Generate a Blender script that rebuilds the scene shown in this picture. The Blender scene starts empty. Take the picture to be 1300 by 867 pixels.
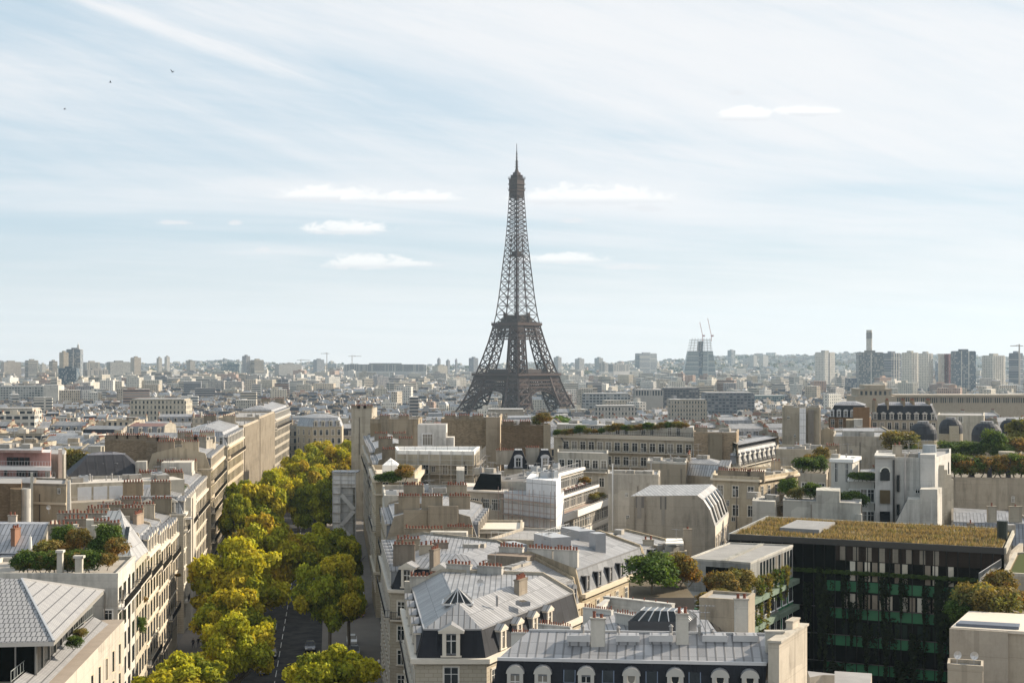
import bpy, math, random
import numpy as np
from mathutils import Vector, Matrix, Euler, noise
R = math.radians
SC = bpy.context.scene
COL = SC.collection
# ------------------------------------------------------------------ camera, sky, sun, exposure
F, ZC, HY, CX = 1916.0, 51.0, 452.0, 650.0        # focal length (px of the 1300 px photo), eye height, horizon row
cam_d = bpy.data.cameras.new('camera'); cam = bpy.data.objects.new('camera', cam_d); COL.objects.link(cam)
cam.location = (0, 0, ZC); cam.rotation_euler = (R(90), 0, 0)
cam_d.sensor_width = 36; cam_d.lens = 36 * F / 1300; cam_d.shift_y = (HY - 433.5) / 1300
cam_d.clip_start = 1; cam_d.clip_end = 40000
SC.camera = cam
SUN_AZ, SUN_EL = R(62), R(28)                     # azimuth measured from the view direction (+Y) towards the right (+X)
wd = bpy.data.worlds.new('World'); SC.world = wd; wd.use_nodes = True
nt = wd.node_tree; nt.nodes.clear()
def N(t, **k):
    n = nt.nodes.new(t)
    for a, b in k.items(): setattr(n, a, b)
    return n
def L(a, b): nt.links.new(a, b)
def mth(op, a, b=None, c=None, clamp=False):
    n = N('ShaderNodeMath', operation=op, use_clamp=clamp)
    for i, v in enumerate((a, b, c)):
        if v is None: continue
        if isinstance(v, (int, float)): n.inputs[i].default_value = v
        else: L(v, n.inputs[i])
    return n.outputs[0]
def mixc(f, a, b, mode='MIX'):
    n = N('ShaderNodeMix', data_type='RGBA', blend_type=mode)
    for i, v in ((0, f), (6, a), (7, b)):
        if isinstance(v, (int, float)): n.inputs[i].default_value = v
        elif isinstance(v, tuple): n.inputs[i].default_value = v if len(v) == 4 else v + (1,)
        else: L(v, n.inputs[i])
    return n.outputs[2]
def ramp(x, lo, hi):
    n = N('ShaderNodeMapRange', interpolation_type='SMOOTHSTEP'); L(x, n.inputs[0])
    n.inputs[1].default_value = lo; n.inputs[2].default_value = hi
    return n.outputs[0]
def vec(x, y, z=0.0):
    n = N('ShaderNodeCombineXYZ')
    for i, v in enumerate((x, y, z)):
        if isinstance(v, (int, float)): n.inputs[i].default_value = v
        else: L(v, n.inputs[i])
    return n.outputs[0]
def nz(v, scale, detail=4, rough=.5, dist=0, dim='3D'):
    n = N('ShaderNodeTexNoise', noise_dimensions=dim); 
    if v is not None: L(v, n.inputs['Vector'])
    n.inputs['Scale'].default_value = scale; n.inputs['Detail'].default_value = detail
    n.inputs['Roughness'].default_value = rough; n.inputs['Distortion'].default_value = dist
    return n.outputs[0]
sky = N('ShaderNodeTexSky', sky_type='NISHITA', sun_disc=False)
sky.sun_elevation = SUN_EL; sky.sun_rotation = SUN_AZ; sky.altitude = 100; sky.air_density = 1.0; sky.dust_density = 1.0; sky.ozone_density = 1.0
tc = N('ShaderNodeTexCoord'); sp = N('ShaderNodeSeparateXYZ'); L(tc.outputs['Generated'], sp.inputs[0])
dx, dy, dz = sp.outputs
up = mth('MAXIMUM', dz, 0.0)
den = mth('ADD', up, .09)
cx_, cy_ = mth('DIVIDE', dx, den), mth('DIVIDE', dy, den)
# streaks of high cloud, blown from upper left to lower right
rx = mth('ADD', mth('MULTIPLY', cx_, .9), mth('MULTIPLY', cy_, .43)); ry = mth('SUBTRACT', mth('MULTIPLY', cy_, .9), mth('MULTIPLY', cx_, .43))
cir = nz(vec(mth('MULTIPLY', rx, .42), mth('MULTIPLY', ry, 1.5), 3.1), 1.1, 9, .6, .5)
big = nz(vec(mth('MULTIPLY', cx_, .45), mth('MULTIPLY', cy_, .8), 7.7), .8, 3, .5)
veil = mth('ADD', mth('MULTIPLY', cir, .75), mth('MULTIPLY', big, .5))
veil = mth('ADD', veil, mth('MULTIPLY', mth('DIVIDE', dx, mth('ADD', mth('ABSOLUTE', dy), .4)), .46))
veil = mth('SUBTRACT', veil, .02)      # thicker towards the sun
# tan(elevation) / azimuth for the low puffs
ay = mth('MAXIMUM', dy, .05); gx, gy = mth('DIVIDE', dx, ay), mth('DIVIDE', dz, ay)
clear = mth('MULTIPLY', ramp(gy, .012, .045), mth('SUBTRACT', 1.0, ramp(mth('ADD', gy, mth('MULTIPLY', mth('SUBTRACT', big, .5), .09)), .088, .118)))
veil = mth('SUBTRACT', veil, mth('MULTIPLY', clear, .16))
bands = nz(vec(mth('MULTIPLY', gx, 4.0), mth('MULTIPLY', gy, 60.0), 1.0), 1.0, 4, .55)
veil = mth('ADD', veil, mth('MULTIPLY', mth('MULTIPLY', mth('SUBTRACT', bands, .45), clear), .5))
sx_ = mth('ADD', gx, mth('MULTIPLY', gy, -.35)); sy_ = mth('ADD', gy, mth('MULTIPLY', gx, .352))
fib = nz(vec(mth('MULTIPLY', sx_, 7.0), mth('MULTIPLY', sy_, 75.0), 4.0), 1.0, 6, .65, .4)
fib2 = nz(vec(mth('MULTIPLY', sx_, 3.0), mth('MULTIPLY', sy_, 16.0), 9.0), 1.0, 4, .6, .6)
high = ramp(gy, .09, .15)
veil = mth('ADD', veil, mth('MULTIPLY', mth('MULTIPLY', mth('SUBTRACT', fib, .5), mth('ADD', .3, fib2)), mth('MULTIPLY', high, .42)))
veil = mth('ADD', veil, mth('MULTIPLY', mth('MULTIPLY', mth('SUBTRACT', fib2, .5), high), .42))
def trail(y0, wd_, x0, x1, amt):
    t = mth('ABSOLUTE', mth('ADD', mth('SUBTRACT', sy_, y0), mth('MULTIPLY', mth('SUBTRACT', fib2, .5), .012)))
    return mth('MULTIPLY', mth('MULTIPLY', mth('SUBTRACT', 1.0, ramp(t, 0.0, wd_)), mth('MULTIPLY', ramp(gx, x0 - .02, x0 + .02), mth('SUBTRACT', 1.0, ramp(gx, x1 - .05, x1 + .02)))), mth('MULTIPLY', fib, amt))
veil = mth('ADD', veil, trail(.137, .010, -.30, -.13, .5))
mask = mth('MULTIPLY', ramp(veil, .24, .82), .97)
CLOUD_W, CLOUD_B = (9.3, 9.4, 9.6, 1), (6.2, 7.8, 9.0, 1)
basec = mixc(.78, sky.outputs[0], CLOUD_B)
skyc = mixc(mask, basec, CLOUD_W)
puffn = nz(vec(mth('MULTIPLY', gx, 75.0), mth('MULTIPLY', gy, 150.0), 2.0), 1.0, 7, .62, .3)
puffs = [(418,249,70,15),(530,253,66,11),(440,292,62,12),(462,335,58,14),(520,336,44,5),(300,284,10,5),(222,283,26,4),(331,318,12,5),(755,252,105,18),(728,281,20,5),(715,330,60,9),(948,148,36,13),(1025,143,44,9),(935,119,10,5),(820,266,26,6),(800,340,40,6)]
pm = None; pbase = None
for (px, py, w, h) in puffs:
    ex = mth('DIVIDE', mth('SUBTRACT', gx, (px - CX) / F), w / F); ey = mth('DIVIDE', mth('SUBTRACT', gy, (HY - py) / F), h / F)
    eyd = mth('MULTIPLY', mth('MINIMUM', ey, 0.0), .8); ey = mth('ADD', ey, eyd)
    r2 = mth('ADD', mth('MULTIPLY', ex, ex), mth('MULTIPLY', ey, ey))
    q = mth('SUBTRACT', 1.15, r2)
    pm = q if pm is None else mth('MAXIMUM', pm, q)
    if h > 8:
        eb = mth('SUBTRACT', ey, mth('MULTIPLY', mth('MAXIMUM', mth('SUBTRACT', r2, 2.2), 0.0), 9.0)); pbase = eb if pbase is None else mth('MAXIMUM', pbase, eb)
pmk = ramp(mth('ADD', pm, mth('MULTIPLY', mth('SUBTRACT', puffn, .5), 3.5)), -.15, .95)
skyc = mixc(mth('MULTIPLY', pmk, .92), skyc, mixc(ramp(pbase, -.6, .35), (8.5, 8.7, 9.0), (10.9, 10.8, 10.6)))
horizon = mth('SUBTRACT', 1.0, ramp(dz, 0.0, .10))
skyc = mixc(mth('MULTIPLY', horizon, .75), skyc, (9.5, 9.4, 9.1, 1))
bg = N('ShaderNodeBackground'); bg.inputs[1].default_value = .0535; L(skyc, bg.inputs[0])
wo = N('ShaderNodeOutputWorld'); L(bg.outputs[0], wo.inputs[0])
sun_d = bpy.data.lights.new('sun', 'SUN'); sun_d.energy = 5.0; sun_d.angle = R(.6); sun_d.color = (1, .87, .70)
sun = bpy.data.objects.new('sun', sun_d); COL.objects.link(sun)
sun_dir = Vector((math.sin(SUN_AZ) * math.cos(SUN_EL), math.cos(SUN_AZ) * math.cos(SUN_EL), math.sin(SUN_EL)))
sun.rotation_euler = (-sun_dir).to_track_quat('-Z', 'Y').to_euler()
SC.view_settings.view_transform = 'Standard'; SC.view_settings.look = 'None'; SC.view_settings.exposure = 0.88; SC.view_settings.gamma = 1.0
SC.view_settings.use_curve_mapping = False
SC.render.engine = 'CYCLES'; SC.cycles.max_bounces = 5; SC.cycles.diffuse_bounces = 4; SC.cycles.glossy_bounces = 2; SC.cycles.transmission_bounces = 2
SC.cycles.volume_bounces = 0; SC.cycles.transparent_max_bounces = 8; SC.cycles.use_denoising = True
SC.cycles.sample_clamp_indirect = 6

HAZE = 4.6e-5
# ------------------------------------------------------------------ materials
MATS = {}
def newmat(name):
    global nt
    m = bpy.data.materials.new(name); m.use_nodes = True; nt = m.node_tree; nt.nodes.clear(); MATS[name] = m
    o = N('ShaderNodeOutputMaterial'); p = N('ShaderNodeBsdfPrincipled'); L(p.outputs[0], o.inputs[0])
    return m, p, o
def setp(p, **k):
    for a, v in k.items():
        i = p.inputs[{'c': 'Base Color', 'r': 'Roughness', 'm': 'Metallic', 's': 'Specular IOR Level', 'n': 'Normal', 'a': 'Alpha'}[a]]
        if isinstance(v, (int, float)): i.default_value = v
        elif isinstance(v, tuple): i.default_value = v + (1,) if len(v) == 3 else v
        else: L(v, i)
def UV():
    n = N('ShaderNodeUVMap'); s = N('ShaderNodeSeparateXYZ'); L(n.outputs[0], s.inputs[0]); return n.outputs[0], s.outputs[0], s.outputs[1]
def OBJ():
    return N('ShaderNodeNewGeometry').outputs['Position']
def ACOL(w=False):
    n = N('ShaderNodeAttribute', attribute_name='Col')
    if not w: return n.outputs['Vector']
    k = N('ShaderNodeVectorMath', operation='MULTIPLY'); L(n.outputs['Vector'], k.inputs[0]); k.inputs[1].default_value = (1.02, 1.0, .95); return k.outputs[0]
def bump(h, strength=.4, d=.05):
    n = N('ShaderNodeBump'); n.inputs['Strength'].default_value = strength; n.inputs['Distance'].default_value = d; L(h, n.inputs['Height']); return n.outputs[0]
def mulc(c, f):   # colour times scalar
    n = N('ShaderNodeVectorMath', operation='SCALE'); L(c, n.inputs[0]); 
    if isinstance(f, (int, float)): n.inputs['Scale'].default_value = f
    else: L(f, n.inputs['Scale'])
    return n.outputs[0]
KA = .70
def stains(uv, u, v, amt=.35):
    # vertical weather streaks and blotches (wear with its own shape)
    st = nz(vec(mth('MULTIPLY', u, 1.1), mth('MULTIPLY', v, .14), 0.0), 1.0, 6, .7)
    bl = nz(OBJ(), .22, 5, .6)
    a = mth('ADD', mth('MULTIPLY', st, .55), mth('MULTIPLY', bl, .45))
    return mth('SUBTRACT', KA, mth('MULTIPLY', ramp(a, .45, .75), amt * KA))
m, p, o = newmat('plaster'); uv, u, v = UV(); f = stains(uv, u, v, .5)
fine = nz(OBJ(), 3.0, 4, .6); vr = N('ShaderNodeTexVoronoi', distance='CHEBYCHEV'); L(vec(mth('MULTIPLY', u, .16), mth('MULTIPLY', v, .22), 0.0), vr.inputs['Vector']); vr.inputs['Scale'].default_value = 1.0
sv = N('ShaderNodeSeparateColor'); L(vr.outputs['Color'], sv.inputs[0])
f2 = mth('MULTIPLY', mth('MULTIPLY', f, mth('ADD', .86, mth('MULTIPLY', fine, .2))), mth('ADD', .88, mth('MULTIPLY', sv.outputs[0], .22)))
w2 = N('ShaderNodeTexWhiteNoise', noise_dimensions='2D'); L(vec(mth('FLOOR', mth('DIVIDE', u, .55)), mth('FLOOR', mth('DIVIDE', v, 9.0)), 0.0), w2.inputs[0])
fl_ = mth('MULTIPLY', mth('GREATER_THAN', w2.outputs[0], .88), .16); hl = mth('MULTIPLY', mth('LESS_THAN', mth('FRACT', mth('DIVIDE', v, 3.2)), .025), .14)
f2 = mth('MULTIPLY', f2, mth('SUBTRACT', 1.0, mth('ADD', fl_, hl)))
setp(p, c=mulc(ACOL(True), f2), r=.9, s=.1, n=bump(fine, .3, .03))
m, p, o = newmat('stone'); uv, u, v = UV(); f = stains(uv, u, v, .34)
br = N('ShaderNodeTexBrick'); L(uv, br.inputs[0]); br.inputs['Scale'].default_value = 1; br.inputs['Brick Width'].default_value = .9; br.inputs['Row Height'].default_value = .42; br.inputs['Mortar Size'].default_value = .022
br.inputs['Color1'].default_value = (1, 1, 1, 1); br.inputs['Color2'].default_value = (.9, .9, .88, 1); br.inputs['Mortar'].default_value = (.62, .6, .58, 1)
setp(p, c=mixc(1.0, mulc(ACOL(True), f), br.outputs[0], 'MULTIPLY'), r=.85, s=.1)
m, p, o = newmat('rubble'); uv, u, v = UV(); f = stains(uv, u, v, .45)
br = N('ShaderNodeTexBrick'); L(uv, br.inputs[0]); br.inputs['Scale'].default_value = 1; br.inputs['Brick Width'].default_value = .55; br.inputs['Row Height'].default_value = .26; br.inputs['Mortar Size'].default_value = .03; br.inputs['Bias'].default_value = .1
br.inputs['Color1'].default_value = (1.1, 1.05, 1, 1); br.inputs['Color2'].default_value = (.7, .66, .62, 1); br.inputs['Mortar'].default_value = (.7, .68, .64, 1)
setp(p, c=mixc(1.0, mulc(ACOL(True), f), br.outputs[0], 'MULTIPLY'), r=.92, s=.1, n=bump(br.outputs[1], -.4, .03))
# wall with rows of small windows, for buildings too far to model each one
def facade_mat(name, pu, pv, wu, wv, glass=(.035, .045, .055), sill=.55, fl=.12):
    m, p, o = newmat(name); uv, u, v = UV(); f = stains(uv, u, v, .25)
    fu = mth('FRACT', mth('DIVIDE', u, pu)); fv = mth('FRACT', mth('DIVIDE', v, pv))
    iu = mth('MULTIPLY', mth('GREATER_THAN', fu, .5 - wu / 2), mth('LESS_THAN', fu, .5 + wu / 2))
    iv = mth('MULTIPLY', mth('GREATER_THAN', fv, .5 - wv / 2), mth('LESS_THAN', fv, .5 + wv / 2))
    w = mth('MULTIPLY', iu, iv)
    wn = N('ShaderNodeTexWhiteNoise', noise_dimensions='3D'); L(vec(mth('FLOOR', mth('DIVIDE', u, pu)), mth('FLOOR', mth('DIVIDE', v, pv)), 0.0), wn.inputs[0])
    gl = mixc(mth('MULTIPLY', mth('GREATER_THAN', wn.outputs[0], .7), .5), glass, (.42, .40, .36))
    floor = mth('MULTIPLY', mth('LESS_THAN', fv, .10), fl * 3)
    c = mulc(ACOL(True), mth('MULTIPLY', f, mth('SUBTRACT', 1.0, floor)))
    setp(p, c=mixc(w, c, gl), r=mth('SUBTRACT', .85, mth('MULTIPLY', w, .6)), s=.2)
facade_mat('facade', 2.3, 3.15, .44, .60)
facade_mat('facade_wide', 3.6, 3.0, .72, .50, fl=.05)
facade_mat('tower_grid', 3.4, 3.0, .5, .46, glass=(.08, .09, .10), fl=.12)
facade_mat('tower_glass', 2.6, 3.3, .86, .78, glass=(.05, .075, .10), fl=.05)
facade_mat('tower_strip', 60.0, 3.1, .97, .50, fl=.2)
facade_mat('tower_fins', 3.0, 400.0, .55, .96, fl=0)
# zinc with standing seams down the slope, and slightly different sheets
def zinc_mat(name, pitch, rough, seam_dark, tint=None, metal=.25):
    m, p, o = newmat(name); uv, u, v = UV()
    fu = mth('FRACT', mth('DIVIDE', u, pitch)); tri = mth('ABSOLUTE', mth('SUBTRACT', fu, .5))
    seam = ramp(tri, .36, .43)
    wn = N('ShaderNodeTexWhiteNoise', noise_dimensions='3D'); L(vec(mth('FLOOR', mth('DIVIDE', u, pitch)), mth('FLOOR', mth('DIVIDE', v, 2.2)), 0.0), wn.inputs[0])
    bl = nz(OBJ(), .7, 5, .6)
    k = mth('ADD', .47, mth('ADD', mth('MULTIPLY', wn.outputs[0], .30), mth('MULTIPLY', bl, .30)))
    fj = mth('FRACT', mth('DIVIDE', v, 2.2)); joint = mth('LESS_THAN', fj, .03)
    k = mth('MULTIPLY', k, mth('SUBTRACT', 1.0, mth('MULTIPLY', mth('MAXIMUM', seam, joint), seam_dark)))
    setp(p, c=mulc(ACOL(), k), r=rough, s=.5 if metal else .12, m=metal, n=bump(seam, .5, .04))
zinc_mat('zinc', .62, .46, .58)
zinc_mat('zinc_fine', .8, .46, .52)
zinc_mat('slate', 1.9, .62, .12, metal=0)
m, p, o = newmat('tiles'); uv, u, v = UV()
br = N('ShaderNodeTexBrick'); L(uv, br.inputs[0]); br.inputs['Scale'].default_value = 1; br.inputs['Brick Width'].default_value = .52; br.inputs['Row Height'].default_value = 1.1; br.inputs['Mortar Size'].default_value = .06; br.offset = .5
br.inputs['Color1'].default_value = (1, 1, 1, 1); br.inputs['Color2'].default_value = (.86, .86, .88, 1); br.inputs['Mortar'].default_value = (.16, .16, .17, 1)
setp(p, c=mixc(1.0, ACOL(), br.outputs[0], 'MULTIPLY'), r=.6, s=.4, n=bump(br.outputs[1], -.5, .04))
def plain(name, r=.6, s=.4, m=0.0, nscale=1.5, amt=.25, bmp=.0):
    mm, p, o = newmat(name); k = mth('ADD', 1 - amt / 2, mth('MULTIPLY', nz(OBJ(), nscale, 5, .6), amt))
    kw = dict(c=mulc(ACOL(), k), r=r, s=s, m=m)
    if bmp: kw['n'] = bump(nz(OBJ(), nscale * 4, 3), bmp, .05)
    setp(p, **kw)
plain('paint', .5, .4); plain('matte', .9, .08, nscale=.6, amt=.45, bmp=.2); plain('metal', .4, .5, .6); plain('clay', .8, .2, nscale=6, amt=.5)
plain('carpaint', .25, .6, amt=.05); plain('bark', .95, .1, nscale=2, amt=.6); plain('cloth', .9, .1, amt=.1); plain('iron', .7, .12, nscale=.05, amt=.3)
plain('roofdeck', .85, .3, nscale=.45, amt=.7)
m, p, o = newmat('glass'); wn = nz(OBJ(), .35, 3); oi = N('ShaderNodeObjectInfo'); cur = mth('GREATER_THAN', oi.outputs['Random'], .78); setp(p, c=mixc(cur, mixc(ramp(wn, .45, .7), (.010, .015, .018), (.032, .038, .042)), (.20, .185, .16)), r=.15, s=.28)
m, p, o = newmat('mirror'); setp(p, c=mixc(nz(OBJ(), .12, 3), (.0015, .0025, .0025), (.005, .007, .006)), r=.15, s=.03)
m, p, o = newmat('greenglass'); setp(p, c=mixc(nz(OBJ(), .8, 3), (.03, .15, .075), (.05, .20, .10)), r=.25, s=.15)
m, p, o = newmat('tarp'); uv, u, v = UV()
g = mth('MAXIMUM', mth('LESS_THAN', mth('FRACT', mth('DIVIDE', u, 2.4)), .05), mth('LESS_THAN', mth('FRACT', mth('DIVIDE', v, 2.0)), .06))
fold = nz(vec(mth('MULTIPLY', u, 1.1), mth('MULTIPLY', v, .5), 0.0), 1.0, 5, .6)
setp(p, c=mulc(ACOL(), mth('MULTIPLY', mth('SUBTRACT', 1.0, mth('MULTIPLY', g, .45)), mth('ADD', .78, mth('MULTIPLY', fold, .4)))), r=.75, s=.3, n=bump(fold, .8, .3))
m, p, o = newmat('leaf'); setp(p, c=ACOL(), r=.7, s=.1)
tr = N('ShaderNodeBsdfTranslucent'); hs = N('ShaderNodeVectorMath', operation='MULTIPLY'); L(ACOL(), hs.inputs[0]); hs.inputs[1].default_value = (1.5, 1.35, .5); L(hs.outputs[0], tr.inputs[0])
mx = N('ShaderNodeMixShader'); mx.inputs[0].default_value = .32; L(p.outputs[0], mx.inputs[1]); L(tr.outputs[0], mx.inputs[2]); L(mx.outputs[0], o.inputs[0])
m, p, o = newmat('asphalt'); k = nz(OBJ(), .35, 6, .65); k2 = nz(OBJ(), 8, 3); setp(p, c=mixc(ramp(k, .35, .65), (.018, .019, .022), (.048, .047, .046)), r=.9, s=.15, n=bump(k2, .4, .02))
m, p, o = newmat('paving'); k = nz(OBJ(), .25, 5, .6); setp(p, c=mixc(k, (.10, .09, .08), (.18, .16, .14)), r=.9)
m, p, o = newmat('cityground'); k = nz(OBJ(), .02, 6, .7); k3 = ramp(nz(OBJ(), .012, 4, .6), .5, .62)
setp(p, c=mixc(k3, mixc(k, (.07, .068, .066), (.15, .145, .14)), (.045, .06, .025)), r=.95)
m, p, o = newmat('wood_hill'); k = nz(OBJ(), .02, 8, .7); setp(p, c=mixc(k, (.03, .045, .02), (.09, .095, .045)), r=1.0)
m, p, o = newmat('grassroof'); k = nz(OBJ(), .5, 6, .7); setp(p, c=mixc(k, (.12, .10, .045), (.22, .17, .08)), r=1.0)

# ------------------------------------------------------------------ mesh helpers
class MB:
    def __init__(s): s.v = []; s.f = []; s.m = []; s.c = []; s.names = {}
    def face(s, pts, mat='plaster', col=(1, 1, 1)):
        i = len(s.v); s.v.extend([tuple(q) for q in pts]); s.f.append(tuple(range(i, i + len(pts))))
        s.m.append(s.names.setdefault(mat, len(s.names))); s.c.append(col)
    def prism(s, poly, z0, z1, mat='plaster', col=(1, 1, 1), top=None, tcol=None, sides=None):
        n = len(poly)
        for i in range(n):
            a, b = poly[i], poly[(i + 1) % n]
            if sides and sides[i]: mm = sides[i]; 
            else: mm = mat
            s.face([(a[0], a[1], z0), (b[0], b[1], z0), (b[0], b[1], z1), (a[0], a[1], z1)], mm, col)
        s.face([(q[0], q[1], z1) for q in poly], top or mat, tcol or col)
        s.face([(q[0], q[1], z0) for q in reversed(poly)], mat, col)
    def box(s, c, sx, sy, z0, z1, rz=0.0, mat='plaster', col=(1, 1, 1), top=None, tcol=None):
        ca, sa = math.cos(rz), math.sin(rz); h = [(-sx / 2, -sy / 2), (sx / 2, -sy / 2), (sx / 2, sy / 2), (-sx / 2, sy / 2)]
        s.prism([(c[0] + x * ca - y * sa, c[1] + x * sa + y * ca) for x, y in h], z0, z1, mat, col, top, tcol)
    def bar(s, a, b, w, mat='metal', col=(1, 1, 1), h=None, up=(0, 0, 1)):
        a, b = Vector(a), Vector(b); d = (b - a)
        if d.length < 1e-6: return
        d.normalize(); u = Vector(up)
        if abs(d.dot(u)) > .98: u = Vector((1, 0, 0))
        x = d.cross(u).normalized() * (w / 2); y = x.cross(d).normalized() * ((h or w) / 2)
        A = [a - x - y, a + x - y, a + x + y, a - x + y]; B = [q + (b - a) for q in A]
        for i in range(4): j = (i + 1) % 4; s.face([A[i], A[j], B[j], B[i]], mat, col)
        s.face(A[::-1], mat, col); s.face(B, mat, col)
    def cyl(s, c, r0, r1, z0, z1, n=8, mat='clay', col=(1, 1, 1), cap=True, capcol=None):
        P = [(math.cos(2 * math.pi * i / n), math.sin(2 * math.pi * i / n)) for i in range(n)]
        for i in range(n):
            a, b = P[i], P[(i + 1) % n]
            s.face([(c[0] + a[0] * r0, c[1] + a[1] * r0, z0), (c[0] + b[0] * r0, c[1] + b[1] * r0, z0), (c[0] + b[0] * r1, c[1] + b[1] * r1, z1), (c[0] + a[0] * r1, c[1] + a[1] * r1, z1)], mat, col)
        if cap: s.face([(c[0] + a[0] * r1, c[1] + a[1] * r1, z1) for a in P], mat, capcol or col)
    def mesh(s, name, org=(0, 0, 0)):
        me = bpy.data.meshes.new(name)
        V = np.array(s.v, dtype=np.float64).reshape(-1, 3); W = V - np.array(org)
        cnt = np.array([len(f) for f in s.f]); st = np.concatenate([[0], np.cumsum(cnt)[:-1]]).astype(int)
        me.vertices.add(len(V)); me.vertices.foreach_set('co', W.astype(np.float32).ravel())
        me.loops.add(len(V)); me.loops.foreach_set('vertex_index', np.arange(len(V), dtype=np.int32))
        me.polygons.add(len(cnt)); me.polygons.foreach_set('loop_start', st.astype(np.int32)); 
        me.polygons.foreach_set('material_index', np.array(s.m, dtype=np.int32))
        me.update(calc_edges=True)
        p0, p1, p2 = V[st], V[st + 1], V[st + 2]; n = np.cross(p1 - p0, p2 - p0); ln = np.linalg.norm(n, axis=1, keepdims=True); n = n / np.maximum(ln, 1e-9)
        flat = np.abs(n[:, 2]) > .995
        ud = np.stack([-n[:, 1], n[:, 0], np.zeros(len(n))], 1); ul = np.linalg.norm(ud, axis=1, keepdims=True); ud = ud / np.maximum(ul, 1e-9)
        ud[flat] = (1, 0, 0); vd = np.cross(n, ud); vd[flat] = (0, 1, 0)
        U = np.repeat(ud, cnt, 0); VV = np.repeat(vd, cnt, 0)
        uvs = np.stack([(V * U).sum(1), (V * VV).sum(1)], 1)
        lay = me.uv_layers.new(name='UVMap'); lay.data.foreach_set('uv', uvs.astype(np.float32).ravel())
        at_ = me.attributes.new('Col', 'FLOAT_VECTOR', 'FACE'); at_.data.foreach_set('vector', np.array(s.c, dtype=np.float32).ravel())
        for k in s.names: me.materials.append(MATS[k])
        return me
    def build(s, name, parent=None, org=None, link=True):
        if not s.f: return None
        org = org if org is not None else ((0, 0, 0) if parent is None else parent['_org'])
        me = s.mesh(name, org); o = bpy.data.objects.new(name, me); COL.objects.link(o)
        if parent is not None: o.parent = parent
        else: o.location = org
        return o
def tag(o, label=None, cat=None, group=None, kind=None):
    if label: o['label'] = label
    if cat: o['category'] = cat
    if group: o['group'] = group
    if kind: o['kind'] = kind
    return o
def thing(name, label, cat, org, group=None):
    o = bpy.data.objects.new(name, None); COL.objects.link(o); o.location = org; o.empty_display_size = 1
    o['_org'] = tuple(org); return tag(o, label, cat, group)
def inst(name, me, parent, loc, rz=0.0, sc=None):
    o = bpy.data.objects.new(name, me); COL.objects.link(o)
    if parent is not None:
        o.parent = parent; g = parent.get('_org')
        o.location = (loc[0] - g[0], loc[1] - g[1], loc[2] - g[2]) if g is not None else loc
    else: o.location = loc
    o.rotation_euler = (0, 0, rz)
    if sc: o.scale = sc
    return o
def dup_child(src, parent):
    c = src.copy(); COL.objects.link(c); c.parent = parent
    return c
def copy_tree(o, parent=None):
    c = o.copy(); COL.objects.link(c); c.parent = parent
    for ch in list(o.children): copy_tree(ch, c)
    return c
def at(px, py, z):
    d = F * (ZC - z) / (py - HY); return ((px - CX) / F * d, d)
def atd(px, d): return ((px - CX) / F * d, d)
def zat(py, d): return ZC - (py - HY) * d / F
def sm(a, b, t):
    t = min(1, max(0, (t - a) / (b - a))); return t * t * (3 - 2 * t)
def terrain(x, y):
    z = -28 * sm(480, 1350, y)
    if y > 4800:
        az = x / y; crest = -12 + 54 * sm(.03, .15, az) + 10 * sm(-.05, -.12, az) + 9 * math.sin(az * 31 + 1) + 5 * math.sin(az * 90)
        z = -28 + (crest + 28) * sm(4800, 8200, y)
    return z
def vary(c, lo, hi, r):
    k = r.uniform(lo, hi); w = r.uniform(-.03, .03); return (c[0] * k * (1 + w), c[1] * k, c[2] * k * (1 - w))
def lerp(a, b, t): return tuple(a[i] + (b[i] - a[i]) * t for i in range(len(a)))
def offset_poly(poly, ds):
    n = len(poly); out = []
    E = []
    for i in range(n):
        a, b = poly[i], poly[(i + 1) % n]; ex, ey = b[0] - a[0], b[1] - a[1]; l = math.hypot(ex, ey) or 1
        nx, ny = ey / l, -ex / l; E.append((a[0] - nx * ds[i], a[1] - ny * ds[i], ex / l, ey / l))
    for i in range(n):
        x1, y1, u1, v1 = E[i - 1]; x2, y2, u2, v2 = E[i]; dt = u1 * v2 - v1 * u2
        if abs(dt) < 1e-4: out.append((x2, y2)); continue
        t = ((x2 - x1) * v2 - (y2 - y1) * u2) / dt; out.append((x1 + u1 * t, y1 + v1 * t))
    return out
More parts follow.
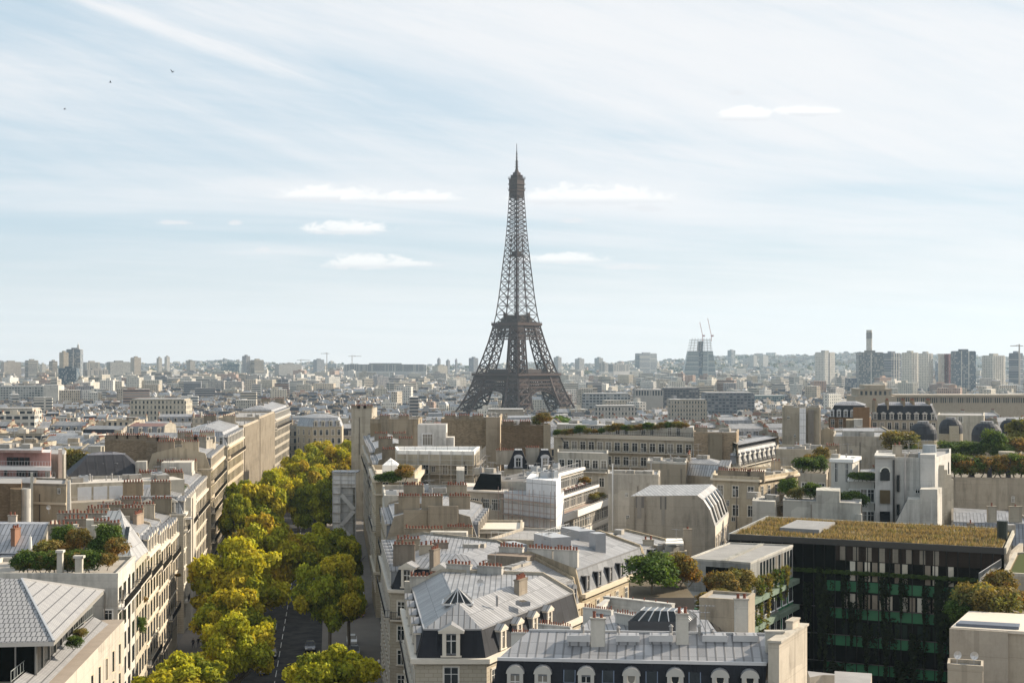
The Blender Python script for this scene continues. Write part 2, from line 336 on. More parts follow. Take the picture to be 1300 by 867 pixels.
# ------------------------------------------------------------------ shared templates: windows, dormers, chimneys
CREAM, TAN, WHITE, GREYW = (.60, .53, .43), (.42, .36, .28), (.74, .72, .69), (.50, .47, .43)
ZINC, ZDARK, SLATE, POT, DARK = (.345, .345, .35), (.2, .2, .21), (.040, .043, .050), (.22, .085, .055), (.03, .03, .035)
IRONC = (.03, .03, .032)
SLATE = (.026, .028, .034)
TC = {}
def tmpl(key, fn):
    if key not in TC: mb = MB(); fn(mb); TC[key] = mb.mesh(key[0])
    return TC[key]
def win_mesh(w, h, style='casement', col=CREAM):
    def fn(m):
        t, dp = .13, .07
        if style == 'bare': m.face([(-w / 2, -.03, 0), (w / 2, -.03, 0), (w / 2, -.03, h), (-w / 2, -.03, h)], 'glass'); return
        if style != 'plain':
            for sx in (-1, 1): m.box((sx * (w / 2 + t / 2), -dp / 2), t, dp, -.05, h + .05, 0, 'paint', col)
            m.box((0, -dp / 2 - .02), w + 2 * t, dp + .04, h + .05, h + .05 + t, 0, 'paint', col)
            m.box((0, -dp / 2 - .04), w + 2 * t + .1, dp + .08, -.17, -.05, 0, 'paint', col)
        m.face([(-w / 2, -.03, 0), (w / 2, -.03, 0), (w / 2, -.03, h), (-w / 2, -.03, h)], 'glass')
        fc = (.62, .61, .58) if style != 'dark' else (.05, .05, .05)
        for x in ([0] if w < 1.7 else [-w / 4, 0, w / 4]): m.box((x, -.05), .07, .04, 0, h, 0, 'paint', fc)
        for x in (-w / 2 + .03, w / 2 - .03): m.box((x, -.05), .06, .04, 0, h, 0, 'paint', fc)
        for z in (0, h * .7, h - .06): m.box((0, -.052), w, .03, z, z + .06, 0, 'paint', fc)
    return tmpl(('window', round(w, 2), round(h, 2), style, col), fn)
def dormer_mesh(kind, col):
    # local: x along eave, -y outward; front at y=0, body runs back into the slope
    def fn(m):
        w, h, dp = 1.25, 1.75, 2.0
        m.prism([(-w / 2, 0), (w / 2, 0), (w / 2, dp), (-w / 2, dp)], 0, h, 'slate' if kind != 'oval' else 'zinc', SLATE if kind == 'dark' else (.3, .31, .33))
        for sx in (-1, 1): m.box((sx * (w / 2 - .1), -.08), .3, .16, -.1, h, 0, 'paint', col)
        m.box((0, -.10), w + .35, .2, -.2, -.1 + .02, 0, 'paint', col)
        if kind == 'pediment':
            m.box((0, .1), w + .7, .7, h, h + .18, 0, 'paint', col)
            a = [(-w / 2 - .4, -.3, h + .18), (w / 2 + .4, -.3, h + .18), (0, -.3, h + .75)]
            b = [(q[0], dp, q[2]) for q in a]
            m.face(a, 'paint', col); m.face([a[1], b[1], b[2], a[2]], 'zinc', ZINC); m.face([a[2], b[2], b[0], a[0]], 'zinc', ZINC)
            m.face([a[0], b[0], b[1], a[1]], 'paint', col)
        elif kind in ('arch', 'oval'):
            r = w / 2 + .15; n = 8
            P = [(-r * math.cos(math.pi * i / n), h + r * math.sin(math.pi * i / n) * .8) for i in range(n + 1)]
            for i in range(n):
                p, q = P[i], P[i + 1]; m.face([(p[0], -.16, p[1]), (p[0], dp, p[1]), (q[0], dp, q[1]), (q[0], -.16, q[1])], 'zinc', ZINC)
            m.face([(p[0], -.16, p[1]) for p in P[::-1]][::-1], 'paint', col)
        else:
            m.prism([(-w / 2 - .15, -.2), (w / 2 + .15, -.2), (w / 2 + .15, dp), (-w / 2 - .15, dp)], h, h + .12, 'zinc', ZINC)
    return tmpl(('dormer', kind, col), fn)
def dormer_win(kind, col=(.6, .58, .55)):
    def fn(m):
        if kind == 'oval':
            n = 14; P = [(.30 * math.cos(2 * math.pi * i / n), -.02, 1.62 + .46 * math.sin(2 * math.pi * i / n)) for i in range(n)]
            Q = [(.48 * math.cos(2 * math.pi * i / n), -.10, 1.62 + .62 * math.sin(2 * math.pi * i / n)) for i in range(n)]
            O = [(p[0] * 1.0, -.03, p[2]) for p in Q]
            m.face([(p[0], -.05, p[2]) for p in P], 'glass')
            for i in range(n):
                j = (i + 1) % n; m.face([Q[i], Q[j], (P[j][0], -.05, P[j][2]), (P[i][0], -.05, P[i][2])], 'paint', (.62, .56, .46)); m.face([O[i], O[j], Q[j], Q[i]], 'paint', (.62, .56, .46))
        else:
            w, h = .86, 1.5
            m.face([(-w / 2, -.02, .1), (w / 2, -.02, .1), (w / 2, -.02, h + .1), (-w / 2, -.02, h + .1)], 'glass')
            m.box((0, -.04), .07, .04, .1, h + .1, 0, 'paint', col)
            for x in (-w / 2, w / 2): m.box((x, -.04), .07, .05, .1, h + .1, 0, 'paint', col)
            m.box((0, -.042), w, .04, .1 + h * .66, .17 + h * .66, 0, 'paint', col)
    return tmpl(('window', 'dorm', kind), fn)
def pot_mesh(v=0):
    def fn(m):
        h = [.45, .6, .35][v]; m.cyl((0, 0), .15, .12, 0, h, 8, 'clay', POT, True, DARK); m.cyl((0, 0), .17, .17, h - .12, h - .04, 8, 'clay', POT, True, DARK)
    return tmpl(('chimney_pot', v), fn)
def chim_mesh(l, h, col, pots=0):
    def fn(m):
        m.box((0, 0), l, .62, 0, h, 0, 'plaster', col); m.box((0, 0), l + .14, .76, h, h + .16, 0, 'plaster', tuple(c * .8 for c in col))
        for i in range(pots):
            x = (i + .5) / pots * l - l / 2; m.cyl((x, 0), .15, .12, h + .16, h + .16 + (.42 if i % 3 else .6), 6, 'clay', POT, True, DARK)
    return tmpl(('chimney', round(l, 1), round(h, 1), col, pots), fn)
def rail_mb(m, pts, z, h=1.0, step=.28, col=IRONC, w=.045):
    for i in range(len(pts) - 1):
        a, b = Vector((*pts[i][:2], 0)), Vector((*pts[i + 1][:2], 0)); l = (b - a).length
        for zz in (z + .08, z + h): m.bar((a.x, a.y, zz), (b.x, b.y, zz), .06, 'metal', col)
        n = max(1, int(l / step))
        for k in range(n + 1): q = a + (b - a) * (k / n); m.bar((q.x, q.y, z), (q.x, q.y, z + h), w, 'metal', col)

class Bld:
    """One building: an empty at its base with wall, roof, windows, chimneys ... as children."""
    def __init__(s, label, quad, z0=None, name='apartment_building', cat='apartment building', group=None, seed=1):
        s.q = [tuple(p[:2]) for p in quad]; cx = sum(p[0] for p in s.q) / len(s.q); cy = sum(p[1] for p in s.q) / len(s.q)
        area = sum(s.q[i][0] * s.q[(i + 1) % len(s.q)][1] - s.q[(i + 1) % len(s.q)][0] * s.q[i][1] for i in range(len(s.q)))
        if area < 0: s.q = [s.q[0]] + s.q[1:][::-1]; s.flipped = True
        s.z0 = terrain(cx, cy) - 1 if z0 is None else z0
        s.root = thing(name, label, cat, (cx, cy, s.z0), group); s.org = (cx, cy, s.z0); s.rnd = random.Random(seed); s.parts = {}
        HERO.append(s.q)
    def add(s, name, fn, parent=None):
        m = MB(); fn(m); 
        return m.build(name, parent or s.root, s.org)
    def put(s, name, me, loc, rz=0.0, parent=None, sc=None):
        if parent is None: return inst(name, me, s.root, loc, rz, sc)
        return inst(name, me, parent, loc, rz, sc)
    def edge(s, i):
        a, b = s.q[i % len(s.q)], s.q[(i + 1) % len(s.q)]; l = math.hypot(b[0] - a[0], b[1] - a[1]); n = ((b[1] - a[1]) / l, -(b[0] - a[0]) / l)
        return a, b, l, n, math.atan2(n[0], -n[1])
    def walls(s, zt, mat='plaster', col=CREAM, sides=None, top='roofdeck', tcol=(.25, .245, .24), poly=None):
        s.zt = zt; s.col = col
        s.add('wall', lambda m: m.prism(poly or s.q, s.z0, zt, mat, col, top, tcol, sides))
        if mat == 'plaster' and poly is None:
            for e in (0, 1):
                a, b, l, nn, rz = s.edge(e)
                if l < 6: continue
                if e == 0 and l > 7:
                    for _ in range(s.rnd.randint(1, 4)):
                        t = s.rnd.uniform(.1, .9); s.put('window', win_mesh(s.rnd.choice((.6, .8)), s.rnd.choice((.8, 1.2)), 'plain', CREAM), (a[0] + (b[0] - a[0]) * t + nn[0] * .01, a[1] + (b[1] - a[1]) * t + nn[1] * .01, zt - s.rnd.uniform(2.2, 9)), rz)
                for _ in range(1 + int(l > 14)):
                    t = s.rnd.uniform(.08, .92); x, y = a[0] + (b[0] - a[0]) * t + nn[0] * .09, a[1] + (b[1] - a[1]) * t + nn[1] * .09; z = zt - s.rnd.uniform(0, 2.5)
                    s.add('downpipe', lambda m: m.bar((x, y, zt - 14), (x, y, z), .14, 'metal', s.rnd.choice([(.10, .09, .08), (.3, .28, .25), (.2, .18, .16)])))
        return s
    def cornice(s, z, h=.35, out=.35, col=None, edges=None):
        ds = [-out if (edges is None or i in edges) else .0 for i in range(len(s.q))]
        s.add('cornice', lambda m: m.prism(offset_poly(s.q, ds), z - h, z, 'paint', col or s.col)); return s
    def parapet(s, z, h=.5, t=.3, col=None, mat='plaster'):
        def fn(m):
            inn = offset_poly(s.q, [t] * len(s.q)); out = offset_poly(s.q, [-.03] * len(s.q)); n = len(s.q); c = col or s.col
            for i in range(n):
                j = (i + 1) % n; a, b, c2, d = out[i], out[j], inn[j], inn[i]
                m.prism([a, b, c2, d], z - .1, z + h, mat, c)
        s.add('parapet', fn); return s
    def windows(s, e, zs, n=None, w=1.15, h=2.0, style='casement', off=0.0, sp=2.6, t0=0.0, t1=1.0, col=None, parent=None):
        a, b, l, nn, rz = s.edge(e); n = n or max(1, int(l * (t1 - t0) / sp)); me = win_mesh(w, h, style, col or s.col)
        for z in zs:
            for k in range(n):
                t = t0 + (t1 - t0) * (k + .5) / n; x, y = a[0] + (b[0] - a[0]) * t + nn[0] * (off + .01), a[1] + (b[1] - a[1]) * t + nn[1] * (off + .01)
                s.put('window', me, (x, y, z), rz)
        return s
    def band(s, e, z0, z1, out=.12, mat='paint', col=None, name='string_course', t0=0.0, t1=1.0):
        a, b, l, nn, rz = s.edge(e); A, B = lerp(a, b, t0), lerp(a, b, t1)
        s.add(name, lambda m: m.prism([(A[0] + nn[0] * out, A[1] + nn[1] * out), (B[0] + nn[0] * out, B[1] + nn[1] * out), B, A], z0, z1, mat, col or s.col)); return s
    def balcony(s, e, z, out=.9, t0=0.02, t1=.98, rail=True, step=.28, glassy=False):
        a, b, l, nn, rz = s.edge(e); A, B = lerp(a, b, t0), lerp(a, b, t1); A2, B2 = (A[0] + nn[0] * out, A[1] + nn[1] * out), (B[0] + nn[0] * out, B[1] + nn[1] * out)
        bal = s.add('balcony', lambda m: m.prism([A2, B2, B, A], z - .22, z, 'paint', tuple(c * .92 for c in s.col)))
        if rail: s.add('railing', lambda m: rail_mb(m, [A, (A2[0], A2[1]), (B2[0], B2[1]), B], z, 1.0, step), bal)
        return s
    def mansard(s, ze, h1=2.8, h2=1.6, slope=(1, 1, 1, 1), in1=1.2, in2=None, c1=SLATE, m1='slate', c2=ZINC, m2='zinc'):
        n = len(s.q); s.ze, s.h1, s.in1, s.slope = ze, h1, in1, slope
        mind = min(s.edge(i)[2] for i in range(n) if slope[(i + 1) % n] or slope[i - 1]) if any(slope) else 5
        if in2 is None:
            opp = min(math.hypot(*(np.array(s.q[1]) - np.array(s.q[0]))), math.hypot(*(np.array(s.q[2]) - np.array(s.q[1])))) if not (slope[0] and slope[2] and not slope[1]) else math.hypot(*(np.array(s.q[2]) - np.array(s.q[1])))
            if slope[1] and slope[3] and not slope[0] and n == 4: opp = math.hypot(*(np.array(s.q[1]) - np.array(s.q[0])))
            in2 = max(.3, opp / 2 - in1 - .15)
        P1 = offset_poly(s.q, [.15 if k else 0 for k in slope]); P2 = offset_poly(s.q, [in1 if k else 0 for k in slope]); P3 = offset_poly(s.q, [in1 + in2 if k else 0 for k in slope])
        g = tuple(c * .9 for c in s.col); s.P2, s.P3, s.zr = P2, P3, ze + h1 + h2
        def fn(m):
            for i in range(n):
                j = (i + 1) % n
                if slope[i]:
                    m.face([(*P1[i], ze), (*P1[j], ze), (*P2[j], ze + h1), (*P2[i], ze + h1)], m1, c1)
                    m.face([(*P2[i], ze + h1), (*P2[j], ze + h1), (*P3[j], ze + h1 + h2), (*P3[i], ze + h1 + h2)], m2, c2)
                else:
                    m.face([(*P1[i], ze), (*P1[j], ze), (*P2[j], ze + h1), (*P3[j], ze + h1 + h2), (*P3[i], ze + h1 + h2), (*P2[i], ze + h1)], 'plaster', g)
            m.face([(*q, ze + h1 + h2) for q in P3], m2, c2)
            for i in range(n):    # zinc roll at the break
                j = (i + 1) % n
                if slope[i]: m.bar((*P2[i], ze + h1), (*P2[j], ze + h1), .16, 'metal', c2)
        s.roof = s.add('roof', fn)
        for i in range(n):       # party walls stand proud of the roof
            if not slope[i]:
                j = (i + 1) % n; a, b, l, nn, rz = s.edge(i)
                def fw(m, i=i, j=j, nn=nn):
                    pr = [(*P1[i], ze), (*P2[i], ze + h1 + .35), (*P3[i], ze + h1 + h2 + .35), (*P3[j], ze + h1 + h2 + .35), (*P2[j], ze + h1 + .35), (*P1[j], ze)]
                    o = [(x + nn[0] * .02, y + nn[1] * .02, z) for x, y, z in pr]; q = [(x - nn[0] * .33, y - nn[1] * .33, z) for x, y, z in pr]
                    m.face(o[::-1], 'plaster', g); m.face(q, 'plaster', g)
                    for k in range(5): m.face([o[k], q[k], q[k + 1], o[k + 1]][::-1], 'plaster', tuple(c * .9 for c in g))
                s.add('party_wall', fw)
        return s
    def dormers(s, e, n=None, kind='arch', sp=3.0, col=None, t0=0.0, t1=1.0, dz=.35, out=.15, sc=None):
        a, b, l, nn, rz = s.edge(e); n = n or max(1, int(l * (t1 - t0) / sp)); me = dormer_mesh(kind, col or s.col); wi = dormer_win(kind)
        for k in range(n):
            t = t0 + (t1 - t0) * (k + .5) / n; x, y = a[0] + (b[0] - a[0]) * t - nn[0] * out, a[1] + (b[1] - a[1]) * t - nn[1] * out
            d = s.put('dormer', me, (x, y, s.ze + dz), rz, None, sc); inst('window', wi, d, (0, -.01, 0))
        return s
    def chimney(s, x, y, z, l=3.0, h=1.6, rz=0.0, pots=6, col=None, near=True):
        col = col or vary(TAN if s.rnd.random() < .5 else s.col, .75, 1.0, s.rnd); col = tuple(round(c, 2) for c in col)
        c = s.put('chimney', chim_mesh(l, h + 1.0, col, 0 if near else pots), (x, y, z - 1.0), rz)
        if near:
            for i in range(pots):
                xx = (i + .5) / pots * l - l / 2; o = inst('chimney_pot', pot_mesh(s.rnd.randrange(3)), c, (xx, 0, h + 1.16))
        return s
    def chimneys_on(s, e, ts, z, l=3.0, h=1.5, pots=6, ins=.3, near=True, col=None):
        a, b, ll, nn, rz = s.edge(e)
        for t in ts: s.chimney(a[0] + (b[0] - a[0]) * t - nn[0] * ins, a[1] + (b[1] - a[1]) * t - nn[1] * ins, z, l, h, rz, pots, col, near)
        return s
    def bits(s, z, k=5, poly=None, kinds=('skylight', 'vent', 'antenna', 'hatch')):
        P = poly or s.P3; k = int(k * 1.9)
        if len(P) > 4: P = P[:4]
        for _ in range(k):
            u, v = s.rnd.uniform(.1, .9), s.rnd.uniform(.15, .85); A, B = lerp(P[0], P[1], u), lerp(P[3], P[2], u); x, y = lerp(A, B, v); kd = s.rnd.choice(kinds); rz = s.edge(0)[4]
            s.bit(kd, x, y, z, rz)
        return s
    def bit(s, kd, x, y, z, rz=0.0):
        key = (kd, s.rnd.randrange(3))
        def fn(m, v=key[1]):
            if kd == 'skylight': m.box((0, 0), .8 + .3 * v, 1.1, -.3, .18, 0, 'metal', (.3, .31, .33)); m.box((0, 0), .6 + .3 * v, .9, .18, .2, 0, 'glass')
            elif kd == 'vent': m.cyl((0, 0), .14, .14, -.4, .6 + .2 * v, 8, 'matte', (.3, .29, .28)); m.cyl((0, 0), .24, .08, .6 + .2 * v, .8 + .2 * v, 8, 'matte', (.3, .29, .28))
            elif kd == 'antenna':
                H = 2.0 + .6 * v; m.bar((0, 0, -.4), (0, 0, H), .06, 'metal', (.25, .25, .25)); m.bar((-.9, 0, H - .15), (.9, 0, H - .15), .05, 'metal', (.25, .25, .25))
                for k in range(6): m.bar((-.8 + .3 * k, -.3, H - .15), (-.8 + .3 * k, .3, H - .15), .035, 'metal', (.25, .25, .25))
            elif kd == 'hatch': m.box((0, 0), 1.4 + .5 * v, 1.2, -.5, .8, 0, 'plaster', GREYW, 'roofdeck', (.3, .3, .3))
            elif kd == 'air_unit': m.box((0, 0), 1.6 + .4 * v, 1.1, -.1, 1.1, 0, 'metal', (.42, .44, .46)); m.cyl((0, 0), .4, .4, 1.1, 1.2, 10, 'metal', DARK)
            elif kd == 'satellite_dish':
                m.bar((0, 0, -.3), (0, 0, .7), .07, 'metal', (.4, .4, .4)); n = 12
                for i in range(n):
                    a, b = 2 * math.pi * i / n, 2 * math.pi * (i + 1) / n; r = .42
                    m.face([(0, -.02, .8), (r * math.cos(a), -.16, .85 + r * math.sin(a)), (r * math.cos(b), -.16, .85 + r * math.sin(b))], 'metal', (.55, .55, .55))
                    m.face([(0, 0, .8), (r * math.cos(b), -.14, .85 + r * math.sin(b)), (r * math.cos(a), -.14, .85 + r * math.sin(a))], 'metal', (.45, .45, .45))
                m.bar((0, -.05, .5), (0, -.5, .8), .03, 'metal', (.4, .4, .4))
        s.put({'hatch': 'roof_hatch'}.get(kd, kd), tmpl(key, fn), (x, y, z), rz); return s
HERO = []
def hq(front, right_vec=None, depth=None, dvec=None):
    """footprint from front edge points a, b and a vector (metres) to the back"""
    a, b = front; return [a, b, (b[0] + dvec[0], b[1] + dvec[1]), (a[0] + dvec[0], a[1] + dvec[1])]

# ------------------------------------------------------------------ leaves and trees
def leaf_mesh(name, seed, rx, rz_, nleaf, size, cols, nlobe=26, flat=.75, lobe=(.28, .44), skirt=0.0):
    g = np.random.default_rng(seed); L_ = []
    C = []
    for _ in range(nlobe):
        while True:
            p = g.normal(size=3); p /= np.linalg.norm(p); r = g.uniform(.35, .80)
            if p[2] > -.75: break
        C.append((p[0] * rx * r, p[1] * rx * r, rz_ * (1 + p[2] * r * .95), g.uniform(*lobe) * min(rx, rz_)))
    C = np.array(C); w = C[:, 3] ** 2; idx = g.choice(len(C), nleaf, p=w / w.sum())
    d = g.normal(size=(nleaf, 3)); d /= np.linalg.norm(d, axis=1, keepdims=True); d[:, 2] = np.where(g.random(nleaf) < .35, np.abs(d[:, 2]), d[:, 2])
    rr = g.uniform(.3, 1.15, nleaf) ** .6; rr *= 1 + .22 * np.sin(d[:, 0] * 9 + idx) * np.cos(d[:, 1] * 8 + idx * 2)
    P = C[idx, :3] + d * (C[idx, 3] * rr)[:, None] * np.array([1, 1, flat]); P[:, 2] = np.maximum(P[:, 2], .2)
    nrm = d + g.normal(size=(nleaf, 3)) * .7 + np.array([0, 0, .35]); nrm /= np.linalg.norm(nrm, axis=1, keepdims=True)
    t = np.cross(nrm, g.normal(size=(nleaf, 3))); t /= np.linalg.norm(t, axis=1, keepdims=True); b = np.cross(nrm, t)
    s = size * g.uniform(.6, 1.3, nleaf)[:, None]; t = t * s; b = b * s * .75
    V = np.stack([P - t, P + b * .8, P + t, P - b * .8], 1).reshape(-1, 3)
    me = bpy.data.meshes.new(name); me.vertices.add(len(V)); me.vertices.foreach_set('co', V.astype(np.float32).ravel())
    me.loops.add(len(V)); me.loops.foreach_set('vertex_index', np.arange(len(V), dtype=np.int32)); me.polygons.add(nleaf)
    me.polygons.foreach_set('loop_start', np.arange(0, 4 * nleaf, 4, dtype=np.int32)); me.update(calc_edges=True)
    cols = np.array(cols); lc = cols[g.integers(0, len(cols), len(C))]; cc = lc[idx] * .65 + cols[g.integers(0, len(cols), nleaf)] * .35
    cc = cc * g.uniform(.55, 1.3, nleaf)[:, None]
    a = me.attributes.new('Col', 'FLOAT_VECTOR', 'FACE'); a.data.foreach_set('vector', cc.astype(np.float32).ravel()); me.materials.append(MATS['leaf'])
    return me, C
def trunk_mesh(name, C, z0, r0, seed=0, nl=9):
    m = MB(); rr = random.Random(seed); zt = C[:, 2].mean()
    def tube(a, b, ra, rb, n=7):
        a, b = Vector(a), Vector(b); d = (b - a).normalized(); x = d.orthogonal().normalized(); y = d.cross(x)
        P = [(a + (x * math.cos(2 * math.pi * i / n) + y * math.sin(2 * math.pi * i / n)) * ra, b + (x * math.cos(2 * math.pi * i / n) + y * math.sin(2 * math.pi * i / n)) * rb) for i in range(n)]
        for i in range(n): j = (i + 1) % n; m.face([P[i][0], P[j][0], P[j][1], P[i][1]], 'bark', (.16, .14, .11))
    fork = (rr.uniform(-.2, .2), rr.uniform(-.2, .2), zt * .35); tube((0, 0, z0), fork, r0, r0 * .7)
    for k in range(min(nl, len(C))):
        c = C[k]; mid = (fork[0] + (c[0] - fork[0]) * .5, fork[1] + (c[1] - fork[1]) * .5, fork[2] + (c[2] - fork[2]) * .6)
        tube(fork, mid, r0 * .45, r0 * .28); tube(mid, tuple(c[:3]), r0 * .28, r0 * .08)
    return m.mesh(name)
AUT = [(.38, .39, .03), (.48, .44, .035), (.28, .32, .03), (.46, .37, .035), (.34, .35, .03), (.15, .19, .025)]
GRN = [(.06, .11, .025), (.09, .15, .03), (.04, .07, .02), (.12, .17, .04)]
OLV = [(.16, .17, .05), (.21, .19, .06), (.11, .12, .04), (.24, .18, .06)]
RUST = [(.26, .14, .04), (.22, .17, .05), (.28, .19, .05), (.14, .13, .05)]
TREES = {}
AV = [AUT, AUT[2:] + [(.22, .27, .03)], AUT[:3] + [(.40, .28, .035), (.34, .25, .035)], AUT[:5], [(.20, .24, .03), (.28, .30, .03), (.14, .18, .025), (.36, .36, .03)]]
for i in range(5):
    me, C = leaf_mesh('crown', 10 + i, 6.6, 5.2, 52000, .27, AV[i], 70, lobe=(.14, .30)); TREES['plane', i] = (me, trunk_mesh('trunk', C, -7.5, .38, i))
for i, (k, cols) in enumerate((('green', GRN), ('olive', OLV), ('rust', RUST))):
    for j in range(2):
        me, C = leaf_mesh('crown', 50 + 7 * i + j, 1.0, 1.0, 4200, .08, cols, 26, lobe=(.3, .5)); TREES[k, j] = (me, trunk_mesh('trunk', C, 0.0, .05, i, 6))
for j in range(3):
    me, C = leaf_mesh('crown', 90 + j, 1.0, 1.0, 900, .17, [AUT, OLV, GRN][j], 10); TREES['far', j] = (me, trunk_mesh('trunk', C, -.9, .06, j, 4))
def tree(key, x, y, z, s, label, cat='tree', group=None, name='tree', rz=None, sc=None):
    cm, tm = TREES[key]; rz = (x * 7.3 + y) % 6.28 if rz is None else rz; sc = sc or (s, s, s)
    o = bpy.data.objects.new(name, None); COL.objects.link(o); o.location = (x, y, z); o.rotation_euler = (0, 0, rz); o.scale = sc; tag(o, label, cat, group)
    a = bpy.data.objects.new('crown', cm); a.parent = o; COL.objects.link(a)
    b = bpy.data.objects.new('trunk', tm); b.parent = o; COL.objects.link(b)
    return o
def bush(kind, x, y, z, s, label, group=None, cat='shrub', flat=1.0):
    return tree((kind, int(x * 3 + y) % 2), x, y, z, s, label, cat, group, 'shrub', None, (s, s, s * flat))

def creeper_mesh(name, seed, cols):
    g = np.random.default_rng(seed); P = []
    for _ in range(9):
        x0, l = g.uniform(-.8, .8), g.uniform(.35, 1.0); n = int(220 * l); t = g.random(n) ** .8; P.append(np.stack([x0 + .12 * np.sin(t * 7 + x0 * 9) + g.normal(size=n) * .13 * (1.1 - t * .7), g.normal(size=n) * .35, 2 - 2 * l * t], 1))
    P = np.concatenate(P); n = len(P); d = g.normal(size=(n, 3)); d /= np.linalg.norm(d, axis=1, keepdims=True); b = np.cross(d, g.normal(size=(n, 3))); b /= np.linalg.norm(b, axis=1, keepdims=True); s = g.uniform(.06, .13, (n, 1)); sc = np.array([1.2, 1, .45])
    V = np.stack([P - d * s * sc, P + b * s * sc, P + d * s * sc, P - b * s * sc], 1).reshape(-1, 3); me = bpy.data.meshes.new(name); me.vertices.add(len(V)); me.vertices.foreach_set('co', V.astype(np.float32).ravel()); me.loops.add(len(V)); me.loops.foreach_set('vertex_index', np.arange(len(V), dtype=np.int32)); me.polygons.add(n); me.polygons.foreach_set('loop_start', np.arange(0, 4 * n, 4, dtype=np.int32)); me.update(calc_edges=True)
    c = np.array(cols)[g.integers(0, len(cols), n)] * g.uniform(.6, 1.2, (n, 1)); a = me.attributes.new('Col', 'FLOAT_VECTOR', 'FACE'); a.data.foreach_set('vector', c.astype(np.float32).ravel()); me.materials.append(MATS['leaf']); return me
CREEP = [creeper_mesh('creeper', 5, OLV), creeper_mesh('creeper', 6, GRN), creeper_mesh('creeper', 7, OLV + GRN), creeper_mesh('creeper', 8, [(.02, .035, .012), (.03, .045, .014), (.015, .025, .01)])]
# ------------------------------------------------------------------ ground, avenue
def AC(d): return -8.8 - .12 * d                      # centre line of the avenue
def ground():
    ys = list(range(-60, 480, 60)) + list(range(480, 1400, 46)) + [1400 + 200 * i for i in range(18)] + [5000 + 250 * i for i in range(17)] + [9300]
    xs = [(-1 + 2 * i / 90) for i in range(91)]
    me = bpy.data.meshes.new('ground'); V = []; Fc = []
    for y in ys:
        hw = 260 + max(0, y) * .62
        for t in xs: V.append((t * hw, y, terrain(t * hw, y) if y < 9200 else terrain(t * hw, 9200) - (y - 9200) * .03))
    n = len(xs)
    for i in range(len(ys) - 1):
        for j in range(n - 1): Fc.append((i * n + j, i * n + j + 1, (i + 1) * n + j + 1, (i + 1) * n + j))
    me.from_pydata(V, [], Fc); me.materials.append(MATS['cityground'])
    for p_ in me.polygons: p_.use_smooth = True
    o = bpy.data.objects.new('ground', me); COL.objects.link(o); tag(o, 'grey city ground with patches of green reaching to the horizon', 'ground', kind='structure')
ground()
def strip(name, off0, off1, d0, d1, z, mat, col=(1, 1, 1), h=0.0, label=None):
    m = MB(); n = 12
    for i in range(n):
        a, b = d0 + (d1 - d0) * i / n, d0 + (d1 - d0) * (i + 1) / n
        P = [(AC(a) + off0, a), (AC(a) + off1, a), (AC(b) + off1, b), (AC(b) + off0, b)]
        m.face([(*q, z + h) for q in P], mat, col)
        if h: m.face([(*P[0], z), (*P[0][:2], z + h), (*P[3], z + h), (*P[3], z)], mat, col); m.face([(*P[1], z), (*P[2], z), (*P[2], z + h), (*P[1], z + h)], mat, col)
    o = m.build(name); tag(o, label, name, kind='structure'); return o
strip('road', -7.2, 7.2, 60, 620, .03, 'asphalt', label='dark asphalt avenue running between the plane trees')
strip('pavement', -18.2, -7.2, 60, 620, 0, 'paving', h=.14, label='pale pavement under the left row of trees')
strip('pavement', 7.2, 18.2, 60, 620, 0, 'paving', h=.14, label='pavement under the right row of trees')
m = MB()
for k in range(60):
    d = 120 + k * 8; m.face([(AC(d) - .06, d, .045), (AC(d) + .06, d, .045), (AC(d + 5) + .06, d + 5, .045), (AC(d + 5) - .06, d + 5, .045)], 'matte', (.5, .5, .48))
for k in range(10):
    for dd in (402,):
        x = AC(dd) - 6.3 + k * 1.35; m.face([(x, dd, .045), (x + .6, dd, .045), (x + .2, dd + 3.4, .045), (x - .4, dd + 3.4, .045)], 'paint', (.75, .75, .72))
tag(m.build('road_markings'), 'white dashed lane line and crossings painted on the avenue', 'road markings', kind='structure')

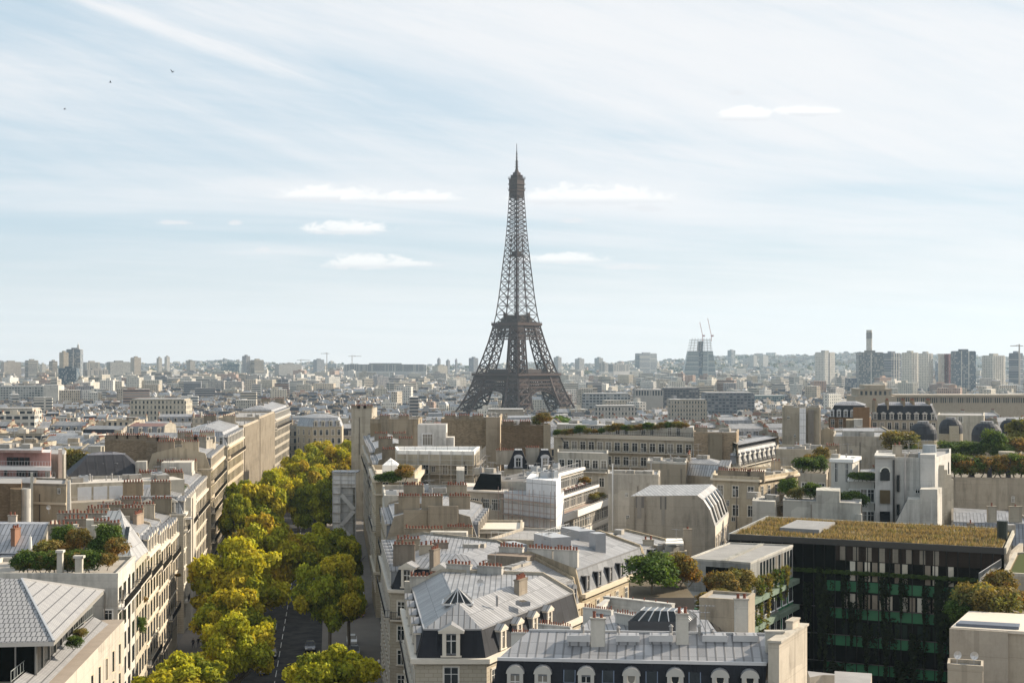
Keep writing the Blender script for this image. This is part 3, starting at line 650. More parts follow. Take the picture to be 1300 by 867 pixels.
# ------------------------------------------------------------------ the iron tower
def eiffel():
    X, Y, Z = atd(656, 1750)[0], 1750.0, -28.0
    root = thing('iron_tower', 'tall brown iron lattice tower with four arched legs rising far above the city roofs', 'tower', (X, Y, Z))
    prof = [(0, 59), (20, 46.5), (40, 38.6), (57, 33.8), (75, 28.5), (95, 23.2), (115, 18.9), (126, 17), (150, 14.3), (175, 12.2), (200, 10), (225, 8.2), (250, 6.8), (270, 5.9)]
    def o(z): return float(np.interp(z, [a for a, b in prof], [b for a, b in prof]))
    def w(z): return float(np.interp(z, [0, 57, 115, 135, 180], [25, 15.5, 10.5, 9.0, 11.6]))
    rot = R(47); cr, sr = math.cos(rot), math.sin(rot)
    def T(x, y, z): return (X + x * cr - y * sr, Y + x * sr + y * cr, Z + z)
    C = (.078, .052, .044); C2 = (.056, .038, .033)
    # four legs to the second floor
    for sx in (-1, 1):
        for sy in (-1, 1):
            m = MB()
            zs = [0, 13, 25, 36, 46, 53, 57, 67, 77, 86.5, 95, 103, 110, 115]
            def P(z, i, j):  # i,j 0 outer 1 inner
                a, b = o(z), o(z) - w(z); return T(sx * (b if i else a), sy * (b if j else a), z)
            for k in range(len(zs) - 1):
                z0, z1 = zs[k], zs[k + 1]; zm = (z0 + z1) / 2; cs = [(0, 0), (1, 0), (1, 1), (0, 1)]
                for c in cs: m.bar(P(z0, *c), P(z1, *c), 2.3 if z0 < 57 else 1.7, 'iron', C)
                for c in range(4):
                    a, b = cs[c], cs[(c + 1) % 4]; th = 1.45 if z0 < 57 else .95
                    m.bar(P(z0, *a), P(z1, *b), th, 'iron', C2); m.bar(P(z0, *b), P(z1, *a), th, 'iron', C2); m.bar(P(z1, *a), P(z1, *b), th, 'iron', C)
                    ma = [tuple((P(z0, *a)[q] + P(z0, *b)[q]) / 2 for q in range(3)), tuple((P(z1, *a)[q] + P(z1, *b)[q]) / 2 for q in range(3))]
                    m.bar(ma[0], ma[1], .6, 'iron', C2)
                    if z0 < 57: m.bar(P(zm, *a), P(zm, *b), .5, 'iron', C2)
            for (h0, h1, hw_) in ((0, 4, 2.4),):
                for i, j in ((0, 0), (1, 0), (1, 1), (0, 1)):
                    q = P(2, i, j); m.box((q[0], q[1]), 6, 6, Z - 2, Z + 3, rot, 'stone', (.4, .36, .3))
            m.build('leg', root)
    # shaft above the second floor
    m = MB(); z = 115.0; zs = [z]
    while z < 268: z += max(5.2, (o(z)) * .62); zs.append(min(z, 270))
    zs = zs[:-1] + [270]
    for k in range(len(zs) - 1):
        z0, z1 = zs[k], zs[k + 1]; a, b = o(z0), o(z1)
        cs = [(-1, -1), (1, -1), (1, 1), (-1, 1)]
        for c in range(4):
            p, q = cs[c], cs[(c + 1) % 4]
            m.bar(T(p[0] * a, p[1] * a, z0), T(p[0] * b, p[1] * b, z1), 1.15 - .35 * (z0 > 200), 'iron', C)
            m.bar(T(p[0] * b, p[1] * b, z1), T(q[0] * b, q[1] * b, z1), .55, 'iron', C2)
            nx = 2 if z0 < 215 else 1
            for e in range(nx):
                def W(t, zz, hw, p=p, q=q): return T((p[0] + (q[0] - p[0]) * t) * hw, (p[1] + (q[1] - p[1]) * t) * hw, zz)
                t0, t1 = e / nx, (e + 1) / nx
                m.bar(W(t0, z0, a), W(t1, z1, b), .55, 'iron', C2); m.bar(W(t1, z0, a), W(t0, z1, b), .55, 'iron', C2)
                if e: m.bar(W(t0, z0, a), W(t0, z1, b), .8, 'iron', C)
    m.build('upper_shaft', root)
    m = MB()
    for (x, y) in ((-1.6, -1.6), (1.6, -1.6), (1.6, 1.6), (-1.6, 1.6)): m.bar(T(x, y, 115), T(x, y, 272), .8, 'iron', C2)
    m.bar(T(0, 0, 115), T(0, 0, 272), 1.6, 'iron', C2)
    for k in range(26): z = 118 + 6 * k; m.bar(T(-1.6, -1.6, z), T(1.6, 1.6, z + 6), .4, 'iron', C2); m.bar(T(1.6, -1.6, z), T(-1.6, 1.6, z + 6), .4, 'iron', C2)
    m.build('lift_shaft', root)
    def sq(hw): return [T(-hw, -hw, 0)[:2], T(hw, -hw, 0)[:2], T(hw, hw, 0)[:2], T(-hw, hw, 0)[:2]]
    def ringbox(m, ho, hi, z0, z1, col=C):
        so, si = sq(ho), sq(hi)
        for i in range(4): j = (i + 1) % 4; m.prism([so[i], so[j], si[j], si[i]], Z + z0, Z + z1, 'iron', col)
    def gallery(m, hw, z0, z1, n, col=C2, rail=True):
        so = [T(-hw, -hw, 0), T(hw, -hw, 0), T(hw, hw, 0), T(-hw, hw, 0)]
        for i in range(4):
            a, b = so[i], so[(i + 1) % 4]
            for k in range(n + 1):
                x, y = a[0] + (b[0] - a[0]) * k / n, a[1] + (b[1] - a[1]) * k / n; m.bar((x, y, Z + z0), (x, y, Z + z1), .42, 'iron', col)
    # first floor
    m = MB(); ringbox(m, 36.5, 12, 57.2, 58.4); ringbox(m, 36.8, 35.9, 56.6, 58.9, C); ringbox(m, 35.2, 34, 51.3, 52.4, C); ringbox(m, 33.8, 33.2, 52.4, 57.2, (.06, .048, .042))
    gallery(m, 35.6, 52.2, 57.2, 44, (.12, .09, .075)); m.build('first_floor', root)
    m = MB(); gallery(m, 36.4, 58.9, 60.2, 40); ringbox(m, 36.5, 36.2, 60.1, 60.4)
    for sx, sy in ((0, 1), (0, -1), (1, 0), (-1, 0)):
        cx, cy = sx * 24, sy * 24; hx, hy = (6, 17) if sx else (17, 6); P = [T(cx - hx, cy - hy, 0)[:2], T(cx + hx, cy - hy, 0)[:2], T(cx + hx, cy + hy, 0)[:2], T(cx - hx, cy + hy, 0)[:2]]
        m.prism(P, Z + 58.4, Z + 63.6, 'iron', (.075, .06, .055), 'iron', (.11, .09, .08))
    m.build('pavilions', root)
    # lattice belt below the first floor, on each face
    for fi in range(4):
        m = MB(); ca, sa = [(1, 0), (0, 1), (-1, 0), (0, -1)][fi]
        def FP(u, z, inset=0.0, ca=ca, sa=sa):
            d = o(z) - inset; x, y = u, -d; return T(x * ca - y * sa, x * sa + y * ca, z)
        for zz, th in ((43.5, 1.0), (47.3, .8), (51.2, 1.0)): m.bar(FP(-o(zz), zz), FP(o(zz), zz), th + .5, 'iron', C)
        n = 22
        for (za, zb) in ((43.5, 47.3), (47.3, 51.2)):
            for k in range(n):
                u0, u1 = -1 + 2 * k / n, -1 + 2 * (k + 1) / n
                m.bar(FP(u0 * o(za), za), FP(u1 * o(zb), zb), .5, 'iron', C2); m.bar(FP(u1 * o(za), za), FP(u0 * o(zb), zb), .5, 'iron', C2)
        m.build('lattice_belt', root)
        m = MB(); nn = 26; r0, zc = 36.5, 4.5; Ra, Rb = 38.5, 35.0
        def A(r, k, ins): 
            t = math.pi * (.03 + .94 * k / nn); return FP(r * math.cos(t), max(.5, zc + r * 1.0 * math.sin(t)), ins)
        for ins in (0.3, 3.2):
            for k in range(nn):
                m.bar(A(Ra, k, ins), A(Ra, k + 1, ins), .9, 'iron', C); m.bar(A(Rb, k, ins), A(Rb, k + 1, ins), .9, 'iron', C)
                m.bar(A(Ra, k, ins), A(Rb, k + 1, ins), .4, 'iron', C2); m.bar(A(Rb, k, ins), A(Ra, k + 1, ins), .4, 'iron', C2)
        for k in range(3, nn - 2):
            q = A(Ra, k, .3); t = math.pi * (.03 + .94 * k / nn); u = Ra * math.cos(t)
            if 43.5 > zc + Ra * math.sin(t) + 1: m.bar(q, FP(u, 43.5, .1), .4, 'iron', C2)
            m.bar(A(Ra, k, .3), A(Ra, k, 3.2), .4, 'iron', C2)
        m.build('arch', root)
    # belt between legs under the second floor
    for fi in range(4):
        m = MB(); ca, sa = [(1, 0), (0, 1), (-1, 0), (0, -1)][fi]
        def FP(u, z, inset=0.0, ca=ca, sa=sa):
            d = o(z) - inset; x, y = u, -d; return T(x * ca - y * sa, x * sa + y * ca, z)
        for zz in (98.5, 101.5, 108, 111.5): m.bar(FP(-o(zz), zz), FP(o(zz), zz), 1.0, 'iron', C)
        for k in range(8):
            u0, u1 = -1 + 2 * k / 8, -1 + 2 * (k + 1) / 8
            m.bar(FP(u0 * o(101.5), 101.5), FP(u1 * o(108), 108), .5, 'iron', C2); m.bar(FP(u1 * o(101.5), 101.5), FP(u0 * o(108), 108), .5, 'iron', C2); m.bar(FP(u0 * o(98.5), 98.5), FP(u0 * o(111), 111), .5, 'iron', C2)
        m.build('lattice_belt', root)
    m = MB(); ringbox(m, 20.6, 6, 115, 116.2); ringbox(m, 20.9, 20.3, 114.2, 117.2, C); ringbox(m, 19.6, 19, 111, 112, C); gallery(m, 19.9, 111.5, 115, 24, (.12, .09, .075)); ringbox(m, 18.6, 18.2, 112, 115, (.07,.055,.05)); gallery(m, 20.5, 117, 118.5, 24); m.build('second_floor', root)
    m = MB(); 
    for (hx, zt) in ((15.5, 119), (13, 122.5), (9, 126)): m.prism(sq(hx), Z + 116.2, Z + zt, 'iron', (.075, .06, .052), 'iron', C)
    for k in range(4):
        q = sq(9.5)[k]; m.box(q, 3, 3, Z + 118, Z + 129, rot, 'iron', C2)
    m.build('upper_pavilion', root)
    m = MB(); m.prism(sq(6.0), Z + 194.5, Z + 196, 'iron', C); m.prism(sq(4.3), Z + 196, Z + 200, 'iron', (.07, .055, .05)); gallery(m, 6.2, 196, 197.3, 8); m.build('middle_landing', root)
    m = MB()
    m.prism(sq(5.8), Z + 262, Z + 271, 'iron', C2)
    for k, (hw, za, zb) in enumerate(((6.0, 266, 270), (6.9, 270, 272), (6.3, 272, 277.4), (7.2, 277.4, 278.4), (6.4, 278.4, 283.5), (7.0, 283.5, 284.3), (4.8, 284.3, 288), (5.3, 288, 288.6), (3.2, 288.6, 291.5))): m.prism(sq(hw), Z + za, Z + zb, 'iron', C if k % 2 else C2)
    gallery(m, 7.0, 284, 286.6, 10); gallery(m, 7.2, 272, 274, 8)
    m.cyl(T(0, 0, 0), 3.0, 1.2, Z + 291.5, Z + 296, 10, 'iron', C); m.build('top_cabin', root)
    m = MB(); m.cyl(T(0, 0, 0), 1.3, 1.1, Z + 296, Z + 306, 8, 'iron', C2)
    m.cyl(T(0, 0, 0), .75, .6, Z + 306, Z + 316, 8, 'iron', C2); m.cyl(T(0, 0, 0), .4, .3, Z + 316, Z + 325, 6, 'iron', C2)
    for zz, r in ((298, 2.6), (301, 2.2), (304, 2.2), (309, 1.5), (313, 1.3)):
        for k in range(4): a = k * math.pi / 2 + .4; m.bar(T(0, 0, zz), T(r * math.cos(a), r * math.sin(a), zz), .5, 'iron', C2)
    for k in range(6): a = k * math.pi / 3; m.bar(T(2.2 * math.cos(a), 2.2 * math.sin(a), 291), T(1.0 * math.cos(a), 1.0 * math.sin(a), 298), .3, 'iron', C2)
    m.build('antenna', root)
eiffel()

# ------------------------------------------------------------------ high-rises and other far landmarks, each a thing
def block(label, px0, px1, py, d, z0=None, depth=22, mat='tower_grid', col=(.6, .58, .55), name='tower_block', cat='tower block', top=True, sidecol=None, rot=None, group=None, extras=None, split=0):
    x0, x1 = atd(px0, d)[0], atd(px1, d)[0]; w = x1 - x0; zt = zat(py, d); z0 = terrain((x0 + x1) / 2, d) - 1 if z0 is None else z0
    rot = (.70 if name == 'tower_block' and px1 - px0 < 45 and 'glass' not in mat else 0.0) if rot is None else rot
    root = thing(name, label, cat, ((x0 + x1) / 2, d + depth / 2, z0), group); org = root['_org']
    cx, cy = (x0 + x1) / 2, d + depth / 2
    def P(w_, d_):
        c, s = math.cos(rot), math.sin(rot); return [(cx + x * c - y * s, cy + x * s + y * c) for x, y in ((-w_ / 2, -d_ / 2), (w_ / 2, -d_ / 2), (w_ / 2, d_ / 2), (-w_ / 2, d_ / 2))]
    m = MB(); wq = max(w * .45, (w - depth * abs(math.sin(rot))) / math.cos(rot)); depth = depth if wq > w * .46 else w * .6
    m.prism(P(wq, depth), z0, zt, mat, col, 'roofdeck', (.3, .3, .3), sides=None); m.build('wall', root)
    m = MB(); m.prism(P(wq * .94, depth * .94), zt, zt + 1.2, 'plaster', tuple(c * .8 for c in col), 'roofdeck', (.3, .3, .3)); m.build('parapet', root)
    if top:
        m = MB(); m.prism(P(wq * .4, depth * .4), zt + 1.2, zt + 4.5, 'plaster', tuple(c * .75 for c in col), 'roofdeck', (.3, .3, .3)); m.build('plant_room', root)
    for k in range(split):      # vertical recesses or fins on the front
        m = MB(); q = P(wq, depth); a, b = q[0], q[1]; t = (k + 1) / (split + 1); x, y = a[0] + (b[0] - a[0]) * t, a[1] + (b[1] - a[1]) * t
        m.box((x, y - .3), max(1.6, w * .04), 1.4, z0, zt + 1, rot, 'plaster', (.75, .73, .7)); m.build('pier_or_reflection', root)
    if extras: extras(root, P, zt, cx, cy)
    return root
W_, S_, G_, B_ = (.66, .64, .60), (.56, .53, .48), (.40, .42, .45), (.22, .26, .31)
block('tall pale slab tower with a bright corner, standing alone left of the thin chimney', 1036, 1062, 448, 2700, mat='tower_grid', col=(.80, .79, .76), split=1)
block('broad grey glazed tower under the thin white chimney', 1090, 1122, 448, 2750, mat='tower_glass', col=(.36, .36, .35), split=1)
block('dark striped tower with white piers right of the thin chimney', 1121, 1146, 449, 2850, mat='tower_strip', col=(.42, .44, .5), split=3)
block('cream gridded tower, left one of the joined pale pair', 1147, 1168, 448.5, 2650, mat='tower_grid', col=(.86, .82, .74), split=2)
block('pale grey gridded tower, right one of the joined pale pair', 1168, 1186, 449.5, 2700, mat='tower_grid', col=(.82, .80, .76), split=1)
block('narrow dark tower squeezed between the pale pair and the red tower', 1191, 1196, 462, 3000, mat='tower_glass', col=(.2, .25, .32), top=False)
block('dark red tower with a white side wall', 1199, 1211, 450, 2700, mat='tower_grid', col=(.22, .07, .08), top=False)
block('white blank end slab of the dark red tower', 1195.4, 1198.8, 450, 2700, mat='plaster', col=(.62, .6, .57), top=False, name='slab_tower')
block('blue grey glass tower with an uneven roof beside the red tower', 1211.5, 1239, 446.5, 2660, mat='tower_glass', col=(.25, .28, .33), split=2)
block('wide cream tower of tight vertical stripes near the right edge', 1248, 1280, 452, 2700, mat='tower_grid', col=(.84, .82, .76), split=5)
block('bluish striped tower cut by the right edge of the view', 1283, 1306, 449, 2650, mat='tower_strip', col=(.40, .43, .5), depth=40)
block('short beige block with a white left half, standing before the wooded hill', 980, 1003, 482, 2500, mat='tower_strip', col=(.78, .74, .68), split=0)
block('white wedge block right of the short beige block', 1004, 1021, 479, 2600, mat='tower_strip', col=(.72, .71, .68), top=False)
block('white striped block at the foot of the lone pale slab tower', 1062, 1076, 480, 2500, mat='tower_strip', col=(.7, .69, .66))
block('dark blue block at the foot of the glazed tower', 1076, 1088, 481, 2520, mat='tower_glass', col=(.2, .22, .28), top=False)
block('beige tower with a dark grid, left one of the far left group', 72.5, 86, 448, 3300, mat='tower_grid', col=(.58, .50, .40))
def spire(root, P, zt, cx, cy):
    m = MB(); m.box((cx + 8, cy), 4, 4, zt, zt + 11, 0, 'plaster', (.6, .6, .6)); m.cyl((cx + 8, cy), 1.2, .3, zt + 11, zt + 17, 6, 'metal', (.5, .5, .5)); m.build('mast', root)
block('tall grey tower with a spiked corner, tallest of the far left group', 84, 102, 444, 3350, mat='tower_glass', col=(.42, .43, .45), extras=spire, split=1)
block('squat dark blue glass block in front of the two far left towers', 74, 97, 468, 2900, mat='tower_glass', col=(.13, .17, .21))
L_ = [('white slab block just right of the spiked tower', 104, 125, 460.5, 3600, 'tower_fins', W_), ('grey green long slab below the left skyline', 135, 163, 460, 3900, 'tower_grid', (.45, .45, .44)),
 ('cream square tower topping the left skyline', 164, 178, 454.5, 4000, 'tower_grid', (.62, .55, .47)), ('white tower left of the twin skyline slabs', 196, 206, 455, 4000, 'tower_grid', W_), ('bright white skyline slab with a dark flank', 206, 216, 453.5, 4050, 'tower_grid', (.75, .73, .7)),
 ('small grey tower alone on the left skyline', 235, 247, 459, 4000, 'tower_grid', (.5, .48, .45)), ('grey tower, taller of the pair above the tree avenue', 306, 317, 452.5, 4100, 'tower_grid', (.42, .42, .45)), ('sandy tower, lower of the pair above the tree avenue', 317, 334, 457.5, 4100, 'tower_strip', (.62, .57, .5)),
 ('low glass block beside the skyline towers', 281, 304, 462, 3900, 'tower_glass', (.4, .48, .5)), ('very long grey slab low on the skyline left of the iron tower', 437, 541, 463, 4300, 'tower_fins', (.52, .52, .53)), ('cream slab at the left foot of the iron tower', 549, 568, 465, 3900, 'tower_grid', (.66, .62, .55)),
 ('slim dark tower just left of the iron tower', 595, 607, 455, 4300, 'tower_grid', (.38, .40, .45)), ('small slim tower on the skyline, first left of the iron tower group', 554, 560, 456, 4700, 'tower_grid', (.42, .43, .48)), ('small blunt tower on the skyline in the iron tower group', 565, 572, 458, 4700, 'tower_grid', (.42, .43, .48)), ('thin tower on the skyline between two blunt ones', 577, 581, 457, 4700, 'tower_grid', (.42, .43, .48)),
 ('pale twin slab on the skyline right of the iron tower', 703, 713, 454, 4800, 'tower_grid', (.5, .5, .52)), ('broad pale block on the skyline between iron tower and building site', 806, 835, 449, 5200, 'tower_strip', (.5, .52, .56)), ('stub tower on the skyline right of the iron tower', 730, 742, 456, 4900, 'tower_grid', (.5, .5, .52)), ('short wide block on the skyline', 755, 766, 455, 5000, 'tower_grid', (.48, .5, .52)),
 ('white block low on the plain right of the iron tower', 761, 772, 461, 4200, 'tower_fins', (.7, .68, .66)), ('grey slab low on the plain right of the iron tower', 772, 800, 463, 4300, 'tower_fins', (.55, .55, .56)), ('cream long block crowning the hill right of the building site', 924, 934, 445, 6500, 'tower_strip', (.5, .52, .55)),
 ('pale slab on the hillside, left of three', 952, 962, 452, 6000, 'tower_grid', (.6, .58, .56)), ('pale slab on the hillside, middle of three', 964, 976, 452, 6050, 'tower_grid', (.6, .58, .56)), ('beige block cut by the left edge of the view', 0, 24, 460, 4000, 'tower_grid', (.55, .5, .45)), ('grey block near the left edge below the skyline', 30, 47, 458, 4000, 'tower_strip', (.55, .53, .5)), ('sand coloured block left of the far left group', 60, 72, 459, 3900, 'tower_strip', (.6, .53, .45)), ('low wide grey block above the avenue', 349, 381, 463, 4200, 'tower_grid', (.5, .5, .5)), ('dark block with a flat top on the skyline', 397, 411, 457, 4800, 'tower_grid', (.4, .42, .46)),
 ('white slab between dark ones on the skyline', 47, 58, 463, 3700, 'tower_grid', (.68, .66, .62)), ('grey comb-like slab in the left plain', 105, 135, 470, 3300, 'tower_fins', (.56, .54, .52)), ('white terrace block in the left plain', 212, 275, 481, 2700, 'tower_strip', (.68, .66, .63)), ('white stepped block in the middle plain', 490, 530, 487, 2500, 'tower_strip', (.66, .63, .58))]
for lab, a, b, py, d, mt, col in L_: block(lab, a, b, py, d, mat=mt, col=col, group='far high-rises on the skyline' if d > 3800 else None)
m = MB(); cx, cy = atd(1103.5, 2900); cx = cx; 
root = thing('chimney_stack', 'tall thin white chimney standing above the glazed tower', 'chimney', (cx, cy, -29))
m.cyl((cx, cy), 6.2, 5.4, -29, zat(419, cy), 20, 'plaster', (.62, .60, .57)); m.build('shaft', root)
m = MB(); m.cyl((cx, cy), 5.7, 5.7, zat(430, cy), zat(422, cy), 20, 'plaster', (.30, .30, .30)); m.build('band', root)
# glass wedge tower under construction with its two cranes
def wedge():
    d = 3700; X0, X1 = atd(864, d)[0], atd(911, d)[0]; T0, T1 = atd(877, d)[0], atd(903, d)[0]; z0, zt, zg = -29, zat(431, d), zat(446, d); cx = (X0 + X1) / 2
    root = thing('unfinished_tower', 'bluish glass wedge tower still under construction, open floors and scaffolding on top', 'tower', (cx, d, z0)); D = 30
    m = MB(); t = (zg - z0) / (zt - z0); A, B = X0 + (T0 - X0) * t, X1 + (T1 - X1) * t; M = (A + B) / 2 + 2
    def pr(a0, b0, a1, b1, y0, y1, za, zb, mat, col):
        m.face([(a0, y0, za), (b0, y0, za), (b1, y0, zb), (a1, y0, zb)], mat, col); m.face([(b0, y1, za), (a0, y1, za), (a1, y1, zb), (b1, y1, zb)], mat, col)
        m.face([(a0, y1, za), (a0, y0, za), (a1, y0, zb), (a1, y1, zb)], mat, col); m.face([(b0, y0, za), (b0, y1, za), (b1, y1, zb), (b1, y0, zb)], mat, col); m.face([(a1, y0, zb), (b1, y0, zb), (b1, y1, zb), (a1, y1, zb)], mat, col)
    pr(X0, cx - 2, A, M - 6, d, d + D, z0, zg, 'tower_strip', (.50, .58, .62)); m.build('glass_wall', root)
    m = MB(); pr(cx + 5, X1, M + 5, B, d - 3, d + D - 3, z0, zg, 'tower_strip', (.50, .58, .62)); m.build('glass_wall', root)
    m = MB(); pr(cx - 1.8, cx + 4.8, M - 5.8, M + 4.8, d + 1, d + D - 1, z0, zt - 4, 'tower_glass', (.16, .2, .26)); m.build('core', root)
    m = MB()
    for k in range(8):
        z = zg + 4 * k; t = (z - zg) / (zt - zg); a, b = A + (T0 - A) * t, B + (T1 - B) * t; m.prism([(a, d), (b, d), (b, d + D), (a, d + D)], z, z + .9, 'plaster', (.3, .28, .28))
        for j in range(7): x = a + (b - a) * (j + .5) / 7; m.bar((x, d + .6, z), (x, d + .6, z + 4), 1.0, 'metal', (.25, .22, .22))
    m.build('open_floors', root)
    for px, pt, lean in ((892, 409, -7), (903, 404, -9)):
        bx = atd(px, d)[0]; r = thing('tower_crane', 'thin luffing crane leaning left, %s one on the unfinished wedge tower' % ('left' if px < 900 else 'right'), 'crane', (bx, d, zt)); m = MB()
        m.bar((bx, d, zt - 4), (bx, d, zt + 12), 1.6, 'metal', (.4, .2, .18)); m.build('mast', r)
        m = MB(); m.bar((bx, d, zt + 10), (bx + lean, d, zat(pt, d)), 1.3, 'metal', (.5, .3, .28)); m.build('jib', r); m = MB(); m.box((bx + 3, d), 5, 3, zt + 7, zt + 11, 0, 'metal', (.35, .2, .2)); m.build('counterweight', r)
wedge()
def crane(px, py, d, span, lab):
    bx = atd(px, d)[0]; z0, zt = terrain(bx, d), zat(py, d); r = thing('tower_crane', lab, 'crane', (bx, d, z0)); m = MB()
    m.bar((bx, d, z0), (bx, d, zt), 2.0, 'metal', (.4, .36, .32)); m.build('mast', r)
    m = MB(); m.bar((bx - span * .3, d, zt - 3), (bx + span * .7, d, zt - 3), 1.4, 'metal', (.4, .36, .32)); m.bar((bx, d, zt), (bx + span * .4, d, zt - 3), .6, 'metal', (.4, .36, .32)); m.build('jib', r)
crane(415, 447.5, 4400, -26, 'thin tower crane on the skyline above the tree avenue'); crane(447, 451, 4600, 40, 'low crane on the skyline left of the long grey slab'); crane(382, 456, 4500, 40, 'small flat crane on the skyline left of the thin one'); crane(1294, 437, 2600, -22, 'tower crane on the roof at the right edge of the skyline')
# palace wing and pavilion on the hill
def palace():
    d = 1120; root = thing('palace', 'long beige palace wing with a colonnade and a square end pavilion', 'palace', (atd(1190, d)[0], d, -28)); c = (.50, .43, .34)
    def bx(a, b, y0, y1, dd, dep, nm, mt='stone', cc=c): m = MB(); x0, x1 = atd(a, dd)[0], atd(b, dd)[0]; m.prism([(x0, dd), (x1, dd), (x1, dd + dep), (x0, dd + dep)], -28 if y1 is None else zat(y1, dd), zat(y0, dd), mt, cc, 'roofdeck', (.42, .38, .32)); return m.build(nm, root)
    bx(1086, 1138, 503, None, d, 30, 'pavilion_base'); w = bx(1090, 1132, 494.5, 503, d + 2, 24, 'pavilion'); bx(1089, 1133, 493.5, 494.5, d + 1.4, 26, 'cornice'); bx(1098, 1124, 488.5, 493.5, d + 4, 18, 'attic')
    bx(1137, 1306, 504, None, d + 12, 18, 'wing'); bx(1137, 1306, 501, 504, d + 10.5, 20, 'cornice')
    for k in range(7):
        m = MB(); x = atd(1093 + k * 6, d)[0]; m.face([(x, d + 1.9, zat(501.5, d)), (x + 1.7, d + 1.9, zat(501.5, d)), (x + 1.7, d + 1.9, zat(496.5, d)), (x, d + 1.9, zat(496.5, d))], 'glass'); m.build('window', root)
    for k in range(60):
        m = MB(); x = atd(1139 + k * 2.75, d + 12)[0]; m.face([(x, d + 11.9, zat(512, d)), (x + .85, d + 11.9, zat(512, d)), (x + .85, d + 11.9, zat(505.5, d)), (x, d + 11.9, zat(505.5, d))], 'glass'); m.build('window', root)
palace()
for lab, a, b, py, d, mt, col, dp, nm in [
 ('long cream school-like block with three rows of small windows, in the left mid distance', 165, 236, 509, 900, 'facade', (.62, .58, .50), 18, 'apartment_building'),
 ('white and cream apartment block at the left edge below the skyline', -4, 42, 521, 760, 'facade_wide', (.70, .66, .6), 14, 'apartment_building'),
 ('long low white office slab near the left edge in the plain', -4, 57, 491, 1900, 'facade_wide', (.60, .60, .58), 25, 'office_building'),
 ('bright white cube at the right end of the low office slab', 55, 74, 490, 1880, 'plaster', (.74, .72, .68), 25, 'office_building'),
 ('wide dark grey office block right of the iron tower', 895, 958, 500, 1500, 'facade_wide', (.20, .22, .26), 30, 'office_building'),
 ('dark framed office block with open grid front right of the iron tower', 842, 888, 493.5, 1750, 'facade_wide', (.16, .16, .18), 25, 'office_building'),
 ('long grey office block with ribbon windows right of the iron tower', 740, 800, 501, 1550, 'facade_wide', (.42, .44, .46), 25, 'office_building'),
 ('beige and glass office block beside the long ribbon one', 806, 842, 496, 1650, 'tower_fins', (.48, .46, .44), 25, 'office_building'),
 ('pale low classical building with a row of dark openings', 756, 808, 517, 1050, 'facade', (.55, .53, .5), 20, 'civic_building'),
 ('stone terrace of houses with many small dormers before the dark offices', 850, 898, 509, 1200, 'facade', (.5, .46, .4), 14, 'apartment_building'),
 ('low pale hall with a broad flat roof before the iron tower arches', 618, 666, 522, 900, 'plaster', (.5, .46, .4), 20, 'hall'),
 ('glass greenish block before the white towers on the right', 958, 997, 503, 1900, 'tower_glass', (.42, .52, .5), 30, 'office_building')]:
    block(lab, a, b, py, d, mat=mt, col=col, depth=dp, name=nm, cat=nm.replace('_', ' '), top=False)
# ------------------------------------------------------------------ near buildings, each placed where it stands
S = (.40, .917)                                       # the side street that leaves to the upper right
NS = (.917, -.40)
def mv(p, v, k): return (p[0] + v[0] * k, p[1] + v[1] * k)
def mbox(bl, name, poly, z0, z1, mat='plaster', col=CREAM, top=None, tcol=None, parent=None): return bl.add(name, lambda m: m.prism(poly, z0, z1, mat, col, top, tcol), parent)
# --- corner building with slate mansard and pedimented dormers
A0, B0 = (-9.9, 155), (-2.6, 155)
b = Bld('cream corner building with dark slate mansard, glass pyramid skylight and pedimented dormers', [A0, B0, mv(B0, S, 27), (-13.2, 185)], seed=1)
b.walls(19.7, 'stone', (.62, .56, .47)); b.cornice(20.0, .5, .5); b.cornice(16.2, .25, .25)
b.mansard(20.0, 2.8, 2.0, (1, 1, 0, 1), .9, 3.6, SLATE, 'slate', ZINC, 'zinc')
b.windows(0, [16.6, 12.8, 9.2, 5.5, 1.8], 1, 1.5, 2.5); b.windows(1, [16.4, 12.8, 9.2, 5.5], 8, 1.1, 2.2); b.windows(3, [16.4, 12.8, 9.2, 5.5, 2], 9, 1.1, 2.2)
b.dormers(0, 1, 'pediment', col=(.62, .56, .47), sc=(1.35, 1, 1.25)); b.dormers(1, 4, 'pediment', t0=.08, t1=.72, col=(.62, .56, .47)); b.dormers(3, 5, 'pediment', t0=.1, col=(.62, .56, .47))
b.balcony(0, 16.3, .6); b.balcony(3, 16.0, .6); b.balcony(1, 9.0, .6)
def pyr(m):
    P = [(-7.4, 160.4), (-4.2, 160.4), (-4.2, 163.6), (-7.4, 163.6)]; ap = (-5.8, 162.0, 26.1)
    for i in range(4):
        a, c = P[i], P[(i + 1) % 4]; m.face([(*a, 24.6), (*c, 24.6), ap], 'glass')
        for k in range(5): q = lerp(a, c, k / 4); m.bar((*q, 24.62), ap, .09, 'metal', (.5, .5, .5))
        m.bar((*a, 24.6), (*c, 24.6), .2, 'metal', (.5, .5, .5))
b.add('pyramid_skylight', pyr)
b.bit('satellite_dish', -3.6, 168.5, 24.9, .3); b.bit('skylight', 1.2, 166, 23.9, -1.1); b.bit('vent', -1.6, 163, 24.4)
b.chimney(1.0, 171.5, 22.2, 2.4, 3.4, 1.16, 6, (.40, .35, .29)); mbox(b, 'party_wall', [(3.6, 170.2), (4.2, 169.9), (8.6, 180), (8.0, 180.3)], 18, 25.6, 'plaster', (.40, .35, .29)) if False else None
b.chimney(-10.6, 184.3, 22.0, 3.8, 2.0, .0, 8, (.66, .63, .58))
mbox(b, 'party_wall', [(-13.2, 185.0), (-7.2, 185.0), (-7.2, 185.7), (-13.2, 185.7)], 12, 23.4, 'plaster', (.62, .60, .56))

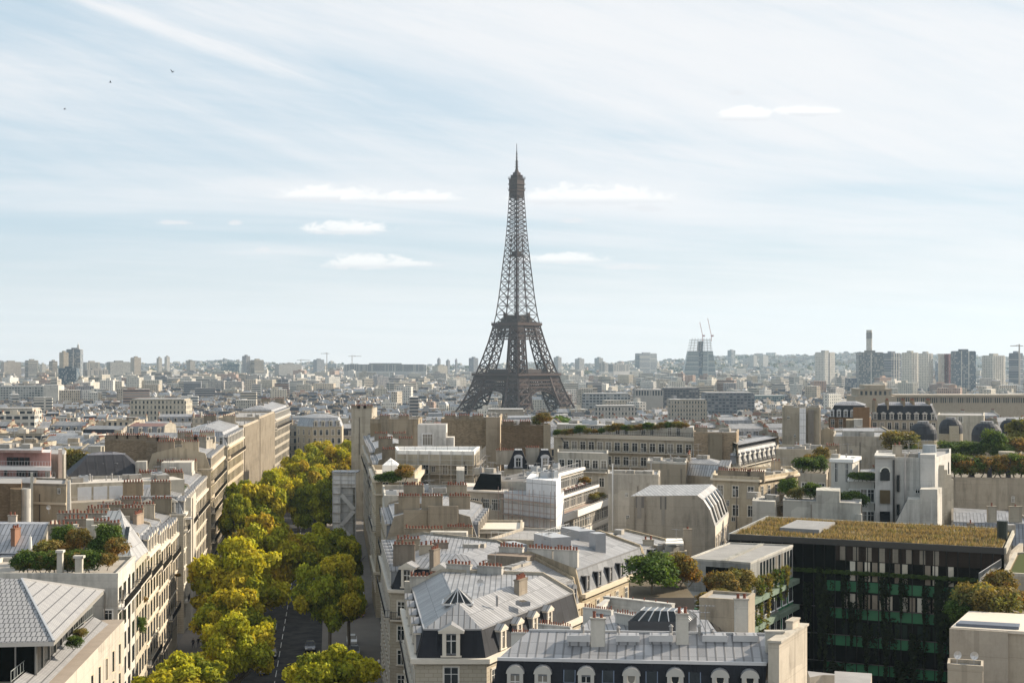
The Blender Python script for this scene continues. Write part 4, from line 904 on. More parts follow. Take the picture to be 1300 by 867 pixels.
# --- the row along the side street
def row(lab, t0, t1, ze, kind, h1, h2, depth=13.0, seed=2, c1=(.24, .25, .265), nd=4, wincol=(.62, .53, .40)):
    p, q = mv((1.8, 179.6), S, t0), mv((1.8, 179.6), S, t1); w = (-NS[0] * depth, -NS[1] * depth)
    bb = Bld(lab, [p, q, (q[0] + w[0], q[1] + w[1]), (p[0] + w[0], p[1] + w[1])], seed=seed); bb.walls(ze - .3, 'stone', wincol); bb.cornice(ze, .5, .45, edges=(0, 2))
    bb.mansard(ze, h1, h2, (1, 0, 1, 0), 1.0, None, c1, 'slate', (.37, .37, .375), 'zinc'); bb.windows(0, [ze - 3.6, ze - 6.9, ze - 10.2, ze - 13.5], nd + 1, 1.15, 2.1)
    bb.dormers(0, nd, kind, col=(.16, .165, .175)); return bb
r1 = row('cream row house with pale zinc roof and arched dormers, touching the pyramid skylight house', 0, 18, 19.0, 'arch', 2.9, 2.3, seed=3)
r1.bits(23.6, 7); mbox(r1, 'brown_flat_roof', [mv(p, S, 13.4) for p in [(-3.4, 184), (-8.6, 186.2), (-7.4, 189), (-2.2, 186.8)]], 22.5, 24.9, 'plaster', (.35, .3, .25), 'roofdeck', (.20, .155, .12))
r1.chimneys_on(3, [.3, .62], 24.2, 3.2, 1.4, 7, col=(.62, .60, .57))
mbox(r1, 'party_wall', [(2.9, 178.2), (3.7, 178.0), (5.6, 182.6), (4.9, 183.0)], 16, 23.4, 'plaster', (.40, .36, .30))
r2 = row('cream row house with metal boxes on its broad zinc roof and square dormers', 18.4, 45, 20.0, 'dark', 3.0, 1.9, 15, 4, nd=6)
r2.chimneys_on(3, [.32, .6, .84], 24.4, 3.4, 1.1, 8, col=(.70, .68, .65))
for (x, y, sx, sy, h) in ((5.5, 206, 5.5, 3.0, 2.0), (0.5, 207, 4.2, 1.5, .8), (9.5, 218, 6.0, 2.6, 1.5), (3.5, 201.5, 3.0, 1.0, .6), (12, 212, 2, 1.6, 1.6)): r2.add('air_duct', lambda m: m.box((x, y), sx, sy, 23.2, 24.6 + h, -1.15, 'metal', (.35, .36, .38), 'metal', (.5, .5, .5)))
r2.bits(24.4, 6)
r3 = row('short zinc roofed row house with low parapet just before the green bush', 45.4, 57, 20.2, 'dark', 2.4, 1.2, 15, 5, nd=2); r3.bits(23.6, 5)
# blue-white party walls with pots that stand across the row (one per joint)
# --- the inner block behind the long front building: zinc slopes, white party walls
c0 = Bld('low courtyard house with bright zinc slope and three white party walls topped by pots', [(1.5, 142), (22.5, 141), (24.5, 158), (9, 166)], seed=6)
c0.walls(20.3, 'plaster', (.6, .57, .52))
def slope(m):
    m.face([(0.8, 140.5, 20.6), (22.8, 140.0, 20.4), (20.5, 158, 23.4), (9.5, 163, 23.6)], 'zinc', (.37, .37, .38)); m.face([(9.5, 163, 23.6), (20.5, 158, 23.4), (25, 160, 20.4), (10, 168, 20.4)], 'zinc', (.36, .36, .36))
    m.face([(0.8, 140.5, 20.6), (9.5, 163, 23.6), (7.5, 165, 20.6), (0, 150, 20.6)], 'zinc', ZINC)
c0.add('roof', slope)
def pwall(bb, p, q, zb, zt, n, pots=True, t=.45, col=(.72, .71, .69), z2=None):
    l = math.hypot(q[0] - p[0], q[1] - p[1]); nn = ((q[1] - p[1]) / l * t, -(q[0] - p[0]) / l * t)
    w_ = bb.add('party_wall', lambda m: (m.prism([p, q, (q[0] - nn[0], q[1] - nn[1]), (p[0] - nn[0], p[1] - nn[1])], zb, zt, 'plaster', col), m.prism([(p[0] + nn[0] * .2, p[1] + nn[1] * .2), (q[0] + nn[0] * .2, q[1] + nn[1] * .2), (q[0] - nn[0] * 1.2, q[1] - nn[1] * 1.2), (p[0] - nn[0] * 1.2, p[1] - nn[1] * 1.2)], zt, zt + .14, 'plaster', tuple(c * .85 for c in col))))
    if pots:
        for k in range(n): t_ = (k + .5) / n; inst('chimney_pot', pot_mesh(bb.rnd.randrange(3)), w_, (p[0] + (q[0] - p[0]) * t_ - nn[0] / 2 - bb.org[0], p[1] + (q[1] - p[1]) * t_ - nn[1] / 2 - bb.org[1], zt + .14 - bb.org[2]), 0, (.42, .42, .75))
def pxwall(bb, pa, pb, zt, h, n, **k): pwall(bb, at(*pa, zt), at(*pb, zt), zt - h, zt, n, **k)
pxwall(c0, (649, 804), (681, 805), 23.8, 4.6, 12); pxwall(c0, (683, 793), (724, 797), 23.4, 4.0, 14); pxwall(c0, (740, 772), (776, 776), 23.8, 4.0, 13); pxwall(c0, (781, 779), (819, 785), 24.0, 3.6, 12)
c1 = Bld('low house with long white parapet wall, just below the big green bush', [(10.5, 160.5), (17, 156), (25, 166), (24, 181), (17, 183)], seed=7)
c1.walls(20.5, 'plaster', (.62, .59, .54), top='zinc', tcol=(.4, .4, .42)); pxwall(c1, (766, 758), (853, 768), 23.4, 2.6, 6, t=.6); pxwall(c1, (762, 771), (776, 760), 23.2, 3, 0)
def lantern(m):
    P = [(11.6, 150.6), (17.6, 149.8), (18.8, 153.6), (12.8, 154.6)]; Q = offset_poly(P, [1.0] * 4); m.prism(P, 20, 24.6, 'metal', (.07, .075, .085)); n = 4
    for i in range(4):
        j = (i + 1) % 4; m.face([(*P[i], 24.6), (*P[j], 24.6), (*Q[j], 25.5), (*Q[i], 25.5)], 'glass')
        for k in range(7): a_, b_ = lerp(P[i], P[j], k / 6), lerp(Q[i], Q[j], k / 6); m.bar((*a_, 24.62), (*b_, 25.52), .09, 'metal', (.55, .55, .55))
    m.face([(*q, 25.5) for q in Q], 'glass')
    for k in range(7): a_, b_ = lerp(Q[0], Q[1], k / 6), lerp(Q[3], Q[2], k / 6); m.bar((*a_, 25.53), (*b_, 25.53), .08, 'metal', (.6, .6, .6))
c0.add('glazed_lantern', lantern)
tw = Bld('beige stair tower with flat top beside the green wall', [(20.6, 166), (25.3, 164.2), (27.2, 169), (22.6, 171)], seed=8); tw.walls(24.2, 'plaster', (.48, .42, .34)); tw.parapet(24.2, .3)
# --- long bottom building with round and oval dormers
b = Bld('long slate mansard building along the bottom edge with round topped dormers and oval windows', [(-1.9, 133.6), (22.0, 131.4), (25.9, 139.6), (0.6, 142)], seed=9)
b.walls(20.4, 'stone', (.58, .53, .45)); b.cornice(20.6, .4, .4)
P = b.q
def b1roof(m):
    lo, hi, zr = 20.6, 24.0, 25.6
    f0, f1 = P[0], P[1]; g0, g1 = (P[0][0] + .6, P[0][1] + .9), (P[1][0] + .3, P[1][1] + .9); h0, h1 = (P[3][0] + 1.0, P[3][1] - 2.2), (P[2][0] - .6, P[2][1] - 2.0)
    m.face([(*f0, lo), (*f1, lo), (*g1, hi), (*g0, hi)], 'slate', SLATE); m.face([(*g0, hi), (*g1, hi), (*h1, zr), (*h0, zr)], 'zinc_fine', (.33, .33, .34))
    m.face([(*h0, zr), (*h1, zr), (*P[2], 21), (*P[3], 21)], 'zinc', ZINC); m.face([(*f0, lo), (*g0, hi), (*h0, zr), (*P[3], 21)][::-1], 'slate', SLATE)
    m.bar((*g0, hi + .05), (*g1, hi + .05), .28, 'metal', (.55, .55, .56)); m.bar((*h0, zr + .05), (*h1, zr + .05), .2, 'metal', (.5, .5, .5))
b.add('roof', b1roof); b.ze = 20.6; b.windows(0, [16.6, 13.2, 9.8, 6.4], 9, 1.15, 2.1)
ed = b.edge(0)
for px, kd in ((654, 'arch'), (689, 'arch'), (744, 'arch'), (801, 'oval'), (856, 'oval'), (912, 'oval'), (949, 'oval')):
    t = (atd(px, 133)[0] - P[0][0]) / (P[1][0] - P[0][0]); x, y = P[0][0] + (P[1][0] - P[0][0]) * t, P[0][1] + (P[1][1] - P[0][1]) * t
    d = b.put('dormer', dormer_mesh(kd, (.44, .42, .38)), (x, y + .1, 20.95), ed[4], None, (1.05, .9, 1.15)); inst('window', dormer_win(kd), d, (0, -.01, 0))
for px in (723, 772, 827, 881):
    t = (atd(px, 133)[0] - P[0][0]) / (P[1][0] - P[0][0]); x, y = lerp(P[0], P[1], t)
    b.put('roof_window', tmpl(('roof_window',), lambda m: (m.face([(-.5, -.0, 0), (.5, -.0, 0), (.5, .28, 1.05), (-.5, .28, 1.05)], 'glass'), m.bar((-.5, 0, 0), (-.5, .28, 1.05), .08, 'metal', (.12, .15, .2)), m.bar((.5, 0, 0), (.5, .28, 1.05), .08, 'metal', (.12, .15, .2)), m.bar((-.5, 0, 0), (.5, 0, 0), .08, 'metal', (.12, .15, .2)))), (x, y + .42, 22.2), ed[4])
for px, w in ((735, 2.0), (797, 2.0), (839, 2.0), (907, 2.1), (946, 2.1)):
    x, y = atd(px, 137.2); b.put('roof_hatch', tmpl(('low_hatch', w), lambda m: (m.prism([(-w / 2, -.7), (w / 2, -.7), (w / 2, .7), (-w / 2, .7)], -.6, .35, 'zinc_fine', (.42, .42, .43)), m.box((0, -.72), w + .15, .1, -.2, .36, 0, 'metal', (.5, .5, .5)))), (x, y, 25.4), ed[4])
b.chimney(*atd(759, 136.6), 25.0, 1.3, 2.2, .0, 2, (.70, .67, .62)); b.chimney(*atd(866, 136.6), 25.0, 1.1, 2.6, .0, 2, (.70, .67, .62)); b.chimney(*atd(941, 140), 25.4, 1.2, 3.0, .0, 2, (.70, .67, .62))
def wall1(m):
    p, q = (22.2, 131.6), (26.3, 139.8); n1 = (.894, -.447); P0, P1 = p, q; T_ = .9
    pr = [(P0, 0), (P0, 24.8), ((P0[0] + .2, P0[1] + .4), 26.0), (P1, 26.3), (P1, 0)]
    m.prism([(22.3, 131.4), (23.2, 131.1), (27.3, 139.6), (26.4, 140.0)], 0, 26.1, 'plaster', (.64, .58, .50)); m.prism([(22.15, 131.25), (23.35, 130.9), (27.5, 139.7), (26.3, 140.15)], 26.1, 26.3, 'plaster', (.6, .56, .5))
b.add('party_wall', wall1)
b.chimney(25.6, 137.6, 26.0, 2.2, .9, 1.1, 0, (.68, .62, .54)); b.chimney(23.4, 134.6, 25.6, 1.6, .8, 0, 0, (.7, .67, .62)); b.bits(25.3, 4, poly=[(2, 138), (21, 136.5), (21, 138), (2, 139.5)], kinds=('vent', 'vent', 'antenna'))
lo = Bld('small white gable end at the bottom edge, right of the tall pale party wall', [(26.5, 124), (29, 122.5), (31, 130), (28, 131)], seed=10); lo.walls(23.7, 'plaster', (.64, .58, .5))

# --- second corner building with conical zinc hip
q0 = [(-16.6, 206), (-7.5, 203.5), (-2.0, 205.5), (3.0, 219), (-20.8, 240)]
b = Bld('pale mansard building with fan shaped zinc hip and many chimneys, behind the pyramid house', q0, seed=11)
b.walls(18.9, 'stone', (.50, .45, .38)); b.cornice(19.2, .4, .4)
b.mansard(19.2, 2.8, 1.5, (1, 1, 1, 0, 1), 1.3, 5.0, SLATE, 'slate', (.36, .36, .37), 'zinc')
b.windows(0, [15.6, 12.3, 9, 5.6], 3, 1.1, 2.0); b.windows(4, [15.6, 12.3, 9, 5.6, 2], 11, 1.1, 2.0); b.windows(2, [15.6, 12.3, 9], 5, 1.1, 2.0); b.windows(1, [15.6, 12.3], 2, 1.1, 2.0)
b.dormers(0, 2, 'pediment', dz=.5, sc=(1.2, 1, 1.3), col=(.55, .5, .43)); b.dormers(4, 9, 'arch', dz=.5, col=(.5, .48, .44)); b.dormers(2, 4, 'arch', dz=.5, col=(.35, .35, .35)); b.balcony(4, 15.2, .7); b.balcony(0, 15.2, .7)
for (px, py, l, h, rz, n, c) in ((518, 686, 3.4, 1.8, .2, 7, TAN), (513, 697, 3.0, 2.2, 0, 6, (.3, .26, .22)), (541, 692, 2.0, 1.6, .2, 3, (.55, .5, .42)), (559, 689, 2.2, 1.6, .2, 4, (.35, .3, .26)), (552, 701, 2.2, 2.0, 1.2, 4, (.3, .26, .22))):
    x, y = at(px, py + 8, 23.4); b.chimney(x, y, 22.6, l, h, rz, n, c)
mbox(b, 'roof_box', [(-12.6, 232), (-7.0, 231.4), (-6.8, 233.4), (-12.4, 234)], 21, 24.0, 'plaster', (.66, .64, .60)); b.chimney(-13.8, 236.5, 22.6, 6, 1.3, -.1, 12, TAN); b.chimney(-8.2, 236.4, 22.6, 4, 1.5, -.1, 10, TAN); b.bits(23.2, 5)
g_ = Bld('small blue-white house end with clay pots, between fan roof and zinc row', [(-5.5, 196.5), (2.4, 193.6), (3.4, 196.5), (-4.4, 199.5)], seed=12); g_.walls(21.6, 'plaster', (.62, .63, .64)); g_.windows(0, [17], 2, .8, 1.2)
pxwall(g_, (407, 720), (408, 719), 22, .5, 0, pots=False) if False else None
for (x, y, l, n) in ((-3.9, 196.6, 4.6, 9), (.4, 195.2, 3.8, 7)): g_.chimney(x, y, 21.5, l, .5, -.35, n, (.6, .6, .6))
# --- tan party-wall building behind it
b = Bld('grey roofed avenue building with a big tan party wall facing us', [(-20.4, 244), (-5.5, 244), (-4.0, 268), (-23.2, 268)], seed=13)
b.walls(21.5, 'stone', (.44, .39, .32)); b.mansard(21.5, 3.2, 1.6, (0, 1, 0, 1), 1.3, None, (.2, .21, .23), 'slate', ZINC, 'zinc'); b.windows(3, [18.2, 15, 11.8, 8.6, 5.4], 8); b.dormers(3, 7, 'pediment', col=(.5, .45, .38)); b.dormers(1, 6, 'arch'); b.balcony(3, 15, .7); b.balcony(3, 18, .6)
mbox(b, 'party_wall', [(-17.5, 243.4), (-8.6, 243.4), (-8.6, 243.95), (-17.5, 243.95)], 10, 26.2, 'plaster', (.40, .345, .27)); mbox(b, 'party_wall', [(-13.5, 242.8), (-8.7, 242.8), (-8.7, 243.39), (-13.5, 243.39)], 14, 26.9, 'plaster', (.44, .38, .30)); mbox(b, 'party_wall', [(-19.5, 250), (-14.5, 250), (-14.5, 250.5), (-19.5, 250.5)], 20, 26.6, 'plaster', (.36, .31, .25))
b.chimneys_on(0, [.25, .5, .8], 27.2, 3.4, 1.0, 8, ins=.6, col=TAN); b.chimneys_on(2, [.3, .7], 26.6, 3.5, 1.4, 8); b.bits(26.4, 8)
b = Bld('white rendered rooftop house with a planted terrace, just before the scaffolded cream building', [(-22.8, 270), (-11.5, 270), (-10.5, 292), (-25, 292)], seed=14)
b.walls(25.3, 'plaster', (.66, .64, .60)); b.parapet(25.3, .8); b.windows(3, [21.6, 18.2, 15, 11.8, 8.6, 5.4], 7); b.windows(0, [21.8], 3); b.balcony(3, 21.3, .7); b.bits(25.5, 8, poly=b.q, kinds=('hatch', 'vent', 'antenna', 'skylight', 'air_unit'))
# --- scaffolded cream building and the stone palace behind
b = Bld('cream stone building with heavy cornice, white tent on its roof terrace', [(-26.5, 294), (-19, 294), (-19, 318), (-29.5, 318)], seed=15)
b.walls(27.0, 'stone', (.56, .49, .38)); b.cornice(27.2, .7, .7); b.cornice(24.2, .3, .3); b.cornice(9.0, .5, .5); b.parapet(27.2, .9); b.windows(0, [24.4, 20.8, 17, 13.2, 9.4], 2, 1.2, 2.3); b.windows(3, [20.8, 17, 13.2, 9.4, 5], 7, 1.2, 2.3); b.balcony(3, 16.8, .7)
t = thing('party_tent', 'small white tent with peaked top on the stone roof terrace', 'tent', (-24.2, 301, 27.25)); m = MB()
TP = [(-25.7, 299), (-22.7, 299), (-22.7, 303), (-25.7, 303)]; m.prism(TP, 27.3, 29.4, 'tarp', (.78, .77, .75)); 
for i in range(4): m.face([(*TP[i], 29.4), (*TP[(i + 1) % 4], 29.4), (-24.2, 301, 30.7)], 'tarp', (.8, .79, .77))
m.build('canopy', t)
b = Bld('beige building wrapped in pale scaffold netting with a white temporary roof edge', [(-24.5, 322), (-8.0, 319), (-7.2, 336), (-26, 336)], seed=16)
b.walls(30.2, 'plaster', (.56, .51, .42), top='tarp', tcol=(.72, .71, .69)); b.windows(0, [25.8, 22.2, 18.6], 4, 1.2, 2.1); b.parapet(30.2, .7, .5, (.74, .73, .70), 'tarp')
def scaffold(bb, e, z0, z1, out=1.3, step=2.4, dz=2.0, t0=0., t1=1., col=(.40, .39, .37), net=None):
    a, c, l, nn, rz = bb.edge(e); A, B = lerp(a, c, t0), lerp(a, c, t1); L2 = l * (t1 - t0); n = max(1, int(L2 / step))
    def fn(m):
        for o_ in (.35, out):
            for k in range(n + 1): q = lerp(A, B, k / n); x, y = q[0] + nn[0] * o_, q[1] + nn[1] * o_; m.bar((x, y, z0), (x, y, z1 + 1), .09, 'metal', col)
            z = z0
            while z < z1: m.bar((A[0] + nn[0] * o_, A[1] + nn[1] * o_, z), (B[0] + nn[0] * o_, B[1] + nn[1] * o_, z), .08, 'metal', col); m.bar((A[0] + nn[0] * o_, A[1] + nn[1] * o_, z + 1), (B[0] + nn[0] * o_, B[1] + nn[1] * o_, z + 1), .05, 'metal', col); z += dz
        z = z0
        while z < z1: m.prism([(A[0] + nn[0] * out, A[1] + nn[1] * out), (B[0] + nn[0] * out, B[1] + nn[1] * out), (B[0] + nn[0] * .4, B[1] + nn[1] * .4), (A[0] + nn[0] * .4, A[1] + nn[1] * .4)], z - .06, z, 'matte', (.35, .3, .24)); z += dz
    s_ = bb.add('scaffolding', fn)
    if net: bb.add('netting', lambda m: m.prism([(A[0] + nn[0] * .30, A[1] + nn[1] * .30), (B[0] + nn[0] * .30, B[1] + nn[1] * .30), (B[0] + nn[0] * .24, B[1] + nn[1] * .24), (A[0] + nn[0] * .24, A[1] + nn[1] * .24)], z0, z1, 'tarp', net), s_)
scaffold(b, 0, 10, 30, 1.3, 2.2, 2.0); scaffold(b, 1, 10, 30)
b = Bld('plain white lift housing with one dark opening, among tan party walls', [(-22.0, 352), (-15.4, 352), (-15.4, 360), (-22, 360)], seed=17, name='lift_housing', cat='rooftop box'); b.walls(35.0, 'plaster', (.74, .73, .72)); b.windows(0, [30.2], 1, 2.4, 2.6, t0=.1, t1=.6); mbox(b, 'step', [(-15.4, 352.5), (-13.6, 352.5), (-13.6, 358), (-15.4, 358)], 20, 32, 'plaster', (.7, .69, .68))
def pw(lab, px0, px1, py, d, col, dep=10, mat='plaster', zb=None, roof=True, side=True, seed=20, stacks=(.2, .5, .8), bands=0, z0=None):
    a, c = atd(px0, d), atd(px1, d); zt = zat(py, d); bb = Bld(lab, [a, c, (c[0] + .4, c[1] + dep), (a[0], a[1] + dep)], seed=seed, z0=z0); bb.walls(zt, mat, col, top='zinc', tcol=(.4, .4, .41)); bb.parapet(zt, .35, .4, tuple(k * .9 for k in col))
    for k in stacks: bb.chimney(a[0] + (c[0] - a[0]) * k, d + .9, zt, 2.8, 1.0, 0, 6, None, False)
    for k in range(bands): mbox(bb, 'buttress', [(a[0] + (c[0] - a[0]) * (k + .6) / bands, d - .35), (a[0] + (c[0] - a[0]) * (k + .6) / bands + 1.2, d - .35), (a[0] + (c[0] - a[0]) * (k + .6) / bands + 1.2, d), (a[0] + (c[0] - a[0]) * (k + .6) / bands, d)], zt - 12, zt + .2, 'plaster', tuple(k_ * .85 for k_ in col))
    bb.bits(zt + .1, 5, poly=bb.q, kinds=('vent', 'hatch', 'antenna')); return bb
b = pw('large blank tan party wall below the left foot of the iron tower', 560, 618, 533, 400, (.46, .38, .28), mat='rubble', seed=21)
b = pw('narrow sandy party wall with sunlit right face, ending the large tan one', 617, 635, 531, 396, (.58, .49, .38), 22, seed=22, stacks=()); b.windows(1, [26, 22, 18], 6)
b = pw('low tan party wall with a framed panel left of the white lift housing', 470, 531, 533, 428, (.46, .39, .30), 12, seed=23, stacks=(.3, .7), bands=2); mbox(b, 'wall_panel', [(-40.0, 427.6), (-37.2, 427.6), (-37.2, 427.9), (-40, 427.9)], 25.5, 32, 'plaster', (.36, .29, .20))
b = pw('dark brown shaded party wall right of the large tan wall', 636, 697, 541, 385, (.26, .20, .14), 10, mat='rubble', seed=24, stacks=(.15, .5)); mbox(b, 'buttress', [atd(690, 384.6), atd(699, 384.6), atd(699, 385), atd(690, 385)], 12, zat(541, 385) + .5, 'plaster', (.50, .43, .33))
b = pw('cream building with a pale top, leftmost by the tan walls', 446, 472, 520, 470, (.58, .54, .47), 14, seed=25)
# --- two dark pyramid roofs with dormers
b = Bld('cream house with two dark pavilion roofs and curved dormers', [atd(640, 330), atd(707, 326), atd(712, 342), atd(640, 345)], seed=26)
b.walls(26.4, 'plaster', (.60, .55, .47), top='zinc', tcol=(.42, .42, .43)); b.windows(0, [23.2], 5, 1.1, 1.9)
for (xa, xb) in ((644, 672), (678, 706)):
    def pav(m):
        a_, c_ = atd(xa, 329), atd(xb, 329); P_ = [a_, c_, (c_[0], 338), (a_[0], 338)]; Q_ = offset_poly(P_, [1.6] * 4)
        for i in range(4): m.face([(*P_[i], 26.45), (*P_[(i + 1) % 4], 26.45), (*Q_[(i + 1) % 4], 30.4), (*Q_[i], 30.4)], 'slate', SLATE)
        m.face([(*q, 30.4) for q in Q_], 'zinc', ZINC)
    b.add('pavilion_roof', pav); x, y = atd((xa + xb) / 2, 329); d = b.put('dormer', dormer_mesh('arch', (.45, .46, .48)), (x, y, 26.9), 0, None, (1.3, 1, 1.1)); inst('window', dormer_win('arch'), d, (0, -.01, 0))
b.chimney(*atd(676, 334), 28, 3, 2.6, 0, 6, (.6, .55, .48)); b.chimney(*atd(641, 334), 28, 4, 2.0, 0, 8, (.6, .55, .48))
b = Bld('white annex with a row of windows, right of the two pavilion roofs', [atd(708, 345), atd(772, 340), atd(772, 352), atd(708, 356)], seed=27); b.walls(28.6, 'plaster', (.66, .63, .57)); b.parapet(28.6, .5); b.windows(0, [25.6], 6, 1.3, 1.8); b.windows(0, [21.5], 4, 1.2, 2.0); b.balcony(0, 24.9, .9)
# --- modern stepped glass building with tarpaulin
b = Bld('modern corner block with ribbon windows in shade and a dark glass sloped roof', [atd(590, 285), atd(639, 281), (0.6, 296), atd(590, 300)], seed=28)
b.walls(25.6, 'plaster', (.56, .51, .45)); b.cornice(25.8, .3, .4)
for z in (22.2, 18.4, 14.6): b.windows(0, [z], 3, 1.75, 2.1, style='plain', t0=.12, t1=.95)
b.windows(0, [8.2], 2, 1.5, 3.2, t0=.2, t1=.9); b.balcony(0, 12.5, 1.0); b.balcony(0, 8.0, .5)
def sl(m):
    a_, c_ = atd(600, 284.4), atd(636, 282.3); m.face([(*a_, 25.9), (*c_, 25.9), (c_[0], c_[1] + 4, 28.6), (a_[0] + 1.4, a_[1] + 4, 28.6)], 'mirror'); m.prism([(a_[0] + 1.4, a_[1] + 4), (c_[0], c_[1] + 4), (c_[0], c_[1] + 9), (a_[0] + 1.4, a_[1] + 9)], 25.6, 28.6, 'plaster', (.5, .48, .44), 'roofdeck', (.25, .25, .25))
b.add('sloped_glass_roof', sl); b.bits(28.7, 7, poly=[atd(600, 290), atd(636, 288), atd(636, 292), atd(600, 293)], kinds=('air_unit', 'hatch', 'vent', 'antenna')); mbox(b, 'side_wing', [atd(579.5, 287), atd(589.5, 286), atd(589.5, 297), atd(579.5, 297)], 0, 29.3, 'plaster', (.66, .63, .58))
b = Bld('building hidden under wrinkled white tarpaulin and steel scaffolding', [atd(639.5, 279), atd(706, 268), atd(716, 284), atd(641, 294)], seed=29)
b.walls(25.6, 'tarp', (.60, .60, .61), top='roofdeck', tcol=(.3, .3, .3)); mbox(b, 'wrapped_top', [atd(668, 274), atd(706, 268.5), atd(712, 280), atd(674, 286)], 25.6, 28.8, 'tarp', (.64, .64, .65)); scaffold(b, 0, 8, 26, 1.3, 2.6, 2.8, col=(.30, .22, .2)); b.bits(28.9, 6, poly=[atd(670, 276), atd(704, 271), atd(708, 279), atd(676, 283)], kinds=('air_unit', 'air_unit', 'hatch', 'antenna'))
p0, p1 = (7.9, 266), (19.4, 300)
p0, p1 = at(708, 651, 21.5), at(772, 628, 21.5)
u_ = (p1[0] - p0[0], p1[1] - p0[1]); l_ = math.hypot(*u_); u_ = (u_[0] / l_, u_[1] / l_); n_ = (u_[1], -u_[0]); TERR = (p0, p1, n_)
b = Bld('white modern building stepping back in long sunlit terraces with ribbon windows and roof cafe', [p0, p1, mv(p1, n_, -14), mv(p0, n_, -14)], seed=30)
b.walls(20.4, 'plaster', (.68, .63, .56), top='roofdeck', tcol=(.4, .3, .25))
def tier(k, zb, zt, ins, wn):
    a_, c_ = mv(p0, n_, -ins), mv(p1, n_, -ins); P_ = [a_, c_, mv(p1, n_, -14), mv(p0, n_, -14)]
    mbox(b, 'upper_storey', P_, zb, zt, 'plaster', (.68, .64, .58), 'roofdeck', (.13, .125, .12))
    mbox(b, 'terrace_slab', [mv(a_, n_, .5), mv(c_, n_, .5), mv(c_, n_, -.2), mv(a_, n_, -.2)], zt - .45, zt + .1, 'paint', (.74, .71, .66))
    me = win_mesh(1.25, 2.1, 'plain', CREAM); rz = math.atan2(n_[0], -n_[1]); nn_ = int(l_ / 1.6)
    for j in range(nn_): q = lerp(a_, c_, (j + .5) / nn_); b.put('window', me, (q[0] + n_[0] * .03, q[1] + n_[1] * .03, zb + .5), rz)
tier(0, 20.4, 23.6, 2.4, 20); tier(1, 23.6, 27.2, 5.5, 20)
_a, _c = mv(p0, n_, -6.5), mv(p1, n_, -6.5); b.bits(27.3, 9, poly=[_a, _c, mv(p1, n_, -13), mv(p0, n_, -13)], kinds=('air_unit', 'hatch', 'air_unit', 'vent', 'antenna', 'skylight')); b.add('roof_railing', lambda m: rail_mb(m, [_a, _c], 27.2, 1.0, 1.2, (.6, .6, .6), .06))
b.windows(0, [17.0, 13.4, 9.8], 20, 1.35, 2.1, 'plain'); b.band(0, 19.6, 20.9, .8, col=(.72, .69, .64)); b.band(0, 15.8, 16.6, .3)
b.add('railing', lambda m: (rail_mb(m, [mv(p0, n_, .6), mv(p1, n_, .6)], 20.9, .9, .5), rail_mb(m, [mv(p0, n_, -2.1), mv(p1, n_, -2.1)], 23.7, .9, .5)))
cafe = random.Random(5)
def table_set(x, y, z, kind='red'):
    t_ = thing('terrace_table', '', 'table', (x, y, z)); m = MB(); m.cyl((x, y), .4, .4, z + .70, z + .74, 10, 'paint', (.6, .6, .58)); m.build('table_top', t_); m = MB(); m.bar((x, y, z), (x, y, z + .7), .07, 'metal', DARK); m.build('leg', t_); return t_
cafe_spots = []
for k in range(11):
    q = lerp(p0, p1, .08 + .08 * k); x, y = mv(q, n_, -3.6); t_ = table_set(x, y, 23.6)
    t_['label'] = 'small round pale table on the roof cafe terrace'; t_['group'] = 'tables on the roof cafe terrace'
    for s_ in (-1, 1):
        xx, yy = x + u_[0] * .8 * s_, y + u_[1] * .8 * s_; c_ = thing('terrace_chair', 'red-brown chair beside a small table on the roof cafe terrace', 'chair', (xx, yy, 23.6), 'chairs on the roof cafe terrace')
        m = MB(); m.box((xx, yy), .45, .45, 24.02, 24.09, .3, 'cloth', (.25, .07, .05)); m.build('seat', c_); m = MB(); m.box((xx + u_[0] * .22 * s_, yy + u_[1] * .22 * s_), .06, .45, 24.1, 24.55, .3, 'cloth', (.25, .07, .05)); m.build('backrest', c_)
        for a_, e_ in ((-1, -1), (-1, 1), (1, -1), (1, 1)): m = MB(); m.bar((xx + .19 * a_, yy + .19 * e_, 23.6), (xx + .19 * a_, yy + .19 * e_, 24.03), .04, 'metal', DARK); m.build('leg', c_)
# --- pale annex in front of it
b = Bld('pale flat roofed annex with white terrace rails, just above the zinc row', [(-3.6, 232), (3.6, 229.5), (9.6, 244), (1.8, 247)], seed=31); b.walls(22.6, 'plaster', (.58, .53, .46)); b.parapet(22.6, .4); b.windows(1, [19.0], 4, 1.1, 2.0); b.add('railing', lambda m: rail_mb(m, [(-3.2, 232.4), (3.4, 230.2), (9.2, 243.6)], 23.0, 1.0, 1.0, (.75, .75, .73), .07)); b.bit('air_unit', 0.5, 233, 18, 0)
mbox(b, 'air_unit', [(-1.6, 228.6), (1.6, 227.6), (2.2, 229.2), (-1.0, 230.2)], 17, 20.2, 'metal', (.2, .2, .22))
b = Bld('cream back building with two tall dark windows beside the fan roof', [(-6.5, 248), (1.6, 247.5), (1.8, 262), (-6.4, 262)], seed=32); b.walls(22.0, 'plaster', (.58, .52, .43)); b.cornice(22.2, .3, .3); b.windows(0, [17.2], 2, 1.4, 3.2); b.parapet(22.2, .4)
